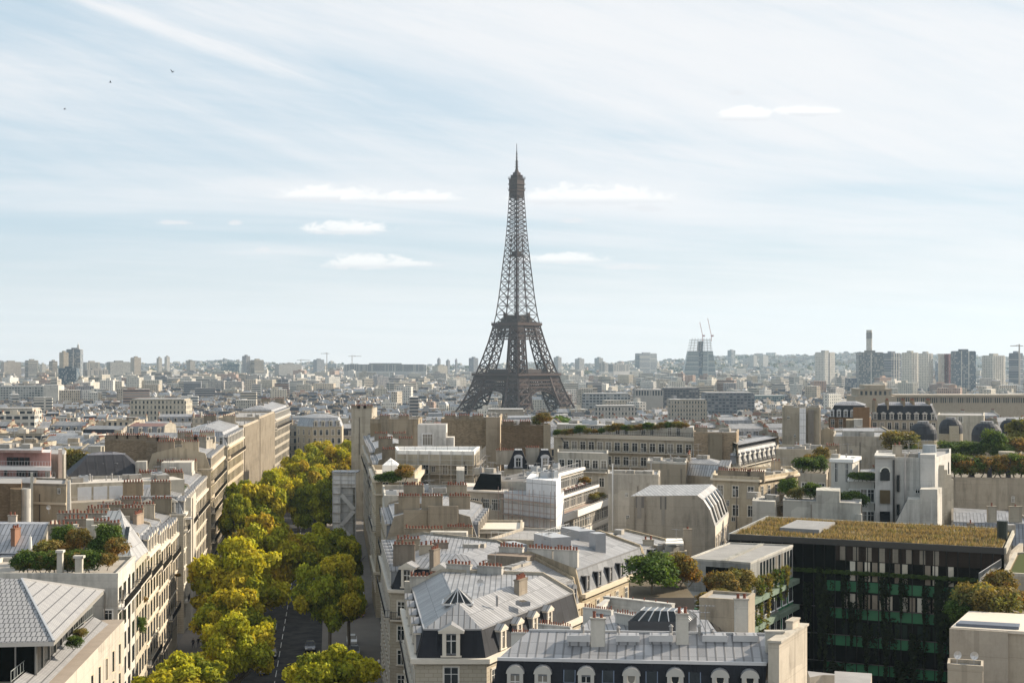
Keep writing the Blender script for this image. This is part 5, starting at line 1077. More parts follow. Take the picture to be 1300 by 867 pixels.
# --- gable building with curved zinc roof
ga, gb = atd(795, 256), atd(908, 252); gd = (5.4, 22.0)
b = Bld('broad grey-beige gable building with soot streaks and curved zinc roof with ribbed skylights', [ga, gb, (gb[0] + gd[0], gb[1] + gd[1]), (ga[0] + 3, ga[1] + gd[1])], seed=33)
b.walls(20.9, 'plaster', (.50, .45, .385)); L1 = b.edge(1)
def gab(m):
    a_, c_ = ga, gb; prof = [(0, 22.6), (.18, 28.6), (.18, 29.0), (.95, 29.2), (.965, 26.0), (1, 22.6)]
    front = [(a_[0] + (c_[0] - a_[0]) * t, a_[1] + (c_[1] - a_[1]) * t, z) for t, z in [(0.0, 20.9), (0.0, 23.3), (.04, 23.7), (.05, 27.3), (.8, 27.7), (.87, 26.9), (.94, 25.3), (1, 22.5), (1, 20.9)]]
    m.face([front[0], front[-1]] + front[1:-1][::-1], 'plaster', (.50, .45, .385)); bk = [(x + gd[0], y + gd[1], z) for x, y, z in front]
    for i in range(1, len(front) - 2): m.face([front[i + 1], front[i], bk[i], bk[i + 1]], 'zinc', (.40, .40, .40))
    m.face([bk[0]] + bk[1:-1] + [bk[-1]], 'plaster', (.5, .45, .38))
    m.face([front[0], front[1], bk[1], bk[0]], 'plaster', (.5, .45, .38)); m.face([front[-2], front[-1], bk[-1], bk[-2]], 'paint', (.6, .55, .47))
b.add('roof', gab); b.add('soot_streak', lambda m: [m.prism([(lerp(ga, gb, t)[0], lerp(ga, gb, t)[1] - .04 - o_), (lerp(ga, gb, t + w_)[0], lerp(ga, gb, t + w_)[1] - .04 - o_), (lerp(ga, gb, t + w_)[0], lerp(ga, gb, t + w_)[1] + .05), (lerp(ga, gb, t)[0], lerp(ga, gb, t)[1] + .05)], z1, 27.35, 'matte', c_) for t, w_, z1, c_, o_ in ((.105, .095, 25.4, (.17, .155, .14), .5), (.12, .05, 23.6, (.26, .235, .205), .55), (.385, .07, 25.2, (.15, .14, .125), 0), (.40, .035, 22.6, (.27, .245, .21), .02))])
b.add('buttress', lambda m: m.prism([(lerp(ga, gb, .1)[0], lerp(ga, gb, .1)[1] - .5), (lerp(ga, gb, .205)[0], lerp(ga, gb, .205)[1] - .5), lerp(ga, gb, .205), lerp(ga, gb, .1)], 0, 27.4, 'plaster', (.47, .42, .36)))
for k in range(5):
    def sk(m, k=k):
        t = .1 + .19 * k
        for (t0_, z0_), (t1_, z1_) in (((.872, 28.75), (.94, 27.15)), ((.94, 27.15), (.995, 24.6))):
            A_ = (ga[0] + (gb[0] - ga[0]) * t0_ + gd[0] * t, ga[1] + (gb[1] - ga[1]) * t0_ + gd[1] * t, z0_ - 1.7); B_ = (ga[0] + (gb[0] - ga[0]) * t1_ + gd[0] * t, ga[1] + (gb[1] - ga[1]) * t1_ + gd[1] * t, z1_ - 1.7); w_ = (gd[0] * .075, gd[1] * .075)
            m.face([(A_[0] + .06, A_[1], A_[2] + .08), (B_[0] + .06, B_[1], B_[2] + .08), (B_[0] + w_[0] + .06, B_[1] + w_[1], B_[2] + .08), (A_[0] + w_[0] + .06, A_[1] + w_[1], A_[2] + .08)], 'glass')
    b.add('roof_window', sk)
b.windows(1, [18.2], 6, 1.2, 2.3); b.windows(1, [14.8, 11.4], 6, 1.2, 2.2); b.balcony(1, 17.8, 1.0)
b = Bld('white rendered wall of a lower house behind the gable building, with a thin mast', [atd(772, 288), atd(836, 285), atd(838, 296), atd(772, 298)], seed=34); b.walls(zat(604, 286), 'plaster', (.62, .58, .52), top='zinc', tcol=(.36, .36, .36)); b.parapet(zat(604, 286), .3); b.bits(zat(604, 286), 8, poly=b.q); b.add('mast', lambda m: m.bar((atd(778, 287)[0], 287.5, 10), (atd(778, 287)[0], 287.5, 30.5), .25, 'metal', (.7, .7, .68)))
b = Bld('low cream garden house with canvas awning and glass lean-to below the gable wall', [atd(798, 228), atd(840, 222), atd(872, 224), atd(868, 236), atd(806, 238)], seed=35); b.walls(21.8, 'plaster', (.60, .54, .45), top='zinc', tcol=(.35, .35, .35)); b.parapet(21.8, .3); b.bits(21.9, 9, poly=b.q[:4]); mbox(b, 'awning', [atd(845, 222), atd(868, 222), atd(866, 228), atd(846, 228)], 23.3, 23.5, 'cloth', (.72, .69, .62)); b.chimney(*atd(873, 226), 21, 1.2, 4.0, 0, 1, (.5, .43, .35)); b.chimney(*atd(823, 226), 22, 1.6, 1.4, 0, 2, (.55, .5, .42))
# --- grey annex with slit windows
g2 = [at(953, 715, 23), at(1004, 692, 23), at(925, 690, 23), at(877, 708, 23)]
g2 = [(32.3, 204.5), (41.6, 223.5), (32.6, 226.5), (24.3, 209)]
b = Bld('flat roofed pale grey annex with slit windows, above the green building', g2, seed=36); b.walls(22.9, 'plaster', (.40, .41, .41), top='roofdeck', tcol=(.24, .235, .225)); b.parapet(22.9, .18, .25, (.62, .61, .58))
b.windows(0, [19.9], 11, .95, 2.6, 'bare', t0=.2, t1=.98); mbox(b, 'roof_fold', [(28.6, 206.6), (29.2, 206.4), (37.6, 225), (37, 225.2)], 22.9, 23.1, 'plaster', (.4, .4, .38)); e3 = b.edge(3)
b.add('dark_glazing', lambda m: m.prism([(e3[0][0] + e3[3][0] * .05 + .8, e3[0][1] + e3[3][1] * .05 - .35), (e3[1][0] + e3[3][0] * .05 - .6, e3[1][1] + e3[3][1] * .05 + .26), (e3[1][0] - .6, e3[1][1] + .26), (e3[0][0] + .8, e3[0][1] - .35)], 18, 22.1, 'mirror'))
# --- green glazed building with hanging plants
gq = [(19.8, 189.5), (26.3, 193.4), (41.3, 224), (34, 228), (21, 203)]
gq = [(22.8, 194.2), (26.5, 193.0), (41.6, 223.4), (33.6, 228), (19.5, 203)]
b = Bld('green glazed building with planted ledges and creepers hanging over its stepped front', gq, seed=37); b.walls(18.4, 'greenglass', (1, 1, 1), top='roofdeck', tcol=(.16, .17, .12)); b.add('corner_panel', lambda m: m.prism([(22.75, 194.1), (23.9, 193.7), (23.9, 194.4), (22.8, 194.8)], 3, 18.6, 'paint', (.04, .20, .08)))
for z in (15.0, 11.2, 7.4): b.windows(1, [z], 11, 1.9, 2.2, 'dark', sp=3); b.band(1, z + 2.5, z + 3.2, 1.0, 'plaster', (.25, .33, .27), 'planted_ledge')
mbox(b, 'planter', [(25.3, 195.0), (26.3, 194.2), (41.0, 222.8), (39.8, 223.4)], 18.4, 19.1, 'plaster', (.10, .13, .08)); mbox(b, 'planter_wall', [at(806, 752, 20.4), at(880, 760, 20.4), (at(880, 760, 20.4)[0], at(880, 760, 20.4)[1] + .5), (at(806, 752, 20.4)[0], at(806, 752, 20.4)[1] + .5)], 17.5, 20.4, 'matte', (.12, .11, .10))
mbox(b, 'terrace_deck', [(20.6, 202), (25.6, 198), (33, 213), (27, 217)], 18.4, 18.55, 'matte', (.25, .24, .22))
t2 = Bld('small dark walled planted terrace carrying the big green bush', [(14.9, 187), (22.6, 187), (22.6, 201.5), (15.6, 201.5)], seed=44, name='roof_terrace', cat='roof terrace'); t2.walls(21.1, 'matte', (.12, .11, .10), top='matte', tcol=(.12, .10, .07))
# --- large dark glass building with grass roof
dq = [(33.2, 229.8), (69.4, 212.8), (78.6, 236.8), (43.4, 255.4)]
b = Bld('huge dark glass building with dry grass on its roof and creepers down the front', dq, seed=38, name='glass_building', cat='office building'); b.walls(23.3, 'mirror', (1, 1, 1), top='grassroof'); A_, B_, l0, n0, rz0 = b.edge(0)
b.band(0, 23.1, 24.0, .25, 'metal', (.05, .05, .05), 'roof_edge'); b.band(3, 23.1, 24.0, .25, 'metal', (.4, .4, .38), 'roof_edge'); b.band(1, 23.1, 24.0, .3, 'plaster', (.6, .57, .5), 'roof_edge'); b.band(2, 23.1, 23.9, .3, 'plaster', (.6, .57, .5), 'roof_edge')
mbox(b, 'roof_grass', offset_poly(dq, [.3] * 4), 23.3, 23.7, 'grassroof'); mbox(b, 'roof_panel', [at(990, 673, 24), at(1040, 676, 24), at(1060, 666, 24), at(1012, 663, 24)], 23.6, 24.45, 'roofdeck', (.22, .22, .22))
for j, z in enumerate((16.4, 12.4, 8.4, 4.4)):
    b.band(0, z, z + 1.5, .06, 'greenglass', None, 'green_reflection', t0=.37, t1=.84)  # green bands coloured in for the reflections on the dark glass
    b.band(0, z - 2.5, z - 2.4, .25, 'metal', (.1, .1, .1), 'ledge', t0=.2, t1=.95)
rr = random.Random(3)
for j, z in enumerate((17.95, 13.95, 9.95)):                       # blind panels, painted pale in place of the glass's reflections
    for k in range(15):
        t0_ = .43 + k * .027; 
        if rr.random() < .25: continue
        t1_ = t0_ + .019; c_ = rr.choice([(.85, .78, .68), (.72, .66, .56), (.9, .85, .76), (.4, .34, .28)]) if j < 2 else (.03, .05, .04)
        b.band(0, z + .1, z + 2.15 if j else z + 2.9, .10, 'plaster', c_, 'blind_reflection', t0=t0_, t1=t1_)
b.band(0, 20.9, 23.1, .05, 'plaster', (.05, .036, .028), 'upper_panel', t0=.40, t1=.99)
for k in range(8): b.band(0, 21.0, 23.0, .12, 'plaster', (.36, .32, .27), 'pier_or_reflection', t0=.42 + .048 * k, t1=.44 + .048 * k)  # pale strips on the brown panel paint the stripes reflected in the glass
for k in range(24): t_ = .04 + k * .04; b.band(0, 1, 23.1, .16, 'metal', (.006, .008, .008), 'mullion', t0=t_, t1=t_ + .003)
mbox(b, 'glass_stair_rail', [at(1244, 731, 21.5), at(1254, 727, 21.5), at(1299, 667, 24), at(1294, 667, 24)], 19.4, 21.2, 'plaster', (.52, .48, .42))
b.add('railing', lambda m: [rail_mb(m, [at(1243, 731, 22), at(1275, 697, 23.5)], 21.2 + .2 * k, 1.2, .8, (.6, .6, .6), .06) for k in range(1)])
b.bit('hatch', *at(1278, 672, 24)[:2], 24); b.add('flue', lambda m: m.cyl(at(1272.5, 683, 24), .75, .8, 23.6, 26.6, 12, 'metal', (.03, .04, .035)))
# --- lawn terrace, shrubs and box at the right bottom
b = Bld('raised roof terrace with mown lawn and pale stone edge at the right side', [(62.5, 192), (76, 186), (86, 214), (70.5, 212)], seed=39, name='roof_terrace', cat='roof terrace'); b.walls(23.2, 'plaster', (.5, .45, .38), top='grassroof'); mbox(b, 'lawn', offset_poly(b.q, [.8] * 4), 23.2, 23.35, 'leaf', (.075, .09, .022)); b.parapet(23.2, .3, .5, (.58, .54, .47))
b = Bld('sunlit planted terrace below the lawn at the right edge', [(54.0, 170), (72, 166), (75, 184), (62.5, 190.5)], seed=40, name='roof_terrace', cat='roof terrace'); b.walls(20.4, 'plaster', (.5, .45, .38), top='matte', tcol=(.25, .22, .18)); b.parapet(20.4, .5, .4, (.6, .56, .5))
b = Bld('beige rendered box with plain wall facing us at the bottom right corner', [(47.2, 161.3), (60, 156.5), (66, 166), (52, 171)], seed=41); b.walls(21.8, 'plaster', (.60, .53, .44), top='leaf', tcol=(.08, .10, .03)); b.cornice(22.1, .3, .25); mbox(b, 'chimney_breast', [(46.6, 160.8), (52.2, 158.8), (52.4, 159.5), (46.9, 161.5)], 0, 22.0, 'plaster', (.56, .5, .43)); mbox(b, 'roof_panel', [(47.6, 161.8), (53.6, 159.6), (54.4, 161.6), (48.6, 163.6)], 22.1, 22.4, 'metal', (.12, .14, .18))
b = Bld('small beige ledge block with two dishes at the bottom edge', [(44.1, 152.8), (47.3, 151.6), (48.2, 154.4), (45, 155.6)], seed=42, name='rooftop_box', cat='rooftop box'); b.walls(19.5, 'plaster', (.58, .52, .44)); b.parapet(19.5, .4, .2); b.bit('satellite_dish', 45.3, 153.6, 19.8, .1); b.bit('satellite_dish', 46.9, 153.2, 19.8, -.1)
b = Bld('small pale roof corner at the bottom edge right of the party wall', [at(1028, 862, 21), at(1044, 859, 21), (31.5, 141), (28, 143)], seed=43, name='rooftop_box', cat='rooftop box'); b.walls(21.2, 'plaster', (.6, .55, .48))
# --- white 1930s building with the arched loggia
WD = (.72, .71, .69)
b = Bld('white tall house with arched loggia tower, slit windows and stacked flues', [atd(1111, 272), atd(1187, 268), atd(1207, 283), atd(1207, 296), atd(1113, 290)], seed=50)
b.walls(zat(584, 270), 'plaster', WD); b.parapet(zat(584, 270), .5)
mbox(b, 'loggia_tower', [atd(1111, 271), atd(1135, 270.2), atd(1136, 276), atd(1112, 277)], 0, zat(580, 271), 'plaster', (.74, .73, .72)); mbox(b, 'flat_roof', [atd(1110, 270.4), atd(1136, 269.6), atd(1137, 277), atd(1111, 278)], zat(580, 271), zat(580, 271) + .3, 'plaster', (.76, .75, .73))
fz = math.atan2(0, 1)
def arched(m):
    x0, x1, y = atd(1117, 270.6)[0], atd(1130, 270.2)[0], 270.35; zb, zs = zat(610, 270.4), zat(599, 270.4); r = (x1 - x0) / 2; P_ = [(x0, y, zb), (x1, y, zb)] + [((x0 + x1) / 2 + r * math.cos(t), y, zs + r * math.sin(t)) for t in [math.pi * k / 10 for k in range(11)]]
    m.face(P_, 'glass'); Q_ = P_[2:]
    for i in range(len(Q_) - 1): m.bar((Q_[i][0], y - .05, Q_[i][2]), (Q_[i + 1][0], y - .05, Q_[i + 1][2]), .2, 'paint', (.7, .68, .6))
b.add('window', arched)
for (za, zb, c_) in ((639, 622, (.12, .09, .05)), (664, 649, None)):
    b.add('window', lambda m: m.prism([atd(1117, 270.5), atd(1130, 270.1), atd(1130, 270.3), atd(1117, 270.7)], zat(za, 270.4), zat(zb, 270.4), 'glass' if c_ is None else 'matte', c_ or (1, 1, 1)))
for (xa, xb, za, zb) in ((1138.5, 1142, 624, 603), (1138.5, 1142, 654, 640)): b.add('window', lambda m: m.prism([atd(xa, 270.1), atd(xb, 270.0), atd(xb, 270.4), atd(xa, 270.5)], zat(za, 270), zat(zb, 270), 'glass'))
mbox(b, 'stair_block', [atd(1168, 267.4), atd(1187, 266.6), atd(1189, 276), atd(1170, 277)], 0, zat(577, 267), 'plaster', (.72, .71, .70)); mbox(b, 'front_block', [atd(1152, 262.5), atd(1187, 262), atd(1189, 266.4), atd(1153, 267)], 0, zat(634, 262), 'plaster', (.68, .67, .64)); mbox(b, 'front_block', [atd(1168, 262.2), atd(1190, 262), atd(1196, 266.2), atd(1170, 266.5)], 0, zat(621, 262), 'plaster', (.70, .68, .64)); 
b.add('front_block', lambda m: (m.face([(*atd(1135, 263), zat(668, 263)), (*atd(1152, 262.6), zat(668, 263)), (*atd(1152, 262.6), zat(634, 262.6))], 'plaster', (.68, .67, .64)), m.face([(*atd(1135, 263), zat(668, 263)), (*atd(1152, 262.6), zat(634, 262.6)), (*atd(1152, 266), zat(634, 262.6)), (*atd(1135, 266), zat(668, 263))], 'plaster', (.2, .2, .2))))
for k, (px, w) in enumerate(((1190, 1.0), (1195, .8), (1199, 1.1), (1203, .8))): b.add('flue', lambda m: m.box((atd(px, 272 + 3 * k)[0] + .6, 272 + 3 * k), w, w, 6, zat(590 + 6 * k, 272 + 3 * k), 0, 'plaster', (.70, .66, .58)))
b.chimney(*atd(1139, 275), zat(584, 272), 1.6, 2.4, 0, 2, (.6, .53, .44)); b.bits(zat(583, 272), 10, poly=[atd(1140, 274), atd(1185, 272), atd(1185, 282), atd(1142, 284)], kinds=('hatch', 'vent', 'air_unit', 'antenna')); b.add('water_tank', lambda m: m.cyl(atd(1180, 273), 1.3, 1.2, zat(577, 267), zat(567, 267), 14, 'metal', (.3, .32, .33)))
b.add('drainpipe', lambda m: (m.bar((*atd(1149, 269.6), 4), (*atd(1149, 269.6), zat(576, 269)), .2, 'metal', (.45, .42, .4)), m.bar((*atd(1134.6, 269.9), 4), (*atd(1134.6, 269.9), zat(584, 269)), .3, 'metal', (.06, .06, .06))))
b = Bld('white lower wing with tall windows joined left of the arched loggia tower', [atd(1078, 276), atd(1110, 274.5), atd(1112, 288), atd(1080, 290)], seed=51); b.walls(zat(610, 275), 'plaster', (.66, .65, .62)); b.cornice(zat(610, 275) + .1, .3, .3); b.windows(0, [zat(637, 275), zat(665, 275)], 2, 1.2, 2.3, t0=.45); b.windows(0, [zat(632, 275)], 3, .6, 1.4, t0=0, t1=.45); b.parapet(zat(610, 275) + .1, .5)
b = Bld('white cubic tower with slit windows and a rounded roof, leftmost of the white group', [atd(1055, 283), atd(1082, 281), atd(1092, 290), atd(1066, 293)], seed=52); b.walls(zat(584, 282), 'plaster', (.72, .71, .68)); b.cornice(zat(584, 282) + .2, .6, .25); b.windows(0, [zat(612, 282)], 2, .6, 3.6, 'plain'); b.windows(1, [zat(606, 284)], 1, 1, 2.2); b.bits(zat(583, 282), 3, poly=b.q)
b = Bld('low white stepped wall with plants behind it, directly behind the grass roof', [atd(994, 264), atd(1093, 258), atd(1094, 266), atd(996, 273)], seed=53); b.walls(zat(638, 261), 'plaster', (.62, .61, .57)); mbox(b, 'step', [atd(1036, 261.3), atd(1066, 259.5), atd(1067, 267), atd(1037, 268)], 0, zat(623, 260), 'plaster', (.62, .61, .57)); mbox(b, 'step', [atd(1086, 257.8), atd(1094, 257.4), atd(1095, 262), atd(1087, 262.4)], 0, zat(653, 257), 'plaster', (.62, .61, .57)); b.parapet(zat(638, 261), .2)
b = Bld('long plain beige retaining wall with a planted roof garden on top', [atd(1208, 300), (111, 296), (111, 386), atd(1128, 386)], seed=54); b.walls(zat(608, 300), 'plaster', (.48, .43, .36), top='matte', tcol=(.2, .18, .15)); b.parapet(zat(608, 300), .4); mbox(b, 'upper_wall', [atd(1214, 318), (112, 316), (112, 317), atd(1214, 319)], 20, zat(585, 318), 'plaster', (.58, .54, .46))
for (px, z_) in ((1233, 0), (1256, 0), (1280, 0)): b.add('iron_post', lambda m: m.bar((*atd(px, 302), zat(608, 300)), (*atd(px, 302), zat(582, 302)), .8, 'metal', (.03, .03, .035)))
b.add('stone_finial', lambda m: (m.cyl(atd(1278, 330), 3.2, 1.2, zat(591, 330), zat(583, 330), 14, 'stone', (.6, .56, .48)), m.cyl(atd(1278, 330), 1.1, 1.0, zat(583, 330), zat(576, 330), 10, 'stone', (.6, .56, .48)), m.cyl(atd(1278, 330), 1.8, 1.8, zat(576, 330), zat(573, 330), 10, 'stone', (.6, .56, .48))))
b = Bld('dark old zinc roofs with two square chimneys below the retaining wall', [atd(1208, 266), (92, 262), (92, 293), atd(1208, 297)], seed=55); b.walls(18, 'plaster', (.4, .37, .33)); b.mansard(18, 3.4, 1.0, (1, 0, 1, 0), 3.5, 8, (.24, .25, .27), 'zinc', (.28, .29, .31), 'zinc'); b.chimney(*atd(1259, 268.5), 20, 1.6, 4.2, 0, 1, (.55, .5, .42)); b.chimney(*atd(1289, 268), 20, 2.2, 4.2, 0, 1, (.5, .45, .37)); b.chimney(*atd(1232, 268), 20, 1.0, 1.2, 0, 1, (.4, .35, .3))
# domes
for k, (px, d, w, py) in enumerate(((1172, 390, 34, 537), (1207, 415, 29, 532), (1253, 392, 38, 537), (1283, 418, 27, 533))):
    lab = ['dark slate dome with a flat cap, leftmost of four on the roof garden', 'dark slate dome, second from left, half hidden by a tree', 'wide dark slate dome, third from left, behind the round tree', 'small dark dome with an arched gable, rightmost of four'][k]
    x, y = atd(px, d); zt = zat(py, d); r = w / F * d / 2; t = thing('domed_pavilion', lab, 'pavilion', (x, y, zt - r * 1.15 - 4), 'domed pavilions above the roof garden'); m = MB(); n = 20
    pr = [(1.0, -1.25), (1.0, -.75), (.93, -.45), (.80, -.22), (.62, -.06), (.40, 0)]
    for (ra, za), (rb, zb) in zip(pr[:-1], pr[1:]): m.cyl((x, y), r * ra, r * rb, zt + za * r, zt + zb * r, n, 'slate', (.055, .06, .07), False)
    m.face([(x + r * .4 * math.cos(2 * math.pi * i / n), y + r * .4 * math.sin(2 * math.pi * i / n), zt) for i in range(n)], 'zinc', ZINC); m.build('roof', t)
    m = MB(); m.cyl((x, y), r * 1.02, r * 1.02, 14, zt - r * 1.25, n, 'stone', (.5, .45, .36)); m.build('wall', t); m = MB(); m.cyl((x, y), r * .42, r * .42, zt, zt + .5, n, 'zinc', ZINC); m.build('cap', t); 
    if k in (1, 3): m = MB(); m.prism([(x - r * .4, y - r * 1.1), (x + r * .4, y - r * 1.1), (x + r * .4, y), (x - r * .4, y)], 14, zt - r * .55, 'stone', (.6, .55, .45)); m.build('gable', t)
    HERO.append([(x - r, y - r), (x + r, y - r), (x + r, y + r), (x - r, y + r)])
b = Bld('long white building with blank lit end wall behind the domes', [atd(1190, 430), atd(1249, 425), atd(1250, 450), atd(1192, 450)], seed=56); b.walls(zat(528, 430), 'plaster', (.66, .62, .54)); b.windows(0, [zat(536, 428)], 1, 1.2, 1.6); b.parapet(zat(528, 430), .3)
b = Bld('flat roofed beige house end carrying terrace shrubs, left of the white cubic tower', [atd(1016, 294), atd(1049, 291), atd(1052, 311), atd(1018, 314)], seed=69); b.walls(27.9, 'plaster', (.56, .5, .42), top='matte', tcol=(.2, .18, .15)); b.parapet(27.9, .4); b.windows(0, [24.4, 21], 3, 1.2, 2)
# black mansard building with brown walls
b = Bld('large black slate mansard building with many dormers and cream stone storeys, right of centre', [atd(1106, 520), atd(1190, 516), atd(1192, 536), atd(1108, 538)], seed=57); b.walls(zat(533, 520), 'stone', (.52, .46, .38)); b.mansard(zat(533, 520), 5.0, .8, (1, 1, 1, 1), 2.2, 3, (.035, .038, .045), 'slate', (.3, .3, .32), 'zinc'); b.windows(0, [zat(545, 520), zat(556, 520)], 9, 1.3, 2.4); b.dormers(0, 8, 'pediment', col=(.5, .47, .42)); b.balcony(0, zat(547, 520), .8)
ze_ = b.ze
for px in (1110, 1126, 1146, 1158, 1178): b.chimney(*atd(px, 522), ze_ + 2, 4.0 if px != 1126 else 3, 4.6, R(90) if px % 4 else 0, 8, (.45, .36, .26), False)
b = Bld('dark brick and slate house stepping left of the large black mansard', [atd(1052, 505), atd(1104, 500), atd(1106, 520), atd(1053, 524)], seed=58); b.walls(zat(530, 502), 'rubble', (.25, .17, .11)); b.mansard(zat(530, 502), 4.0, 1.0, (1, 1, 1, 1), 1.8, 3, (.04, .043, .05), 'slate', (.3, .3, .32), 'zinc'); b.dormers(0, 6, 'arch', col=(.5, .5, .5)); mbox(b, 'brown_wall', [atd(1083, 499), atd(1104, 498.5), atd(1104, 500), atd(1083, 500)], 0, zat(517, 500), 'plaster', (.27, .17, .10)); mbox(b, 'white_flue', [atd(1084, 480), atd(1095, 480), atd(1095, 484), atd(1084, 484)], 0, zat(532, 480), 'plaster', (.7, .69, .66)); mbox(b, 'side_wall', [atd(1074, 482), atd(1084, 482), atd(1084, 490), atd(1074, 490)], 0, zat(533, 482), 'plaster', (.45, .39, .3))
b.windows(0, [zat(540, 502), zat(548, 502)], 5, 1.2, 2)
b = Bld('tall plain slab house with one brown and one white bay', [atd(993, 455), atd(1041, 450), atd(1042, 464), atd(994, 468)], seed=59); b.walls(zat(519, 452), 'plaster', (.50, .45, .37)); mbox(b, 'white_bay', [atd(1015, 450.6), atd(1023, 449.8), atd(1023, 451), atd(1015, 451.7)], 0, zat(518, 452), 'tarp', (.68, .68, .68)); mbox(b, 'grey_bay', [atd(1026, 450.2), atd(1033, 449.6), atd(1033, 450.6), atd(1026, 451.2)], 0, zat(520, 452), 'plaster', (.3, .28, .26)); b.bits(zat(518, 452), 5, poly=b.q); b.parapet(zat(519, 452), .5)
b = Bld('long low cream wall with glazed strip roof behind the white group', [atd(985, 340), atd(1062, 335), atd(1064, 352), atd(987, 356)], seed=60); b.walls(zat(573, 338), 'plaster', (.60, .54, .45), top='zinc', tcol=(.36, .36, .36)); b.parapet(zat(573, 338), .5); b.bits(zat(572, 338), 9, poly=b.q); b.chimney(*atd(1057, 338), zat(573, 338), 3, 1.2, 0, 6, None, False)
b = Bld('pale flat roofed hall with shallow lantern left of the slate domes', [atd(1058, 400), atd(1152, 395), atd(1154, 425), atd(1060, 430)], seed=61); b.walls(zat(556, 398), 'plaster', (.55, .5, .43), top='zinc', tcol=(.36, .36, .36)); b.add('roof_lantern', lambda m: m.prism([atd(1070, 405), atd(1110, 403), atd(1110, 415), atd(1070, 417)], zat(556, 398), zat(548, 400), 'plaster', (.55, .53, .5), 'zinc', ZINC)); b.bits(zat(555, 398), 8, poly=b.q); b.parapet(zat(556, 398), .4)
# --- long beige balcony building
b = Bld('long beige apartment block with three continuous balconies and a planted penthouse, right of centre', [atd(703, 384), atd(882, 366), atd(884, 382), atd(703, 400)], seed=62)
zb = 30.9; b.walls(zb, 'plaster', (.55, .49, .40)); b.band(0, zb - .5, zb + .4, .5, col=(.58, .52, .43))
for k in range(4):
    z = zb - 3.5 - 3.5 * k; b.windows(0, [z], 15, 1.5, 2.1, t0=.06, t1=.99); b.balcony(0, z - .2, 1.4, .05, 1.0, step=.5)
mbox(b, 'penthouse', [atd(707, 388), atd(880, 371), atd(881, 380), atd(708, 398)], zb, zb + 2.6, 'plaster', (.58, .55, .5), 'roofdeck', (.33, .33, .33)); b.add('railing', lambda m: rail_mb(m, [atd(704, 384.4), atd(881, 366.6)], zb + .4, .9, .6))
for k in range(16):
    if k % 3: q = lerp(atd(707, 388), atd(880, 371), (k + .5) / 16); b.put('window', win_mesh(1.8, 1.9, 'plain', CREAM), (q[0], q[1] - .02, zb + .4), .09)
b.bits(zb + 2.6, 12, poly=[atd(710, 390), atd(878, 373), atd(879, 378), atd(710, 396)], kinds=('hatch', 'vent', 'antenna', 'air_unit')); b.add('diagonal_pipe', lambda m: m.bar((*atd(711, 383.4), zb), (*atd(729, 381), zb - 5.5), .4, 'metal', (.08, .08, .08)))
b = Bld('windowless tan block with recessed dark centre, right of the balcony building', [atd(881, 360), atd(935, 356), atd(938, 372), atd(883, 376)], seed=63); b.walls(zat(550, 358), 'rubble', (.46, .38, .29)); mbox(b, 'wall_panel', [atd(899, 358.1), atd(917, 356.8), atd(917, 357.6), atd(899, 359)], 0, zat(551, 358), 'plaster', (.30, .26, .20)); b.parapet(zat(550, 358), .3); b.bits(zat(550, 358), 5, poly=b.q); b.chimney(*atd(890, 366), zat(550, 358), 3, .9, 0, 6, None, False)
b = Bld('cream house with a whole row of sunlit white dormers running away from us', [atd(936, 350), atd(990, 385), atd(975, 395), atd(925, 362)], seed=64); b.walls(25.5, 'plaster', (.62, .58, .5)); b.mansard(25.5, 3.6, 1.2, (1, 0, 1, 0), 1.2, None, (.5, .5, .5), 'zinc', ZINC, 'zinc'); b.windows(0, [22, 18.5], 9); b.dormers(0, 9, 'pediment', col=(.7, .68, .63)); b.balcony(0, 25.4, .7); b.chimneys_on(1, [.3, .7], 30, 3, 1.2, 6)
b = Bld('cream building with balustraded bay and roof terraces, right of the curved zinc roof', [atd(905, 305), atd(963, 300), atd(1013, 316), atd(1005, 330), atd(908, 325)], seed=65); b.walls(26.2, 'plaster', (.62, .54, .42)); b.cornice(26.4, .4, .5); b.parapet(26.4, .6); b.windows(0, [22.8, 19], 3, 1.3, 2.2); b.windows(1, [22.8, 19, 15.4], 6, 1.2, 2.2); b.balcony(1, 21.0, 1.6); b.chimneys_on(0, [.25, .6, .9], 26.8, 3.6, 1.0, 8, ins=1.2); b.chimney(*atd(985, 318), 26.4, 2, 2.4, 0, 3, (.6, .5, .38)); b.bits(26.5, 14, poly=b.q[:4])
b = Bld('small zinc roofed house with bright rooflights before the tan block', [atd(872, 322), atd(925, 316), atd(928, 330), atd(874, 336)], seed=66); b.walls(25.6, 'plaster', (.5, .44, .36)); b.mansard(25.6, 2.4, .8, (1, 1, 1, 0), 1.4, 3, (.45, .45, .46), 'zinc', ZINC, 'zinc'); b.chimneys_on(3, [.3, .7], 28.5, 3, 1.2, 6); b.dormers(1, 3, 'pediment', col=WD); b.bits(28.8, 4)
b = Bld('tan walled house with a white parapet, left of the zinc rooflights', [atd(822, 322), atd(871, 318), atd(872, 330), atd(823, 334)], seed=67); b.walls(zat(588, 320), 'plaster', (.42, .37, .30)); b.parapet(zat(588, 320), .3, col=(.66, .64, .6)); b.bits(zat(588, 320), 7, poly=b.q)
b = Bld('beige terraced house with wide balustrade just right of the curved zinc gable', [atd(951, 268), atd(990, 264), atd(996, 284), atd(953, 290)], seed=68); b.walls(17.5, 'plaster', (.56, .48, .37)); b.parapet(17.5, .6); mbox(b, 'white_box', [atd(955, 276), atd(984, 274), atd(986, 284), atd(957, 287)], 17.5, 24.6, 'plaster', (.68, .66, .62)); b.bits(24.7, 3, poly=b.q)

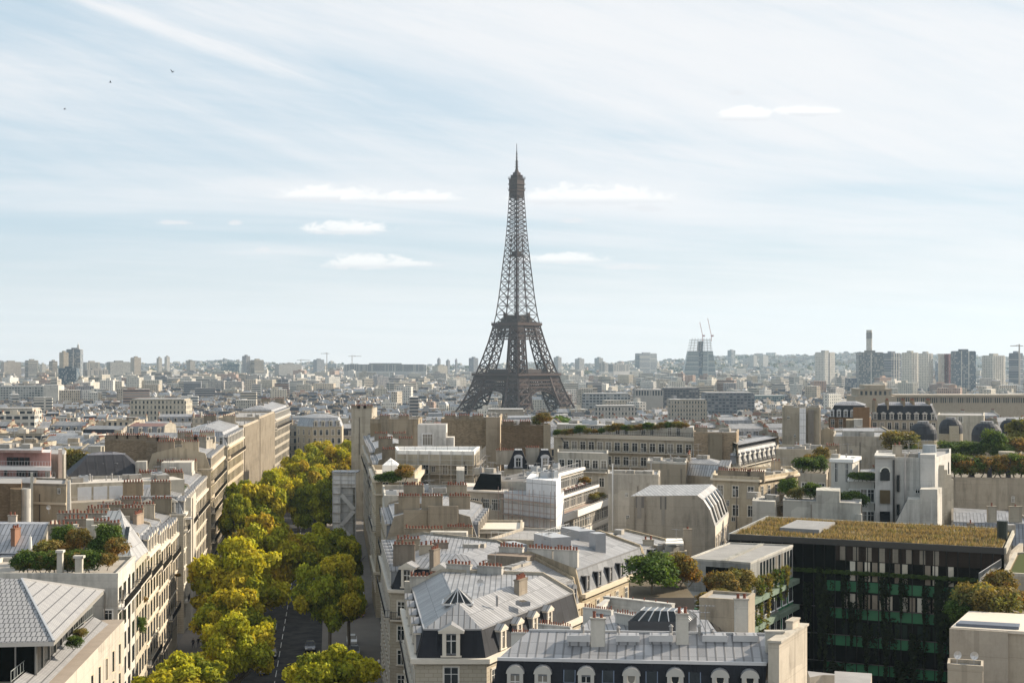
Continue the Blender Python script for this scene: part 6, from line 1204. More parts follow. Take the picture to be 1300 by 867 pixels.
# ------------------------------------------------------------------ left side of the avenue
def LX(d): return AC(d) - 18.3
def lrow(lab, d0, d1, ze, dep=13, mode='mansard', seed=80, col=(.62, .56, .47), c1=SLATE, kind='pediment', h1=3, h2=1.4, nfl=6, gap=0, win=True, slope=(0, 1, 0, 1), near=True, bal=True, stacks=True, fb=0.0):
    bb = Bld(lab, [(LX(d0) - dep, d0 - .12 * dep), (LX(d0) + fb, d0), (LX(d1) + fb, d1), (LX(d1) - dep, d1 - .12 * dep)], seed=seed); bb.walls(ze - .3, 'stone', col)
    if mode == 'mansard':
        bb.cornice(ze, .45, .4, edges=(1, 3)); bb.mansard(ze, h1, h2, slope, 1.3, None, c1, 'slate' if c1 == SLATE else 'zinc', ZINC, 'zinc'); bb.dormers(1, max(2, int((d1 - d0) / 3.2)), kind, col=col)
        if stacks: bb.chimneys_on(0, [.3, .68], ze + h1 + h2, 3.6, 1.3, 7, near=near); bb.chimneys_on(2, [.3, .68], ze + h1 + h2, 3.6, 1.3, 7, near=near)
        bb.bits(ze + h1 + h2, 4)
    else: bb.parapet(ze - .3, .6); bb.bits(ze - .3, 6, poly=bb.q, kinds=('hatch', 'vent', 'antenna', 'air_unit'))
    n = max(2, int((d1 - d0) / 3.3)); zs = [ze - 3.2 - 3.25 * k for k in range(nfl)]; bb.windows(1, zs, n, 1.9, 2.3, 'bare')
    if bal: bb.balcony(1, zs[0] - .15, .7); bb.balcony(1, zs[-2] - .15, .7)
    for z in zs[1:-2]: bb.band(1, z - .35, z - .18, .14)
    return bb
b = Bld('white modern apartment house with plain side wall and hedged roof terrace', [(-70, 192.5), (LX(192), 192), (LX(209), 209), (-70, 207)], seed=81)
b.walls(22.9, 'plaster', (.72, .70, .66), top='roofdeck', tcol=(.34, .31, .27)); b.parapet(22.9, .5, .35); b.windows(1, [19.2, 15.9, 12.6, 9.3, 6.0, 2.7], 4, 2.4, 2.2, 'bare'); b.balcony(1, 18.9, .8); b.windows(0, [17.4], 1, 1.0, 1.3, t0=.9, t1=.98)
# slanted studio roof with skylights
b = Bld('house with a big steep pale zinc slope and small rooflights leaning over the avenue', [(LX(209) - 11, 209.5), (LX(209), 209.3), (LX(222), 222), (LX(222) - 11, 222.3)], seed=82); b.walls(22.4, 'stone', (.66, .60, .50)); b.windows(1, [19.2, 15.9, 12.6, 9.3, 6.0, 2.7], 4, 1.9, 2.2, 'bare'); b.balcony(1, 19.0, .7)
def stu(m):
    x0, x1 = LX(209) - 11, LX(215); m.face([(x0 + 5.2, 209.4, 22.4), (x1 + .3, 209.4, 22.4), (x1 - 4.4, 221, 28.4), (x0 + 4, 221, 28.4)], 'zinc_fine', (.36, .37, .37))
    m.face([(x1 + .3, 209.4, 22.4), (x1 - .5, 221.8, 22.4), (x1 - 4.4, 221, 28.4)], 'zinc', (.36, .36, .36)); m.face([(x0 + 5.2, 209.4, 22.4), (x0 + 4, 221, 28.4), (x0 + 4, 221, 22.4)], 'plaster', (.5, .46, .4)); m.face([(x0 + 4, 221.1, 22.4), (x0 + 4, 221.1, 28.4), (x1 - 4.4, 221.1, 28.4), (x1 - .5, 221.9, 22.4)], 'plaster', (.5, .46, .4))
b.add('steep_roof', stu)
for k in range(3): b.add('roof_window', lambda m: m.face([(LX(214) - 4.9 + 1.3 * k, 213.4 + .35 * k, 24.58 + .18 * k), (LX(214) - 4.3 + 1.3 * k, 213.4 + .35 * k, 24.58 + .18 * k), (LX(214) - 4.6 + 1.2 * k, 216.4 + .35 * k, 26.13 + .18 * k), (LX(214) - 5.2 + 1.2 * k, 216.4 + .35 * k, 26.13 + .18 * k)], 'glass'))
# chimney group behind the terrace
b = Bld('house with tall white flues and pot-topped tan party walls behind the roof garden', [(-72, 210), (LX(210) - 11.2, 209.7), (LX(222) - 11.2, 222.6), (-72, 224)], seed=83); b.walls(23.0, 'plaster', (.55, .5, .43), top='zinc', tcol=(.33, .33, .34))
def fl(px0, px1, py, d, zb, col, dep=1.2): b.add('flue', lambda m: m.prism([atd(px0, d), atd(px1, d), atd(px1, d + dep), atd(px0, d + dep)], zb, zat(py, d), 'plaster', col))
fl(109.5, 119, 660, 211, 16, (.72, .69, .63), 2); fl(116, 123, 667, 210.2, 16, (.74, .71, .66)); fl(123.4, 134.5, 666, 211.5, 16, (.70, .67, .62)); fl(93, 98.5, 666, 212, 16, (.68, .65, .6)); fl(134.6, 150, 668, 214, 16, (.52, .46, .38), .6); fl(61, 93, 671, 214.5, 16, (.42, .38, .33), .6); fl(98.6, 109, 669, 214.5, 16, (.36, .33, .3), .6)
for (px, d, n, l, zz) in ((80, 214.8, 7, 4.2, 669), (96, 216, 6, 3.6, 662), (128, 215, 5, 2.6, 665), (143, 215, 4, 2.0, 667)): b.chimney(atd(px, d)[0], d + .2, zat(zz, d), l, .25, 0, n, (.4, .36, .3))
b = Bld('zinc mansard house with slate front and square chimneys at the left edge', [(-86, 213), (-66.5, 212), (-66.5, 226), (-86, 228)], seed=84); b.walls(20.6, 'plaster', (.6, .56, .5)); b.mansard(20.6, 2.6, 3.6, (1, 0, 1, 0), .8, 5, (.05, .06, .07), 'slate', (.46, .46, .48), 'zinc'); b.chimney(*atd(20, 215), 24.6, 1.7, 1.8, 1.4, 3, (.35, .2, .14)); b.chimney(*atd(16, 221), 26.6, 1.2, 1.0, 0, 2, (.5, .45, .4)); b.windows(0, [17.2], 5, 1.4, 2.0); mbox(b, 'awning', [atd(41, 207.6), atd(85, 206.6), atd(84, 211), atd(42, 212)], 24.0, 24.2, 'cloth', (.66, .63, .58)); b.dormers(0, 3, 'dark', col=(.6, .58, .55), t0=.55)
b = Bld('long white parapet walls with rows of red clay pots, middle left roofs', [(-74, 226), (LX(226) - 9, 226), (LX(240) - 9, 240), (-74, 240)], seed=85); b.walls(24.2, 'plaster', (.55, .5, .42), top='zinc', tcol=(.36, .36, .36)); zz = zat(655, 232)
mbox(b, 'party_wall', [atd(84, 232), atd(165, 232), atd(165, 232.6), atd(84, 232.6)], 18, zz, 'plaster', (.52, .47, .40)); b.chimney(atd(93, 232)[0], 232.3, zz, 5.0, .3, 0, 9, (.45, .4, .34)); b.chimney(atd(131, 232)[0], 232.3, zz, 4, .3, 0, 6, (.45, .4, .34)); b.chimney(atd(175, 234)[0], 234.3, zz - 1.2, 3.4, 1.2, 1.5, 6, (.42, .34, .27)); b.bits(24.3, 5, poly=b.q)
L0 = lrow('cream avenue house with balconies and flowers, next after the steep pale roof', 222.4, 237, 21.6, seed=86, c1=(.4, .41, .42), nfl=6, stacks=False, col=(.66, .59, .48)); L0.chimneys_on(2, [.3, .7], 25.9, 3.4, 1.2, 7)
L1_ = lrow('cream avenue house with dark dormers, third after the white modern one', 237.3, 251, 20.6, seed=87, nfl=6, col=(.64, .57, .47), c1=(.3, .31, .33))
L2_ = lrow('avenue corner house with small hipped zinc roof and two street fronts', 251.4, 266, 20.0, seed=88, nfl=5, slope=(1, 1, 0, 1), col=(.60, .53, .43), stacks=False); L2_.windows(0, [16.8, 13.5, 10.2], 4, 1.1, 2.0, t0=.3); L2_.chimneys_on(2, [.2, .6], 24.4, 3.4, 1.4, 7)
L3_ = lrow('avenue house with hipped zinc roof and cream dormers beyond the gap', 278, 300, 22.0, seed=89, slope=(1, 1, 0, 1), nfl=6, c1=(.38, .39, .4), col=(.62, .58, .51)); L3_.dormers(0, 3, 'pediment', col=(.62, .58, .51)); L3_.windows(0, [18.8, 15.5, 12.2], 4)
b = Bld('white stepped side wall of the tall avenue house with a tiny window', [(LX(322) - 15, 321), (LX(322) - 2.5, 322), (LX(330) - 2.5, 330), (LX(330) - 15, 329)], seed=90); b.walls(zat(600, 322), 'plaster', (.68, .65, .6)); mbox(b, 'step', [(LX(322) - 9, 321.4), (LX(322) - 2.6, 321.9), (LX(330) - 2.6, 329.5), (LX(330) - 9, 329)], 20, zat(587, 322), 'plaster', (.68, .65, .6)); b.windows(0, [24.2], 1, .8, 1.0, t0=.88, t1=.98)
L4_ = lrow('low avenue house between hipped zinc roof and the tall sunlit front', 300.4, 330, 22.2, seed=91, nfl=6, c1=(.36, .37, .38), col=(.60, .54, .45), near=False)
L5_ = lrow('tall cream house with five balcony storeys, sunlit front right above the tree crowns', 331, 372, 26.4, seed=92, nfl=7, col=(.66, .57, .44), near=False, fb=.8); 
for k in (1, 2, 3, 4): L5_.balcony(1, 26.4 - 3.35 - 3.25 * k, .8, .02, .98, step=.5)
def lfar(lab, px0, px1, py, d0, d1, ze, seed, mode='mansard', col=(.6, .54, .45), back=14):
    p, q = (atd(px0, d0)[0], d0), (atd(px1, d1)[0], d1); l = math.hypot(q[0] - p[0], q[1] - p[1]); n_ = ((q[1] - p[1]) / l, -(q[0] - p[0]) / l)
    bb = Bld(lab, [mv(p, n_, -back), p, q, mv(q, n_, -back)], seed=seed); bb.walls(ze, 'stone' if mode != 'blank' else 'tarp', col)
    if mode == 'mansard': bb.cornice(ze + .2, .4, .5, edges=(0, 1)); bb.mansard(ze + .2, 3.6, 1.4, (1, 1, 0, 1), 1.6, None, (.42, .43, .45), 'zinc', ZINC, 'zinc'); bb.dormers(1, max(3, int(l / 4)), 'pediment', col=(.55, .52, .46)); bb.dormers(0, 4, 'arch', col=(.5, .5, .5)); bb.chimneys_on(2, [.3, .7], ze + 5, 3.6, 1.3, 7, near=False); bb.bits(ze + 5, 4)
    else: bb.parapet(ze, .6, .5); bb.bits(ze, 7, poly=bb.q); 
    if mode == 'blank':
        for k in range(int(l / 2.4)): t = (k + .5) / int(l / 2.4); bb.band(1, 2, ze, .35, 'plaster', tuple(c * .9 for c in col), 'pilaster', t0=t - .004, t1=t + .02)
    else: bb.windows(1, [ze - 3.2 - 3.3 * k for k in range(6)], max(3, int(l / 3.3)), 1.9, 2.2, 'bare'); bb.windows(0, [ze - 3.2 - 3.3 * k for k in range(4)], 4, 1.2, 2.1); bb.balcony(1, ze - 3.4, .8, step=.6); bb.balcony(0, ze - 3.4, .8, step=.6)
    return bb
lfar('grey mansard house with rounded dormers above the dark trees on the left', 289, 309, 0, 405, 450, 26.8, 93, col=(.64, .55, .42)); lfar('tall vertical ribbed beige front, first of two blank ones beside the avenue', 309, 328, 0, 455, 500, 29.5, 94, 'blank', (.56, .50, .42)); lfar('tall vertical ribbed beige front, second of two blank ones, standing farther off', 329, 348, 0, 505, 560, 30.0, 95, 'blank', (.55, .49, .41)); lfar('blue-grey mansard house with small dormers beyond the blank ribbed fronts', 349, 368, 0, 565, 625, 27.0, 96, col=(.5, .46, .4))
b = Bld('cream curved end building with a grey rounded roof closing the avenue', [atd(376, 640), atd(396, 628), atd(434, 632), atd(436, 650), atd(378, 655)], seed=97); b.walls(21.5, 'stone', (.66, .58, .46)); b.mansard(21.5, 3.6, 1.0, (1, 1, 1, 0, 1), 1.8, 5, (.42, .43, .45), 'zinc', ZINC, 'zinc'); b.windows(0, [18, 14.5, 11], 3, 1.3, 2.3); b.windows(1, [18, 14.5, 11], 5, 1.3, 2.3); b.dormers(1, 4, 'pediment', col=(.6, .55, .45))
# --- glass pavilion with tiled hip roof, bottom left
E = [(-67, 151), (-46.6, 153.5), (-50.6, 187.0), (-69, 186)]
b = Bld('penthouse pavilion with broad grey tiled hip roof over a glass shopfront, bottom left corner', E, seed=98); b.walls(17.6, 'plaster', (.62, .58, .52), top='matte', tcol=(.28, .24, .20), poly=[(-75, 140), (-45.0, 146), (-49.2, 191.6), (-75, 191)])
def hip(m):
    P_ = E; ze_ = 22.0; ra, rb = (-54.6, 168, 26.2), (-61, 170, 26.2); c_ = (.29, .29, .29)
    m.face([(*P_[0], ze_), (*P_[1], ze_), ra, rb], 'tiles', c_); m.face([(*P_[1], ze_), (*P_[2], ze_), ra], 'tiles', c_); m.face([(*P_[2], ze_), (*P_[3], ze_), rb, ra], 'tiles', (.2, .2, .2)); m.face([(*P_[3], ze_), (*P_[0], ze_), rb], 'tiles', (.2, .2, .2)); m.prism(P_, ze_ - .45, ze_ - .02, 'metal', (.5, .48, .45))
    for q in ((P_[1], ra), (P_[2], ra)): m.bar((*q[0], ze_ + .03), (q[1][0], q[1][1], q[1][2] + .05), .22, 'metal', (.5, .5, .5))
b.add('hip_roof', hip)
gl = offset_poly(E, [2.2] * 4); b.add('glass_front', lambda m: m.prism(gl, 17.6, 21.6, 'mirror'))
for k in range(9): q = lerp(gl[0], gl[1], k / 8); b.add('mullion', lambda m: m.bar((q[0], q[1] - .06, 17.6), (q[0], q[1] - .06, 21.6), .14, 'metal', (.25, .25, .24)))
for k in range(9): q = lerp(gl[1], gl[2], k / 8); b.add('mullion', lambda m: m.bar((q[0] + .06, q[1], 17.6), (q[0] + .06, q[1], 21.6), .14, 'metal', (.25, .25, .24)))
b.add('railing', lambda m: rail_mb(m, [(-70, 143.6), (-52.0, 145.4)], 17.6, 1.1, .9, (.08, .08, .08), .05))
def strp(m):
    m.face([(-49.6, 150.0, 18.6), (-46.0, 150.4, 17.2), (-49.6, 188.4, 17.2), (-52.2, 188, 18.6)], 'tiles', (.29, .29, .29)); m.face([(-49.6, 150.0, 18.6), (-52.2, 188, 18.6), (-52.2, 188, 16), (-49.6, 150, 16)], 'plaster', (.5, .48, .45)); m.bar((-46.0, 150.4, 17.15), (-49.6, 188.4, 17.15), .3, 'metal', (.1, .1, .1))
b.add('lean_to_roof', strp); b.add('glass_screen', lambda m: rail_mb(m, [(-49.8, 150), (-52.5, 189)], 18.6, 1.1, 1.2, (.5, .53, .5), .05))
wq = [(-45.8, 146), (-45.2, 146), (-49.4, 191.5), (-50, 191.5)]
mbox(b, 'street_wall', wq, 0, 16.4, 'plaster', (.66, .61, .53)); rzl = math.atan2(.993, .12)
for k in range(9):
    for z in (12.8, 9.2, 5.6): d = 150 + k * 4.6; b.put('window', win_mesh(2.4, 2.4, 'dark', (.55, .45, .33)), (-45.2 - .0923 * (d - 146) + .02, d, z), rzl)
# --- left mid-ground
b = Bld('pink and white stepped apartment house with large terrace windows at the left edge', [(-112, 292), atd(64, 288), atd(66, 300), (-112, 304)], seed=100); z1 = zat(575, 288); b.walls(zat(606, 288), 'plaster', (.72, .66, .62), top='matte', tcol=(.4, .3, .26))
mbox(b, 'upper_storey', [(-112, 293.5), atd(64, 289.5), atd(65, 299), (-112, 303)], zat(606, 288), z1, 'plaster', (.60, .36, .34), 'roofdeck', (.45, .45, .45)); mbox(b, 'roof_slab', [(-112, 292), atd(53, 288.3), atd(54, 299), (-112, 303)], z1, z1 + .5, 'plaster', (.6, .42, .38), 'zinc', (.36, .36, .36)); mbox(b, 'floor_slab', [(-112, 291), atd(65, 287), atd(65, 288), (-112, 292)], zat(597, 288), zat(592, 288), 'paint', (.76, .73, .70)); mbox(b, 'floor_slab', [(-112, 290), atd(70, 286), atd(70, 288), (-112, 292)], zat(613, 287), zat(606, 287), 'paint', (.76, .73, .70))
A_ = (-112, 293.5); B_ = atd(64, 289.5)
for (pa, pb) in ((-20, -4), (8, 16), (16, 24), (24, 31), (31, 38)): b.add('window', lambda m: m.prism([atd(pa + .6, 289.9 + (64 - pa) * .01), atd(pb - .4, 289.9 + (64 - pb) * .01), atd(pb - .4, 290.8), atd(pa + .6, 291.2)], zat(591, 289), zat(581, 289), 'glass'))
for (pa, pb) in ((2, 9), (21, 33), (36, 48), (57, 64)): b.add('window', lambda m: m.prism([atd(pa, 287.7 + (64 - pa) * .058), atd(pb, 287.7 + (64 - pb) * .058), atd(pb, 289.4 + (64 - pb) * .05), atd(pa, 289.4 + (64 - pa) * .05)], zat(605, 288), zat(598, 288), 'glass'))
b.add('railing', lambda m: (rail_mb(m, [(-112, 290.2), atd(70, 286.2)], zat(606, 287), 1, .6, (.5, .5, .5)), rail_mb(m, [(-112, 291.2), atd(65, 287.2)], zat(592, 287), .9, .6, (.5, .5, .5)))); b.bits(z1 + .5, 7, poly=[(-105, 295), (-92, 293), (-92, 297), (-105, 299)])
b = Bld('white gabled wall with brick flue right of the pink house', [atd(64, 300), atd(82, 299), atd(84, 312), atd(66, 314)], seed=101); b.walls(zat(576, 300), 'plaster', (.68, .66, .62)); mbox(b, 'flue', [atd(74, 296), atd(79, 296), atd(79, 299), atd(74, 299)], 10, zat(570, 297), 'plaster', (.7, .68, .64))
b = Bld('beige windowless wall with two tones and an upper ledge, below the pink house', [atd(42, 262), atd(84, 260), atd(86, 272), atd(44, 274)], seed=102); b.walls(zat(616, 261), 'plaster', (.52, .45, .35)); b.band(0, zat(641, 260), zat(638, 260), .2); b.windows(0, [zat(627, 260)], 1, .6, 1.0, 'plain', t0=.72, t1=.85); b.parapet(zat(616, 261), .3, col=(.35, .31, .26)); b.bit('satellite_dish', *atd(62, 259), zat(650, 259))
b = Bld('dark brown brick wall with sooty edges at the far left', [(-112, 258), atd(27, 256), atd(28, 266), (-112, 268)], seed=103); b.walls(zat(613, 257), 'rubble', (.30, .22, .15)); mbox(b, 'low_wall', [atd(13, 253), atd(27, 252.6), atd(27, 256), atd(13, 256.4)], 5, zat(620, 254), 'rubble', (.33, .25, .17))
b = Bld('fat white round flue between the brick wall and the beige wall', [atd(27, 254), atd(38, 254), atd(38, 257), atd(27, 257)], seed=104, name='round_flue', cat='flue'); b.add('shaft', lambda m: m.cyl(atd(32, 255), 1.05, 1.05, 8, zat(620, 255), 18, 'plaster', (.76, .74, .70)))
b = Bld('thin white flue standing against the beige wall', [atd(38.6, 255), atd(42, 255), atd(42, 256), atd(38.6, 256)], seed=105, name='flue', cat='flue'); b.walls(zat(600, 255), 'plaster', (.7, .67, .6))
b = Bld('tapering bright white flue shaft before the long terraces', [atd(84.5, 256), atd(91, 256), atd(91.5, 258), atd(84.5, 258)], seed=106, name='flue', cat='flue'); b.add('shaft', lambda m: m.cyl(atd(87.6, 257), .75, .28, 8, zat(610, 257), 10, 'plaster', (.80, .78, .75)))
b = Bld('long white terraced house with two continuous glass railings and frosted windows, left middle', [(-80.5, 272), (-60.2, 283), (-62, 296), (-84, 292)], seed=107); b.walls(zat(636, 276), 'plaster', (.68, .64, .57), top='matte', tcol=(.3, .27, .23))
e0 = b.edge(0)
def tr_(k, ins, zb, zt):
    a_, c_ = mv(e0[0], e0[3], -ins), mv(e0[1], e0[3], -ins); mbox(b, 'upper_storey', [a_, c_, mv(c_, e0[3], -8), mv(a_, e0[3], -8)], zb, zt, 'plaster', (.66, .62, .54), 'matte', (.45, .42, .38)); 
    for j in range(8):
        t = (j + .5) / 8; q = lerp(a_, c_, t)
        if j in (1, 2, 3, 5, 6): b.add('window_panel', lambda m: m.box((q[0] + e0[3][0] * .05, q[1] + e0[3][1] * .05), 2.5, .12, zb + .3, zt - .7, math.atan2(c_[1] - a_[1], c_[0] - a_[0]), 'paint', (.55, .57, .60)))
    b.add('railing', lambda m: rail_mb(m, [mv(a_, e0[3], 2.2), mv(c_, e0[3], 2.2)], zb + .2, .9, .7, (.5, .5, .5), .05)); mbox(b, 'terrace_slab', [mv(a_, e0[3], 2.4), mv(c_, e0[3], 2.4), c_, a_], zb - .3, zb + .1, 'paint', (.74, .71, .66))
tr_(0, 1.5, 20.8, 24.2); tr_(1, 4.2, 24.2, 27.6); b.bits(27.7, 10, poly=[mv(e0[0], e0[3], -5), mv(e0[1], e0[3], -5), mv(e0[1], e0[3], -11), mv(e0[0], e0[3], -11)], kinds=('air_unit', 'hatch', 'vent'))
b = Bld('dark slate roofed house with rooflights and a bay in the middle left', [atd(86, 312), atd(183, 318), atd(187, 330), atd(82, 326)], seed=108); b.walls(zat(604, 314), 'plaster', (.62, .60, .56)); b.mansard(zat(604, 314), 4.0, .6, (1, 1, 1, 1), 4.4, 2.5, (.045, .047, .055), 'slate', (.16, .16, .18), 'slate'); b.windows(0, [zat(604, 314) - 2.7], 9, 1.0, 1.9); mbox(b, 'white_flue', [atd(150, 322), atd(155, 322), atd(158, 328), atd(152, 328)], 22, zat(582, 322), 'plaster', (.7, .68, .64)); mbox(b, 'gable', [atd(172, 317.6), atd(186, 318.4), atd(187, 322), atd(174, 321)], 20, zat(586, 318), 'plaster', (.6, .58, .54))
for t in (.18, .45, .7): b.bit('skylight', *lerp(atd(95, 316), atd(170, 320), t), zat(604, 314) + 2.2, .1)
b = pw('broad weathered stone party wall with clay pots along its top, left middle', 133, 186, 559, 350, (.40, .33, .25), 9, 'rubble', seed=109, stacks=(.15, .4, .65, .9)); b = pw('weathered stone party wall with a concrete rib, joined right of the broad one', 185.5, 211, 562, 340, (.38, .32, .25), 9, 'rubble', seed=110, bands=1, stacks=(.3, .8)); b = pw('light grey pointed party wall with pipes near the tall avenue house', 212, 232, 566, 335, (.52, .48, .42), 9, seed=111, bands=2, stacks=(.5,)); b = pw('light party wall with zinc edge touching the tall avenue house', 233, 262, 561, 348, (.5, .46, .4), 9, seed=112, stacks=(.3, .7))
# scaffolded stair tower standing at the right trees
b = Bld('white sheeted scaffold stair tower standing among the trees on the avenue', [(-44.6, 376), (-38.8, 375), (-38.6, 381), (-44.6, 382)], seed=113, name='stair_tower', cat='scaffold tower'); b.walls(21.6, 'tarp', (.62, .62, .61), top='zinc', tcol=(.4, .4, .42), poly=offset_poly(b.q, [.9] * 4)); scaffold(b, 0, 0, 21.6, .0, 1.5, 2.4, col=(.55, .55, .55)); mbox(b, 'side_sheet', [b.q[0], (b.q[0][0] + 2.0, b.q[0][1] - .3), (b.q[0][0] + 2.0, b.q[0][1] + .5), (b.q[0][0], b.q[0][1] + .8)], 0, 22, 'tarp', (.66, .66, .66)); mbox(b, 'top_sheet', [b.q[0], b.q[1], (b.q[1][0], b.q[1][1] + .5), (b.q[0][0], b.q[0][1] + .5)], 18.4, 22, 'tarp', (.7, .7, .7)); mbox(b, 'roof', offset_poly(b.q, [-.3] * 4), 22, 22.2, 'zinc', (.35, .36, .38))
for k in range(4): b.add('stair_flight', lambda m: m.bar((-42.4 + (3.2 if k % 2 else 0), 374.9, 4 * k + 1), (-42.4 + (0 if k % 2 else 3.2), 374.9, 4 * k + 4.6), .3, 'metal', (.6, .6, .6), 1.0))
# right side avenue fronts farther on
def rrow(lab, d0, d1, ze, seed, col=(.42, .37, .30), dep=12):
    X = lambda d: AC(d) + 18.3
    bb = Bld(lab, [(X(d0), d0), (X(d0) + dep, d0 + 1.4), (X(d1) + dep, d1 + 1.4), (X(d1), d1)], seed=seed); bb.walls(ze - .3, 'stone', col); bb.cornice(ze, .5, .5, edges=(0, 3)); bb.mansard(ze, 3.0, 1.2, (0, 1, 0, 1), 1.3, None, (.2, .21, .23), 'slate', ZINC, 'zinc'); bb.windows(3, [ze - 3.3 - 3.3 * k for k in range(6)], int((d1 - d0) / 2.7), 1.15, 2.1); bb.dormers(3, int((d1 - d0) / 3.5), 'pediment'); bb.chimneys_on(0, [.3, .7], ze + 4.2, 3.4, 1.3, 7, near=False); bb.balcony(3, ze - 3.5, .7, step=.6); return bb
rrow('shaded stone avenue front right of the scaffold stair tower', 337, 362, 24.5, 120); rrow('shaded stone avenue front beyond the scaffold stair tower', 363, 395, 25.5, 121); rrow('last shaded avenue front on the right before the street bends', 396, 440, 25, 122)
# ------------------------------------------------------------------ the packed quarters beyond: row houses on blocks
def inside(p, poly):
    c = False; n = len(poly)
    for i in range(n):
        x1, y1 = poly[i]; x2, y2 = poly[(i + 1) % n]
        if (y1 > p[1]) != (y2 > p[1]) and p[0] < (x2 - x1) * (p[1] - y1) / (y2 - y1) + x1: c = not c
    return c
HB = [(h, min(p[0] for p in h) - 1, max(p[0] for p in h) + 1, min(p[1] for p in h) - 1, max(p[1] for p in h) + 1) for h in HERO]
PLACED = {}
def free(cx, cy, ang, W, D, shrink=.86):
    c, s = math.cos(ang), math.sin(ang); pts = [(cx + x * c - y * s, cy + x * s + y * c) for x in (-W / 2 * shrink, -W / 4, 0, W / 4, W / 2 * shrink) for y in (-D / 2 * shrink, 0, D / 2 * shrink)]
    quad = [pts[0], pts[12], pts[14], pts[2]]
    for h, a, b_, c_, d_ in HB:
        if a - W < cx < b_ + W and c_ - W < cy < d_ + W:
            if any(inside(p, h) for p in pts) or any(inside(p, quad) for p in h): return False
    k = (int(cx // 40), int(cy // 40))
    for i in (-1, 0, 1):
        for j in (-1, 0, 1):
            for q in PLACED.get((k[0] + i, k[1] + j), ()):
                if abs(q[1][0] - cx) < 30 and abs(q[1][1] - cy) < 30 and (any(inside(p, q[0]) for p in pts) or any(inside(p, quad) for p in q[0])): return False
    PLACED.setdefault(k, []).append((quad, (cx, cy))); return True
WCOL = [(.60, .55, .47), (.55, .49, .40), (.66, .62, .56), (.50, .44, .36), (.62, .56, .46), (.70, .68, .64), (.46, .41, .35), (.58, .53, .47)]
PCOL = [(.44, .38, .30), (.52, .47, .39), (.60, .56, .49), (.38, .32, .25), (.66, .63, .58), (.48, .42, .34)]
WNAME = {0: 'cream', 1: 'beige', 2: 'pale', 3: 'tan', 4: 'warm cream', 5: 'white', 6: 'brownish', 7: 'grey-cream'}
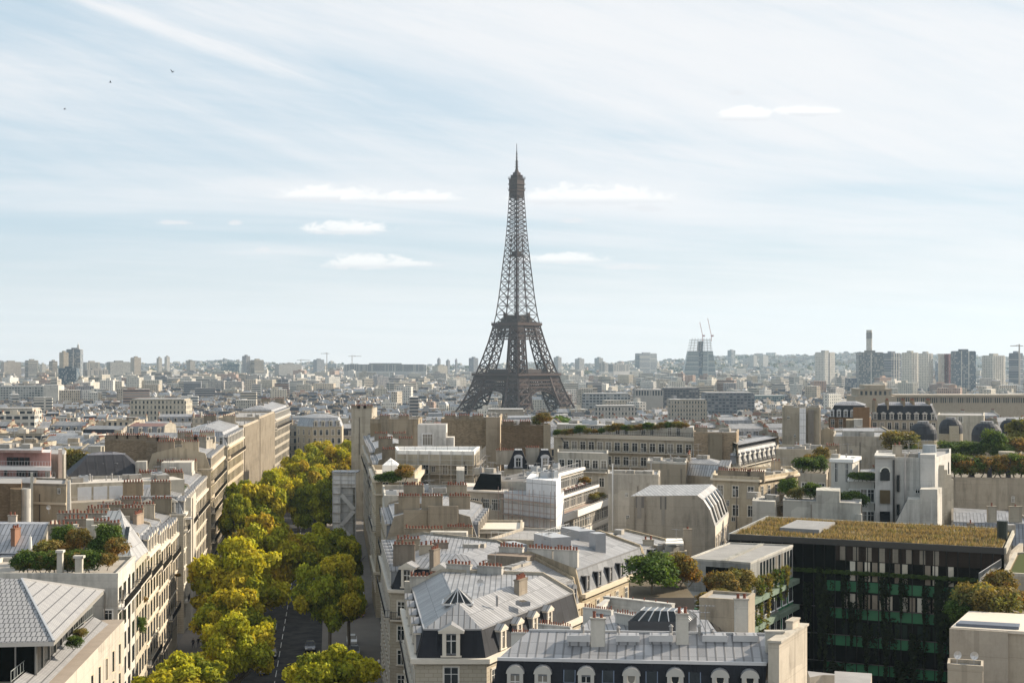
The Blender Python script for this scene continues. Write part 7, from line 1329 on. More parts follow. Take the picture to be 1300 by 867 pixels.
def house(sink, cx, cy, ang, W, D, z0, ze, style, wc, pc, rr, lod=0):
    c, s = math.cos(ang), math.sin(ang)
    def G(x, y, z): return (cx + x * c - y * s, cy + x * s + y * c, z)
    w, d = W / 2, D / 2; m = sink('wall'); fm = 'facade_wide' if style == 2 and rr.random() < .5 else 'facade'
    for (xa, ya, xb, yb, mt, cc) in ((-w, -d, w, -d, fm, wc), (w, -d, w, d, 'plaster' if style != 2 else fm, pc if style != 2 else wc), (w, d, -w, d, fm, wc), (-w, d, -w, -d, 'plaster' if style != 2 else fm, pc if style != 2 else wc)):
        m.face([G(xa, ya, z0), G(xb, yb, z0), G(xb, yb, ze), G(xa, ya, ze)], mt, cc)
    if style == 2:
        m.face([G(-w, -d, ze), G(w, -d, ze), G(w, d, ze), G(-w, d, ze)], 'roofdeck', (.42, .41, .40)); m = sink('parapet')
        for (xa, xb, ya, yb) in ((-w - .02, w + .02, -d - .02, -d + .3), (-w - .02, w + .02, d - .3, d + .02), (-w - .02, -w + .3, -d + .3, d - .3), (w - .3, w + .02, -d + .3, d - .3)):
            m.prism([G(xa, ya, 0)[:2], G(xb, ya, 0)[:2], G(xb, yb, 0)[:2], G(xa, yb, 0)[:2]], ze - .1, ze + .6, 'plaster', tuple(k * .95 for k in wc))
        for _ in range(rr.randint(1, 3)):
            x, y, sx, sy, h = rr.uniform(-w * .6, w * .6), rr.uniform(-d * .5, d * .5), rr.uniform(1.5, 4), rr.uniform(1.5, 3), rr.uniform(1, 3)
            m = sink('roof_hatch'); m.prism([G(x - sx / 2, y - sy / 2, 0)[:2], G(x + sx / 2, y - sy / 2, 0)[:2], G(x + sx / 2, y + sy / 2, 0)[:2], G(x - sx / 2, y + sy / 2, 0)[:2]], ze, ze + h, 'plaster', vary(pc, .8, 1.1, rr), 'roofdeck', (.3, .3, .3))
        return ze + .6
    i1 = rr.uniform(1.0, 1.5) if style < 2 else d * .5; h1 = rr.uniform(2.5, 3.3) if style < 2 else 1.2; h2 = rr.uniform(.9, 1.8); zt = ze + h1 + h2
    m = sink('roof'); c1 = ((.04, .043, .05) if style == 0 else (.27, .275, .285)); c2 = vary(ZINC, .7, 1.15, rr); mt = 'slate' if style == 0 else 'zinc'
    if rr.random() < .03: c2 = (.26, .12, .08)
    for sg in (-1, 1):
        q = [G(-w, sg * d, ze), G(w, sg * d, ze), G(w, sg * (d - i1), ze + h1), G(-w, sg * (d - i1), ze + h1)]; r_ = [G(-w, sg * (d - i1), ze + h1), G(w, sg * (d - i1), ze + h1), G(w, 0, zt), G(-w, 0, zt)]
        if sg > 0: q, r_ = q[::-1], r_[::-1]
        m.face(q, mt, c1); m.face(r_, 'zinc', c2)
    if lod < 2:
        m = sink('cornice')
        for sg in (-1, 1): m.prism([G(-w, sg * d + .02 * sg, 0)[:2], G(w, sg * d + .02 * sg, 0)[:2], G(w, sg * (d + .4), 0)[:2], G(-w, sg * (d + .4), 0)[:2]][::sg * -1 if sg < 0 else 1], ze - .35, ze + .02, 'paint', tuple(k * .95 for k in wc))
        m = sink('balcony'); zb = ze - 3.2
        m.prism([G(-w + .3, -d - .8, 0)[:2], G(w - .3, -d - .8, 0)[:2], G(w - .3, -d - .02, 0)[:2], G(-w + .3, -d - .02, 0)[:2]], zb - .2, zb, 'paint', wc)
        m.prism([G(-w + .3, -d - .8, 0)[:2], G(w - .3, -d - .8, 0)[:2], G(w - .3, -d - .74, 0)[:2], G(-w + .3, -d - .74, 0)[:2]], zb, zb + .8, 'metal', (.12, .12, .12))
    for sx in (-1, 1):           # party walls
        m = sink('party_wall'); x0, x1 = sx * w, sx * (w - .4); pr = [(-d, ze), (-(d - i1), ze + h1 + .3), (0, zt + .35), (d - i1, ze + h1 + .3), (d, ze)]
        o = [G(x0 + .02 * sx, y, z) for y, z in pr]; q = [G(x1, y, z) for y, z in pr]; m.face(o if sx > 0 else o[::-1], 'plaster', pc); m.face(q, 'plaster', pc)
        for k in range(4): m.face([o[k], q[k], q[k + 1], o[k + 1]], 'plaster', tuple(v * .95 for v in pc))
    return zt
def chim_raw(m, x, y, z, ang, l, h, col, lod):
    m.box((x, y), l, .65, z - 1.2, z + h, ang, 'plaster', col)
    if lod < 2:
        n = max(2, int(l / .5)); ca, sa = math.cos(ang), math.sin(ang)
        if lod == 0:
            for i in range(n): t = (i + .5) / n * l - l / 2; m.cyl((x + ca * t, y + sa * t), .15, .12, z + h, z + h + (.5, .75)[i % 2], 5, 'clay', POT, True, DARK)
        else: m.box((x, y), l * .85, .26, z + h, z + h + .55, ang, 'clay', tuple(c * .9 for c in POT))
rng = random.Random(77)
cands = []
def blocks(x0, x1, y0, y1, ang, ox, oy, bw=74, bd=50, st=11, accept=None):
    c, s = math.cos(ang), math.sin(ang)
    for i in range(-22, 23):
        for j in range(-2, 34):
            gx, gy = i * (bw + st) , j * (bd + st)
            bx, by = ox + gx * c - gy * s, oy + gx * s + gy * c
            if not (x0 - 40 < bx < x1 + 40 and y0 - 40 < by < y1 + 40): continue
            for row_, yy in ((0, -bd / 2 + 6.5), (1, bd / 2 - 6.5), (2, 0)):
                x = -bw / 2
                while x < bw / 2 - 8:
                    W = min(rng.uniform(11, 21), bw / 2 - x)
                    if bw / 2 - x - W < 8: W = bw / 2 - x
                    D = rng.uniform(11.5, 13.5); lx = x + W / 2; x += W
                    if row_ == 2:
                        if rng.random() < .45: continue
                        D = rng.uniform(8, 14); W *= .8
                    wx, wy = bx + lx * c - yy * s, by + lx * s + yy * c
                    if not (x0 <= wx <= x1 and y0 <= wy <= y1) or abs(wx) > wy * .43 + 22: continue
                    if accept and not accept(wx, wy): continue
                    cands.append((wx, wy, ang + (math.pi if row_ == 1 else 0) + (rng.choice((0, math.pi / 2)) if row_ == 2 else 0), W, D, row_))
def clearA(x, y):   # keep the avenue, the quays and the park round the tower free
    if y < 640 and abs(x - AC(y)) < 26: return False
    if y > 1500 and abs(x) < 130 and y < 1950: return False
    return True
blocks(-400, -8, 215, 700, R(-6.8), -82, 250, accept=lambda x, y: clearA(x, y) and x < AC(y))
blocks(-80, 400, 232, 700, R(21), 20, 262, accept=lambda x, y: clearA(x, y) and x > AC(y))
blocks(-500, 500, 690, 1420, R(9), 10, 700, accept=clearA)
cands.sort(key=lambda q: math.hypot(q[0], q[1]))
mass = MB(); n_ind = 0; NIND = 205; usedlab = {}
def zone(x, y):
    px = CX + F * x / y
    zx = ('at the far left' if px < 110 else 'left of the tree avenue' if px < 290 else 'beyond the avenue trees' if px < 460 else 'left of centre' if px < 590 else 'below the iron tower' if px < 720 else 'right of the iron tower' if px < 860 else 'above the gabled wall' if px < 985 else 'behind the loggia house' if px < 1120 else 'near the slate domes' if px < 1215 else 'at the far right')
    zy = 'front rows' if y < 380 else 'second rows' if y < 500 else 'middle rows' if y < 620 else 'back rows'
    return zx, zy
for (x, y, ang, W, D, row_) in cands:
    near_ = y < 340
    if not free(x, y, ang, W, D): continue
    z0 = terrain(x, y) - 1; base = terrain(x, y)
    st = rng.choices((0, 1, 2, 3), (.22, .46, .20, .12))[0]
    if row_ == 2: st = rng.choice((2, 3, 1)); H = rng.uniform(9, 16)
    else: H = rng.uniform(17.5, 21) if not near_ else rng.uniform(14, 16.5)
    if st == 2: H += 3 if not near_ else 0
    if not near_ and rng.random() < .12: H += rng.uniform(1.5, 5)
    if y < 300: H = min(H, 13.5)
    wi = rng.randrange(8); wc = vary(WCOL[wi], .88, 1.06, rng); pc = vary(rng.choice(PCOL), .8, 1.08, rng); ze = base + H
    nst = rng.choice((1, 2, 2, 3)) if st != 2 else rng.choice((0, 1))
    stacks = []
    for sx in (-1, 1):
        for k in range(nst): stacks.append((sx, rng.uniform(-.75, .75), rng.uniform(1.8, 4.8), rng.uniform(.6, 1.8)))
    c, s = math.cos(ang), math.sin(ang)
    if n_ind < NIND and y < 720 and abs(x) < y * .35 + 8:
        n_ind += 1
        zx, zy = zone(x, y); rn = ('dark slate mansard', 'grey zinc mansard', 'flat roofed', 'low pitched zinc roofed')[st]; tall = 'tall ' if H > 21.5 else 'low ' if H < 15 else ''
        lab = '%s%s %s house, %s, %s' % (tall, WNAME[wi], rn, zx, zy)
        k = usedlab.get(lab, 0); usedlab[lab] = k + 1
        if k: lab = '%s%s %s house with %s, %s, %s' % (tall, WNAME[wi], rn, ('few chimneys', 'four chimney stacks', 'many chimneys')[nst - 1] if nst else 'no chimneys', zx, zy)
        k = usedlab.get('x' + lab, 0); usedlab['x' + lab] = k + 1
        if k: lab = lab.replace(' house', ' %s house' % ('broad' if W > 16 else 'narrow'), 1)
        if len(lab.replace('-', ' ').split()) > 15: lab = lab.replace(' mansard', '').replace('low pitched ', '')
        root = thing('apartment_building', lab, 'apartment building', (x, y, z0), 'apartment buildings packed between the avenue and the river'); mbs = []
        def sink(nm):
            mb = MB(); mbs.append((nm, mb)); return mb
        zt = house(sink, x, y, ang, W, D, z0, ze, st, wc, pc, rng, 0)
        for nm, mb in mbs: mb.build(nm, root)
        for (sx, ty, l, h) in stacks:
            yy = ty * D / 2; zz = ze + (zt - ze) * (1 - abs(ty) * .5); l = round(l, 0); col = PCOL[(wi + int(l)) % 6]; h = round(h * 2) / 2
            inst('chimney', chim_mesh(l, h, col, int(l / .5)), root, (x + sx * (W / 2 - .35) * c - yy * s, y + sx * (W / 2 - .35) * s + yy * c, zz - 1), ang + R(90))
        if st < 2:
            me = dormer_mesh(('pediment', 'arch', 'dark')[wi % 3], CREAM if wi % 3 != 2 else (.3, .3, .3)); n = int(W / 3.2)
            for k in range(n):
                lx = (k + .5) / n * W - W / 2; d_ = inst('dormer', me, root, (x + lx * c + (D / 2 - .15) * s, y + lx * s - (D / 2 - .15) * c, ze + .3), ang); inst('window', dormer_win('x'), d_, (0, -.01, 0))
        for _ in range(rng.randint(1, 4)):
            kd = rng.choice(('vent', 'antenna', 'skylight', 'hatch')); lx, ly = rng.uniform(-W * .4, W * .4), rng.uniform(-D * .25, D * .25)
            key = [k_ for k_ in TC if k_[0] == kd]
            if key: inst({'hatch': 'roof_hatch'}.get(kd, kd), TC[rng.choice(key)], root, (x + lx * c - ly * s, y + lx * s + ly * c, zt - .3), ang)
    else:
        lod = 0 if y < 760 else 1
        zt = house(lambda nm: mass, x, y, ang, W, D, z0, ze, st, wc, pc, rng, 1)
        for (sx, ty, l, h) in stacks:
            yy = ty * D / 2; chim_raw(mass, x + sx * (W / 2 - .35) * c - yy * s, y + sx * (W / 2 - .35) * s + yy * c, ze + (zt - ze) * (1 - abs(ty) * .5), ang + R(90), l, h, pc, lod)
        if st < 2 and y < 1100:
            n = int(W / 3.2)
            for k in range(n):
                lx = (k + .5) / n * W - W / 2; q = (x + lx * c + (D / 2 - .6) * s, y + lx * s - (D / 2 - .6) * c); mass.box(q, 1.3, 1.4, ze + .3, ze + 2.2, ang, 'plaster', (.5, .48, .44)); mass.box((q[0] + .71 * s, q[1] - .71 * c), .8, .04, ze + .5, ze + 1.9, ang, 'glass')
tag(mass.build('distant_houses'), 'mass of small distant houses with zinc roofs and chimneys filling the near plain', kind='stuff')
# plain up to the hills
mass = MB(); g = random.Random(9)
FC = [(.80, .76, .68), (.72, .67, .58), (.62, .57, .50), (.84, .82, .78), (.88, .87, .85), (.55, .52, .50), (.74, .64, .52), (.45, .45, .48), (.85, .82, .76), (.58, .42, .35)]
def farbox(x, y, W, D, H, ang, col, roofc, mat, pitched):
    z = terrain(x, y) - 2; c, s = math.cos(ang), math.sin(ang); P_ = [(x + a * c - b_ * s, y + a * s + b_ * c) for a, b_ in ((-W / 2, -D / 2), (W / 2, -D / 2), (W / 2, D / 2), (-W / 2, D / 2))]; zt = z + 2 + H
    if x * math.sin(ang) - y * math.cos(ang) != 0:
        for i in range(4): a, b_ = P_[i], P_[(i + 1) % 4]; mass.face([(*a, z), (*b_, z), (*b_, zt), (*a, zt)], mat, col)
    if pitched:
        Q = [(x + a * c - b_ * s, y + a * s + b_ * c) for a, b_ in ((-W / 2 + 1, -D * .28), (W / 2 - 1, -D * .28), (W / 2 - 1, D * .28), (-W / 2 + 1, D * .28))]; zr = zt + 3.6
        for i in range(4): mass.face([(*P_[i], zt), (*P_[(i + 1) % 4], zt), (*Q[(i + 1) % 4], zr), (*Q[i], zr)], 'slate', roofc)
        mass.face([(*q, zr) for q in Q], 'zinc', ZINC)
        for _ in range(2): q = lerp(Q[0], Q[2], g.random()); mass.box(q, g.uniform(1, 4), 1, zt, zr + 1.8, ang, 'plaster', (.5, .42, .34))
    else:
        mass.face([(*q, zt) for q in P_], 'roofdeck', (.60, .59, .57))
        if g.random() < .6: mass.box(lerp(P_[0], P_[2], g.uniform(.3, .7)), W * .3, D * .4, zt, zt + g.uniform(2, 4), ang, 'plaster', tuple(k * .9 for k in col))
y = 1425.0
while y < 8300:
    step = 16 if y < 2200 else 20 if y < 3200 else 26 if y < 4800 else 40
    x = -y * .43
    while x < y * .43:
        x += step * g.uniform(.75, 1.25); yy = y + g.uniform(-.4, .4) * step
        if 1560 < yy < 1960 and abs(x - 5) < 120: continue
        hill = yy > 4800; dens = .80 if yy < 4800 else .55 if noise.noise((x * .0015, yy * .0015, 5)) < .12 else .12
        if noise.noise((x * .004, yy * .004, 1)) > .33: dens *= .35
        if g.random() > dens: continue
        an = noise.noise((x * .0012, yy * .0012, 3)) * 2.2 + g.choice((0, 0, math.pi / 2)); big_ = g.random() < (.07 if yy > 2300 else .03)
        W, D, H = (g.uniform(.6, 1.05) * step, g.uniform(.4, .7) * step, g.uniform(13, 23)) if not hill else (g.uniform(12, 30), g.uniform(10, 16), g.uniform(7, 18))
        if big_: W, H = W * g.uniform(1.2, 2.0), g.uniform(22, 42) if not hill else g.uniform(15, 28)
        pit = (not big_) and g.random() < (.65 if yy < 2600 else .35)
        if yy < 4000: H = min(H, (ZC - 6 * yy / F) - terrain(x, yy) + (0 if big_ else -8)) if yy > 1500 else H
        col = vary(g.choice(FC), .8, 1.08, g); farbox(x, yy, W, D, H, an, col, g.choice([(.07, .075, .085), (.4, .41, .43), (.12, .12, .13), (.46, .47, .49)] + ([(.26, .13, .08)] if g.random() < .12 else [])), g.choice(('facade', 'tower_grid', 'tower_strip')) if big_ else 'facade', pit)
    y += step * .82
tag(mass.build('city_plain'), 'hazy mass of far houses and blocks spreading over the plain and hills to the horizon', kind='stuff')
# masses of far foliage: parks, quays, wooded hills
def foliage_mass(name, label, spots, size, cols, seed):
    gg = np.random.default_rng(seed); VV = []; CCs = []
    for (x, y, z, r, n) in spots:
        d = gg.normal(size=(n, 3)); d /= np.linalg.norm(d, axis=1, keepdims=True); d[:, 2] = np.abs(d[:, 2]); P_ = np.array([x, y, z]) + d * r * gg.uniform(.6, 1, (n, 1)) * np.array([1, 1, .8])
        nm = d + gg.normal(size=(n, 3)) * .6; nm /= np.linalg.norm(nm, axis=1, keepdims=True); t = np.cross(nm, gg.normal(size=(n, 3))); t /= np.linalg.norm(t, axis=1, keepdims=True); b_ = np.cross(nm, t); s_ = size * r * gg.uniform(.6, 1.3, (n, 1))
        VV.append(np.stack([P_ - t * s_, P_ + b_ * s_, P_ + t * s_, P_ - b_ * s_], 1).reshape(-1, 3)); base = np.array(cols[gg.integers(0, len(cols))]); CCs.append(base * gg.uniform(.7, 1.3, (n, 1)))
    V = np.concatenate(VV); C_ = np.concatenate(CCs); n = len(C_); me = bpy.data.meshes.new(name); me.vertices.add(len(V)); me.vertices.foreach_set('co', V.astype(np.float32).ravel()); me.loops.add(len(V)); me.loops.foreach_set('vertex_index', np.arange(len(V), dtype=np.int32)); me.polygons.add(n); me.polygons.foreach_set('loop_start', np.arange(0, 4 * n, 4, dtype=np.int32)); me.update(calc_edges=True)
    a = me.attributes.new('Col', 'FLOAT_VECTOR', 'FACE'); a.data.foreach_set('vector', C_.astype(np.float32).ravel()); me.materials.append(MATS['leaf']); o = bpy.data.objects.new(name, me); COL.objects.link(o); tag(o, label, kind='stuff')
sp_ = []; g = random.Random(4)
for _ in range(2600):
    y = g.uniform(4900, 8300) if g.random() < .75 else g.uniform(1500, 4900); x = g.uniform(-.42, .42) * y
    if y < 4900 and noise.noise((x * .004, y * .004, 1)) < .2: continue
    sp_.append((x, y, terrain(x, y), g.uniform(9, 24) if y > 4900 else g.uniform(6, 10), 36))
foliage_mass('woods', 'bluish green woods on the far hills and in the parks of the plain', sp_, .30, [(.05, .06, .03), (.08, .08, .03), (.04, .055, .03), (.10, .09, .035)], 1)
# trees one can tell apart in the middle distance
def fartrees(label, px0, px1, d, n, h, kinds=(0, 1), group=None, jit=18, zb=None):
    for k in range(n):
        px = px0 + (px1 - px0) * (k + .5) / n + g.uniform(-2, 2); dd = d + g.uniform(-jit, jit); x, y = atd(px, dd); hh = h * g.uniform(.85, 1.15); z = terrain(x, y) if zb is None else zb
        tree(('far', g.choice(kinds)), x, y, z + hh * .45, 1, label, 'tree', group or label, 'tree', None, (hh * .42, hh * .42, hh * .36))
fartrees('yellowing tree in the clump at the left foot of the iron tower', 566, 600, 1480, 9, 17, (0, 1), jit=40); fartrees('yellowing tree behind the low pale hall under the tower arches', 612, 648, 1560, 9, 15, (0, 1, 2), jit=40)
fartrees('tree below the right arch of the iron tower', 675, 735, 1560, 12, 13, (0, 1), jit=40); fartrees('tree in the clump beyond the cream end building', 441, 505, 1150, 12, 17, (1, 1, 0), jit=50)
fartrees('round yellow-green tree in the clump before the dark office block', 882, 945, 1180, 13, 17, (0, 1), jit=40); fartrees('clipped tree in the long hedge-like row at the left edge', -2, 78, 620, 18, 16, (0, 1), jit=6)
fartrees('tree rising above the roofs of the left plain', 200, 330, 1300, 10, 16, (0, 1, 2), jit=150); fartrees('tree among the roofs right of the tower foot', 740, 1000, 900, 9, 20, (1, 2), jit=150)
fartrees('dark tree on the terraces left of the tall avenue house', 80, 108, 380, 5, 9, (1, 2), jit=8, zb=17); fartrees('tree between the roofs beyond the flat hall', 1003, 1060, 1000, 5, 18, (0, 1), jit=60); fartrees('small dark tree on the roofs behind the avenue', 236, 252, 640, 2, 24, (2,), jit=5); fartrees('dark tree behind the cream stepped building', 690, 716, 640, 4, 25, (2,), jit=10)
# ------------------------------------------------------------------ avenue trees
g = random.Random(21)
def avenue_tree(px, pytop, w, d, label, i):
    x = (px - CX) / F * d; zt = zat(pytop, d); r = w * .62 / F * d; sx = r / 6.6; hz = max(5.6, min((zt - 2.5) / 1.96, r * 1.15)); sz = hz / 5.2
    zc = zt - 2 * hz * .98                       # crown mesh spans 0..2*rz above its origin
    cm, tm = TREES['plane', i % 5]; o = bpy.data.objects.new('plane_tree', None); COL.objects.link(o); o.location = (x, d, 0); tag(o, label, 'tree', 'plane trees along the avenue')
    a = bpy.data.objects.new('crown', cm); COL.objects.link(a); a.parent = o; a.location = (0, 0, zc); a.scale = (sx, sx, sz); a.rotation_euler = (0, 0, g.uniform(0, 6.28))
    b = bpy.data.objects.new('trunk', tm); COL.objects.link(b); b.parent = o; b.location = (0, 0, zc); b.rotation_euler = a.rotation_euler; b.scale = (1, 1, max(zc / 7.5, sz * .8))
T_ = [(236, 822, 120, 196, 'yellow-green plane tree at the bottom edge, left row, nearest of all'), (300, 770, 90, 214, 'yellow-green plane tree just right of the nearest one in the left row'), (292, 738, 95, 236, 'plane tree of the left row below the big broad crown'), (418, 812, 118, 190, 'plane tree at the bottom edge, right row, nearest'), (398, 700, 0, 0, ''), (302, 676, 112, 262, 'big broad plane crown, left row, over the lane'), (418, 696, 88, 250, 'large pointed plane crown in the right row'), (444, 722, 40, 262, 'shaded plane tree behind the large pointed crown, right row'),
 (332, 644, 88, 300, 'plane tree, left row, fourth up'), (328, 605, 82, 345, 'plane tree, left row, above the fourth'), (304, 606, 44, 372, 'dark shaded plane tree against the sunlit house fronts'), (412, 660, 84, 305, 'rounded plane crown, right row, near the stair tower'), (444, 676, 34, 312, 'small dark plane crown beside the rounded one'), (352, 590, 60, 400, 'plane tree, left row, middle of the view'), (398, 604, 56, 400, 'dark green plane tree left of the stair tower'),
 (378, 580, 62, 440, 'orange tinted plane tree in the upper part of the avenue'), (414, 585, 50, 450, 'deep green plane crown beside the upper orange one'), (426, 562, 62, 495, 'orange-brown plane tree near the end of the avenue'), (384, 568, 50, 520, 'plane tree near the far bend, left row'), (408, 556, 50, 560, 'plane tree at the far bend of the avenue'), (440, 556, 30, 585, 'last plane tree before the avenue ends'), (300, 622, 40, 335, 'shaded plane tree close to the left pavement')]
for i, (px, py, w, d, lab) in enumerate(T_):
    if d: avenue_tree(px, py, w, d, lab, (0, 3, 1, 0, 0, 3, 1, 4, 2, 1, 4, 0, 4, 3, 4, 2, 1, 2, 0, 1, 3, 4)[i])
# ------------------------------------------------------------------ roof gardens
def bushes(lab, lst, group=None):
    for k, (kd, px, py, d, s, fl) in enumerate(lst):
        s *= 1.15
        x, y = atd(px, d); z = zat(py, d); bush(kd, x, y, z, s, lab[k] if isinstance(lab, list) else lab, group if not isinstance(lab, list) else None, flat=fl)
bushes(['big bright green leafy bush on the terrace before the grey annex', 'golden autumn bush right of the bright green one', 'rusty red low bush beside the golden one', 'dark bush behind the golden one'], [('green', 827, 753, 190, 3.2, .72), ('rust', 862, 746, 194, 2.1, 1.0), ('rust', 874, 745, 196, 1.6, .8), ('olive', 848, 745, 196, 2.0, .9)])
bushes('trailing olive plant along the ledge of the green glazed building', [('olive' if k % 3 else 'rust', 898 + 9.2 * k, 768 - 3.6 * k, 191 + 2.9 * k, g.uniform(1.1, 1.6), .55) for k in range(11)] + [('olive', 895 + 9.5 * k, 774 - 3.7 * k, 190 + 2.9 * k, g.uniform(.9, 1.4), .6) for k in range(11)], 'trailing plants on the green ledges')
bushes('shrub in the shaded recess of the grey annex terrace', [('rust', 916, 761, 201, 2.0, .9), ('olive', 934, 757, 204, 2.2, .85), ('rust', 925, 761, 200, 1.7, .8), ('olive', 944, 756, 206, 1.9, .8)], 'shrubs in the annex recess')
def creeper(px, py0, py1, d, w, lab, grp, kind='olive'):
    x, y = atd(px, d); z0, z1 = zat(py1, d), zat(py0, d); h = z1 - z0; me = CREEP[int(px) % 3]; o = bpy.data.objects.new('creeper', me); COL.objects.link(o); o.location = (x, y, z0); o.scale = (w * 1.3, 1, h / 2); tag(o, lab, 'creeper', grp)
for k, (px, a, b_, w) in enumerate(((921, 760, 822, .5), (934, 752, 806, .8), (948, 742, 800, .5), (962, 730, 798, 1.1), (972, 728, 790, .8), (985, 722, 770, .9), (996, 718, 762, .6), (955, 780, 834, .8), (966, 786, 836, .9), (940, 800, 838, .8))): creeper(px, a, b_, 192.2 + (px - 912) * .30, w, 'hanging creeper on the sunlit front of the green glazed building', 'creepers on the green building')
A_, B_ = dq[0], dq[1]
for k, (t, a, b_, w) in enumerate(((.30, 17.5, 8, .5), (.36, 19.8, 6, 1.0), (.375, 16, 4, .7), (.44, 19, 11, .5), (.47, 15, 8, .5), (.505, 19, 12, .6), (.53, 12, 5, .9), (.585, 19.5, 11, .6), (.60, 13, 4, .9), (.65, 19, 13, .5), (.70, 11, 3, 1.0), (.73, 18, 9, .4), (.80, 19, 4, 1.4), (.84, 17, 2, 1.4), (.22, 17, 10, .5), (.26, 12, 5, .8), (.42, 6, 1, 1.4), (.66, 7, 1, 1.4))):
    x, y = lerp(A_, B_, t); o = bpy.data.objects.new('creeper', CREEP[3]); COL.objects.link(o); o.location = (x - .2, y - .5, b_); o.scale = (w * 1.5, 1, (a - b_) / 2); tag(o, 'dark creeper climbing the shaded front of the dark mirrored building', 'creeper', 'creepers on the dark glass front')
for k in range(22):
    x, y = lerp(A_, B_, .2 + .035 * k); o = bpy.data.objects.new('hedge', TREES['green', k % 2][0]); COL.objects.link(o); o.location = (x, y - .5, 18.7); o.scale = (1.0, .6, .45); tag(o, 'low dark hedge plant on the top ledge of the dark glass front', 'hedge', 'hedge plants on the dark glass ledge')
# grass on the roof: a sheet of blades, nobody could count it
def grass(name, label, poly, z, n, h, cols, seed):
    gg = np.random.default_rng(seed); P_ = np.array(poly); uv = gg.random((n, 2)); u, v = uv[:, :1], uv[:, 1:]; B = (P_[0] * (1 - u) + P_[1] * u) * (1 - v) + (P_[3] * (1 - u) + P_[2] * u) * v
    dens = np.sin(B[:, 0] * .8) + np.cos(B[:, 1] * .7 + B[:, 0] * .3) + gg.normal(size=n) * .8; B = B[dens > -1.1]; n = len(B); hh = h * gg.uniform(.3, 1.2, n) * (1 + .4 * np.sin(B[:, 0] * .5 + B[:, 1] * .9)); a = gg.uniform(0, 6.28, n); w = .11
    dx_, dy_ = np.cos(a) * w, np.sin(a) * w; lx, ly = gg.normal(size=n) * .14, gg.normal(size=n) * .14; Z = np.full(n, z)
    V = np.stack([np.stack([B[:, 0] - dx_, B[:, 1] - dy_, Z], 1), np.stack([B[:, 0] + dx_, B[:, 1] + dy_, Z], 1), np.stack([B[:, 0] + lx, B[:, 1] + ly, Z + hh], 1)], 1).reshape(-1, 3)
    me = bpy.data.meshes.new(name); me.vertices.add(len(V)); me.vertices.foreach_set('co', V.astype(np.float32).ravel()); me.loops.add(len(V)); me.loops.foreach_set('vertex_index', np.arange(len(V), dtype=np.int32)); me.polygons.add(n); me.polygons.foreach_set('loop_start', np.arange(0, 3 * n, 3, dtype=np.int32)); me.update(calc_edges=True)
    cols = np.array(cols); k = ((np.sin(B[:, 0] * .6 + 1) * np.cos(B[:, 1] * .5) + gg.normal(size=n) * .5) > .2).astype(int) * 2 + gg.integers(0, 2, n); c = cols[k] * gg.uniform(.7, 1.3, (n, 1)); at_ = me.attributes.new('Col', 'FLOAT_VECTOR', 'FACE'); at_.data.foreach_set('vector', c.astype(np.float32).ravel()); me.materials.append(MATS['leaf']); o = bpy.data.objects.new(name, me); COL.objects.link(o); tag(o, label, kind='stuff')
grass('grass', 'dry ochre and green grass growing on the roof of the dark glass building', offset_poly(dq, [.5] * 4), 23.68, 30000, .55, [(.23, .175, .11), (.18, .14, .09), (.115, .115, .055), (.27, .21, .15)], 2)
# shrubs right: terrace below the lawn, garden with domes
bushes(['bushy golden tree on the planted terrace, left one of two', 'bushy golden tree on the planted terrace, right one of two', 'pale feathery shrub behind the golden trees', 'dark green shrub left of the golden trees', 'dark shrub at the right edge below the lawn', 'low shrub at the right edge'], [('olive', 1238, 784, 176, 2.1, .95), ('olive', 1262, 797, 174, 2.4, 1.0), ('rust', 1270, 764, 184, 1.7, 1.1), ('green', 1222, 794, 176, 1.7, .9), ('rust', 1294, 782, 180, 1.6, .9), ('green', 1284, 800, 172, 1.3, .6)])
bushes('tree of the roof garden before the slate domes', [('olive', 1142, 574, 372, 4.0, .65), ('green', 1204, 580, 366, 3.0, .6), ('green', 1219, 580, 368, 2.6, .7), ('olive', 1181, 580, 366, 2.6, .5), ('green', 1259, 577, 362, 3.0, .95), ('green', 1272, 582, 360, 2.8, .6), ('olive', 1288, 578, 364, 2.8, .8), ('rust', 1292, 578, 362, 3.4, .6), ('green', 1236, 582, 364, 3.2, .6), ('olive', 1298, 566, 372, 3.6, .9), ('green', 1162, 582, 370, 3.0, .5)], 'trees on the roof garden by the domes')
bushes('shrub in the planting bed on top of the long retaining wall', [(('green', 'rust', 'olive')[k % 3], 1212 + 8.4 * k, 606, 303, g.uniform(1.6, 2.6), .9) for k in range(12)], 'shrubs on the retaining wall')
bushes('shrub in the planter between the white tower and the loggia', [('green', 1084 + 5.5 * k, 611, 274, 1.1, .7) for k in range(5)], 'shrubs on the white house terrace'); bushes('dark hedge plant behind the low white wall', [('green', 1070 + 7 * k, 645 - 4 * k % 3, 268, 1.6, .8) for k in range(4)], 'hedge behind the low white wall')
bushes('terrace shrub left of the white group of houses', [('rust', 1030, 598, 300, 1.8, .9), ('green', 1040, 602, 298, 1.9, .9), ('green', 1001, 632, 270, 1.8, .9), ('olive', 1010, 636, 268, 1.5, .8), ('rust', 1043, 590, 305, 1.6, 1.1), ('green', 1020, 600, 296, 2.4, .6), ('green', 1030, 634, 268, 1.6, .9)], 'terrace shrubs left of the white houses')
bushes('penthouse plant along the top of the long balcony building', [(('green', 'olive', 'rust')[k % 3], 708 + 9.5 * k, 554 - .55 * k, 382 - 1.0 * k, g.uniform(.9, 1.7), .7) for k in range(18)], 'plants on the balcony penthouse')
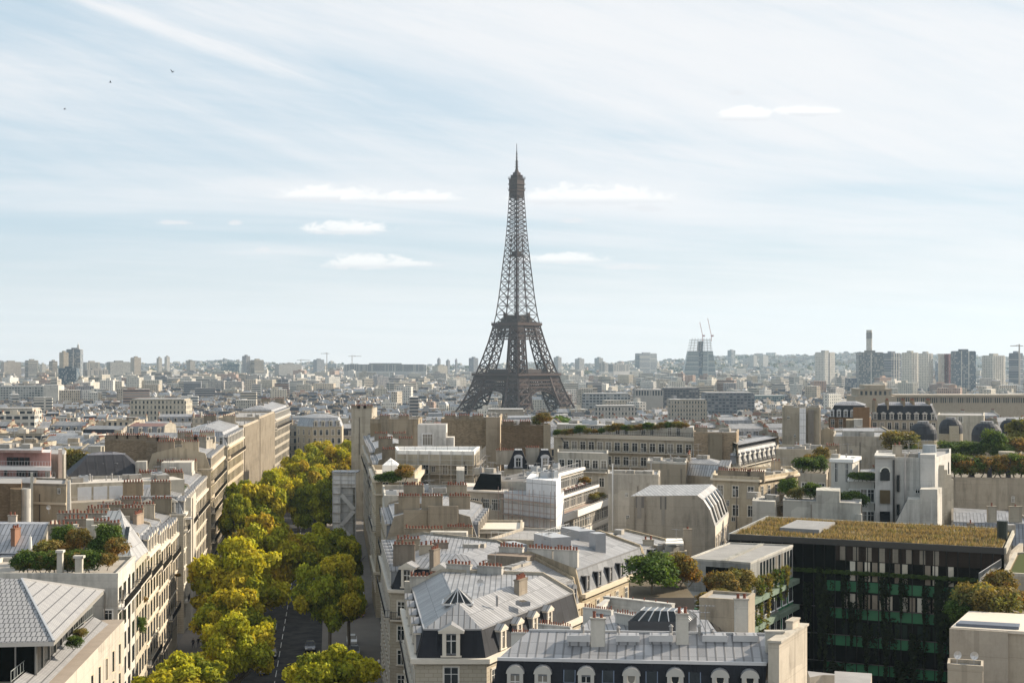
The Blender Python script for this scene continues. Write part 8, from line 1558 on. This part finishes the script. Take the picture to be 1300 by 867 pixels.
for k, (t_, z_, i_) in enumerate(((.82, 20.5, -1.2), (.92, 20.5, -1.0), (.9, 23.7, -4.0))):
    q = mv(lerp(TERR[0], TERR[1], t_), TERR[2], i_); bush(('olive', 'olive', 'rust')[k], q[0], q[1], z_, 1.3, 'plant on the terraces of the stepped white building', 'plants on the stepped terraces', flat=.8)
# left garden on the white house
bushes('hedge plant in the roof garden of the white house', [(('green', 'olive', 'green', 'rust')[k % 4], 24 + 5.6 * k, 727, 195.5, g.uniform(1.0, 1.4), 1.0) for k in range(17)], 'hedge along the front of the roof garden'); bushes('shrub behind the hedge of the roof garden', [('olive', 57, 712, 201, 1.7, .8), ('rust', 72, 712, 202, 1.7, .8), ('olive', 88, 712, 203, 1.4, .8), ('rust', 101, 706, 204, 1.5, 1.2), ('green', 128, 712, 203, 1.5, 1.0), ('green', 138, 705, 204, 1.8, 1.1), ('rust', 147, 712, 201, 1.5, 1.0), ('rust', 33, 720, 197, 1.3, .8), ('rust', 136, 724, 196, 1.2, .9), ('green', 80, 699, 206, 1.6, 1.0)], 'shrubs of the roof garden')
bushes('balcony plant hanging on the avenue house front', [('green', 178, 806, 214, .9, 1.3), ('rust', 180, 768, 219, .8, .8), ('green', 176, 800, 212, .7, 1.2), ('rust', 226, 733, 259, .6, .6)], 'balcony plants on the avenue fronts'); bushes(['dark ivy bush at the foot of the stone party wall', 'dark round tree behind the white flue', 'shrub in the pavilion terrace planter', 'second shrub in the pavilion terrace planter, behind'], [('green', 214, 612, 335, 2.8, 1.2), ('olive', 92, 608, 350, 3.7, .93), ('green', 93, 824, 165, .9, .8), ('olive', 102, 812, 170, .8, .8)])
bushes('terrace plant on the long white terraced house', [('green', 178, 636, 281, .9, .9), ('green', 190, 634, 283, .9, .9), ('olive', 168, 638, 280, .8, .9), ('green', 225, 628, 290, 1.4, .8)], 'plants on the long terraces'); bushes('dark hedge plant on the tan scaffolded roofs, left of centre', [('green', 494, 614, 288, 1.6, .7), ('green', 503, 614, 288, 1.6, .7), ('rust', 514, 612, 287, 1.8, .9), ('green', 484, 614, 288, 1.3, .7)], 'hedge on the white rooftop house')
bushes('green plant on the flat roofs at the foot of the tan walls', [('green', 597, 549, 392, .0, .9)] if False else [('olive', 682, 541, 390, 1.6, .8), ('rust', 690, 541, 390, 1.9, .9)], 'plants on the tan walls')
bushes('dark box plant on the balcony of the ribbon window corner block', [('green', 608, 679, 279, .9, .7), ('green', 616, 679, 279, .9, .7), ('green', 624, 679, 279, .9, .7)], 'box plants on the corner block balcony')
t = thing('parasol', 'closed white parasol standing in the roof garden of the white house', 'parasol', (*atd(38.5, 199), 23.0)); x, y = atd(38.5, 199); m = MB(); m.cyl((x, y), .38, .16, 23.6, 27.2, 10, 'cloth', (.72, .70, .66)); m.build('canopy', t); m = MB(); m.cyl((x, y), .05, .05, 23, 27.5, 8, 'metal', (.6, .6, .6)); m.build('pole', t)
for k, (px, d, w, h) in enumerate(((76.5, 193.2, .9, 3.0), (100.5, 193.2, 1.2, 2.3))):
    x, y = atd(px, d); t = thing('roof_vent', ['slim stone vent with a small cap at the hedge of the roof garden', 'white box vent with a slanted cap at the hedge of the roof garden'][k], 'roof vent', (x, y, 22.9)); m = MB(); m.box((x, y), w * .75, .7, 22.9, 22.9 + h, 0, 'plaster', (.6, .58, .53)); m.build('shaft', t); m = MB(); m.box((x, y), w * 1.1, 1.0, 22.9 + h, 23.2 + h, 0, 'plaster', (.68, .66, .62)); m.build('cap', t)
def gtable(px, py, z, lab):
    x, y = at(px, py, z + .75); t = thing('terrace_table', lab, 'table', (x, y, z)); m = MB(); m.box((x, y), 2.2, 1.0, z + .7, z + .76, .3, 'paint', (.7, .7, .7)); m.build('table_top', t)
    for a_ in (-1, 1): m = MB(); m.bar((x + a_ * .8, y, z), (x + a_ * .8, y, z + .7), .08, 'metal', (.3, .3, .3)); m.build('leg', t)
gtable(901, 741, 18.55, 'white rectangular table on the shaded annex terrace'); gtable(5, 843, 17.6, 'white table on the pavilion terrace at the bottom left'); gtable(986, 805, 20, 'white table on the ledge beside the tall party wall') if False else None

# ------------------------------------------------------------------ vehicles, people, birds
def car(label, x, y, rz, col, kind='car', group='cars on the avenue', L_=4.4, W=1.8, H=1.48):
    root = thing(kind, label, 'car' if kind != 'delivery_truck' else 'truck', (x, y, .03), group); ca, sa = math.cos(rz), math.sin(rz)
    def G(u, v, z): return (x + u * ca - v * sa, y + u * sa + v * ca, .03 + z)      # u forward
    def loft(m, prof, w0, w1, mat, c, zsplit=None):
        n = len(prof)
        for sg in (-1, 1):
            pts = [G(u, sg * (w0 if z < (zsplit or 99) else w1), z) for u, z in prof]; m.face(pts if sg > 0 else pts[::-1], mat, c)
        for i in range(n):
            (u0, z0), (u1, z1) = prof[i], prof[(i + 1) % n]; a, b = (w0 if z0 < (zsplit or 99) else w1), (w0 if z1 < (zsplit or 99) else w1); m.face([G(u0, -a, z0), G(u1, -b, z1), G(u1, b, z1), G(u0, a, z0)], mat, c)
    h = L_ / 2; m = MB()
    if kind == 'delivery_truck':
        loft(m, [(-h, .45), (h * .5, .45), (h * .5, 3.1), (-h, 3.1)], W / 2, W / 2, 'paint', col); m.build('cargo_box', root); m = MB(); loft(m, [(h * .53, .4), (h, .4), (h, 1.3), (h * .9, 2.1), (h * .53, 2.2)], W / 2 - .05, W / 2 - .05, 'carpaint', (.7, .7, .7)); m.build('cab', root)
        m = MB(); m.face([G(h * 1.005, -W * .4, 1.3), G(h * 1.005, W * .4, 1.3), G(h * .91, W * .38, 2.0), G(h * .91, -W * .38, 2.0)], 'glass'); m.build('windscreen', root)
    else:
        loft(m, [(-h, .38), (-h + .1, .22), (h - .1, .22), (h, .42), (h - .08, .72), (h * .48, .92), (-h + .12, .95), (-h + .02, .7)], W / 2, W / 2, 'carpaint', col); m.build('body', root)
        m = MB(); loft(m, [(h * .46, .9), (h * .12, H - .05), (-h * .55, H), (-h * .92, .93)], W / 2 - .06, W / 2 - .26, 'glass', (1, 1, 1), 1.2); m.build('windows', root)
        m = MB(); loft(m, [(h * .12, H - .06), (h * .10, H + .01), (-h * .54, H + .02), (-h * .56, H - .04)], W / 2 - .27, W / 2 - .27, 'carpaint', col); m.build('roof', root)
    for su in (-1, 1):
        for sv in (-1, 1):
            m = MB(); n = 12; u0, v0 = su * h * .62, sv * (W / 2 - .1)
            P_ = [(u0 + .32 * math.cos(2 * math.pi * i / n), .32 + .32 * math.sin(2 * math.pi * i / n)) for i in range(n)]
            for i in range(n): (a, b), (c_, d_) = P_[i], P_[(i + 1) % n]; m.face([G(a, v0 - .11, b), G(c_, v0 - .11, d_), G(c_, v0 + .11, d_), G(a, v0 + .11, b)], 'cloth', (.02, .02, .02))
            m.face([G(a, v0 + .11, b) for a, b in P_], 'cloth', (.02, .02, .02)); m.face([G(a, v0 - .11, b) for a, b in P_], 'cloth', (.02, .02, .02)); w_ = m.build('wheel', root)
        for sv in (-1, 1):
            m = MB(); q = G(su * (h + .01), sv * (W / 2 - .3), .62); m.box(q[:2], .08, .36, .58, .76, rz, 'paint', (.8, .8, .75) if su > 0 else (.35, .02, .02)); m.build('headlight' if su > 0 else 'tail_light', root)
    return root
def acar(off, d, lab, col, toward=True, **k): car(lab, AC(d) + off, d, R(90) + .119 + (math.pi if toward else 0), col, **k)
acar(-2.2, 281, 'grey saloon driving towards us alone in the middle of the avenue', (.30, .31, .33)); acar(-1.9, 243.5, 'silver car with lit looking headlamps towards us, nearest on the roadway', (.42, .43, .45)); acar(-1.2, 256, 'black car right behind the nearest silver one', (.03, .03, .035))
acar(12.5, 268, 'white car parked under the right trees next to the truck', (.65, .65, .65), group='cars parked on the right service lane'); acar(12.8, 258, 'dark car parked on the right service lane', (.05, .05, .06), group='cars parked on the right service lane'); acar(13.0, 232, 'grey car parked near the bottom of the right service lane', (.2, .2, .22), group='cars parked on the right service lane'); acar(5.2, 262, 'dark car beside the right kerb in deep shade', (.04, .04, .05))
car('small delivery truck with a dusty pink-white box under the right trees', AC(300) + 14.5, 297, R(90) + .12, (.62, .45, .42), 'delivery_truck', None, 7.0, 2.2); car('second delivery truck with a white box behind the pink one', AC(310) + 14.6, 308, R(90) + .12, (.66, .64, .62), 'delivery_truck', None, 6.5, 2.2)
def person(label, x, y, z, rz, top, legs, hair=(.05, .035, .025), hold=None):
    # one joined skeleton grown with a skin modifier: mid-stride
    J = [(0, 0, .95), (0, .0, 1.15), (0, .01, 1.38), (0, 0, 1.50), (0, .02, 1.62), (0, .02, 1.74), (.17, 0, 1.40), (.24, .06, 1.13), (.25, .20, .92), (-.17, 0, 1.40), (-.24, -.05, 1.13), (-.24, .02, .88), (.09, .02, .90), (.10, .16, .50), (.10, .08, .08), (.10, .24, .04), (-.09, 0, .90), (-.10, -.02, .50), (-.10, -.30, .12), (-.10, -.20, .04)]
    E_ = [(0, 1), (1, 2), (2, 3), (3, 4), (4, 5), (2, 6), (6, 7), (7, 8), (2, 9), (9, 10), (10, 11), (0, 12), (12, 13), (13, 14), (14, 15), (0, 16), (16, 17), (17, 18), (18, 19)]
    Rr = [.15, .14, .16, .065, .10, .095, .075, .055, .04, .075, .055, .04, .10, .07, .05, .045, .10, .07, .05, .045]
    me = bpy.data.meshes.new('person'); me.from_pydata(J, E_, []); tmp = bpy.data.objects.new('tmp_person', me); COL.objects.link(tmp); sk = tmp.modifiers.new('Skin', 'SKIN'); 
    for i, r in enumerate(Rr): me.skin_vertices[0].data[i].radius = (r, r * (.75 if i < 3 else 1))
    me.skin_vertices[0].data[0].use_root = True; ss = tmp.modifiers.new('Sub', 'SUBSURF'); ss.levels = 1; ss.render_levels = 1
    dg = bpy.context.evaluated_depsgraph_get(); dg.update(); me2 = bpy.data.meshes.new_from_object(tmp.evaluated_get(dg)); bpy.data.objects.remove(tmp); me2.name = 'person'
    at_ = me2.attributes.new('Col', 'FLOAT_VECTOR', 'FACE'); cs = []
    for p_ in me2.polygons:
        c = p_.center; cs.append(hair if c.z > 1.68 or (c.z > 1.58 and c.y < -.02) else (.42, .27, .20) if c.z > 1.47 or (abs(c.x) > .18 and c.z < .98) else top if c.z > .92 else (.03, .03, .03) if c.z < .10 else legs)
    at_.data.foreach_set('vector', np.array(cs, dtype=np.float32).ravel()); me2.materials.clear(); me2.materials.append(MATS['cloth'])
    o = bpy.data.objects.new('person', me2); COL.objects.link(o); o.location = (x, y, z); o.rotation_euler = (0, 0, rz); tag(o, label, 'person')
    return o
person('person in dark coat walking on the left pavement below the avenue fronts', AC(263) - 15.2, 263, .14, 3.0, (.03, .03, .04), (.03, .03, .05)); person('person in black walking beside the one in the dark coat', AC(264) - 14.4, 264, .14, 3.1, (.02, .02, .02), (.06, .06, .08)); person('person in a white shirt standing on the right pavement in shade', AC(246) + 16.6, 246, .14, 2.4, (.7, .7, .7), (.05, .05, .07))
def bird(label, px, py, d, rz, flap):
    x, y = atd(px, d); z = zat(py, d); o = thing('bird', label, 'bird', (x, y, z)); m = MB(); c = (.03, .03, .035)
    ca, sa = math.cos(rz), math.sin(rz)
    def G(u, v, w): return (x + u * ca - v * sa, y + u * sa + v * ca, z + w)
    rings = [(-.20, .005), (-.15, .03), (-.05, .06), (.05, .055), (.12, .035), (.16, .04), (.20, .02), (.24, .004)]; n = 8
    for (u0, r0), (u1, r1) in zip(rings[:-1], rings[1:]):
        for i in range(n): a, b = 2 * math.pi * i / n, 2 * math.pi * (i + 1) / n; m.face([G(u0, r0 * math.cos(a), r0 * math.sin(a)), G(u0, r0 * math.cos(b), r0 * math.sin(b)), G(u1, r1 * math.cos(b), r1 * math.sin(b)), G(u1, r1 * math.cos(a), r1 * math.sin(a))], 'cloth', c)
    for sg in (-1, 1):
        m.face([G(.08, sg * .04, .03), G(-.08, sg * .04, .03), G(-.09, sg * .28, .03 + flap * .7), G(.06, sg * .28, .03 + flap * .7)], 'cloth', c); m.face([G(.06, sg * .28, .03 + flap * .7), G(-.09, sg * .28, .03 + flap * .7), G(-.12, sg * .52, .03 + flap), G(-.02, sg * .52, .03 + flap)], 'cloth', c)
        m.face([G(.08, sg * .04, .015), G(-.08, sg * .04, .015), G(-.09, sg * .28, .015 + flap * .7), G(.06, sg * .28, .015 + flap * .7)][::-1], 'cloth', c)
    m.face([G(-.15, -.03, 0), G(-.15, .03, 0), G(-.34, .07, 0), G(-.34, -.07, 0)], 'cloth', c); m.build('body', o)
bird('small dark bird with raised wings, highest of three in the upper left sky', 219, 92, 235, 2.6, .30); bird('small dark bird, middle one of three in the upper left sky', 140, 105, 260, .4, .18); bird('small dark bird, lowest of three in the upper left sky', 82, 139, 260, 3.6, .12)
# ------------------------------------------------------------------ haze
m = bpy.data.materials.new('haze'); m.use_nodes = True; nt = m.node_tree; nt.nodes.clear(); o = N('ShaderNodeOutputMaterial'); pv = N('ShaderNodeVolumePrincipled'); pv.inputs['Color'].default_value = (.62, .82, 1, 1); pv.inputs['Density'].default_value = HAZE; pv.inputs['Anisotropy'].default_value = .3; L(pv.outputs[0], o.inputs['Volume'])
mb = MB(); MATS['haze'] = m; mb.prism([(-6400, -400), (6400, -400), (6400, 9650), (-6400, 9650)], -40, 330, 'haze'); tag(mb.build('haze'), 'thin pale blue haze over the whole city', kind='stuff')
dups = {}
for o in bpy.data.objects:
    if o.parent is None and 'category' in o: dups.setdefault(o['label'], []).append(o)
for lab, lst in dups.items():
    if len(lst) > 1:
        lst.sort(key=lambda o: o.location.x / max(1, o.location.y))
        for i, o in enumerate(lst):
            n = i + 1; o['label'] = '%s, %s from left' % (lab, {1: 'first', 2: 'second', 3: 'third', 4: 'fourth', 5: 'fifth', 6: 'sixth'}.get(n, str(n) + ('st' if n == 21 else 'nd' if n == 22 else 'th')))
            if 'group' not in o: o['group'] = lab
for o in bpy.data.objects:
    if '_org' in o: del o['_org']
print('objects', len(bpy.data.objects))
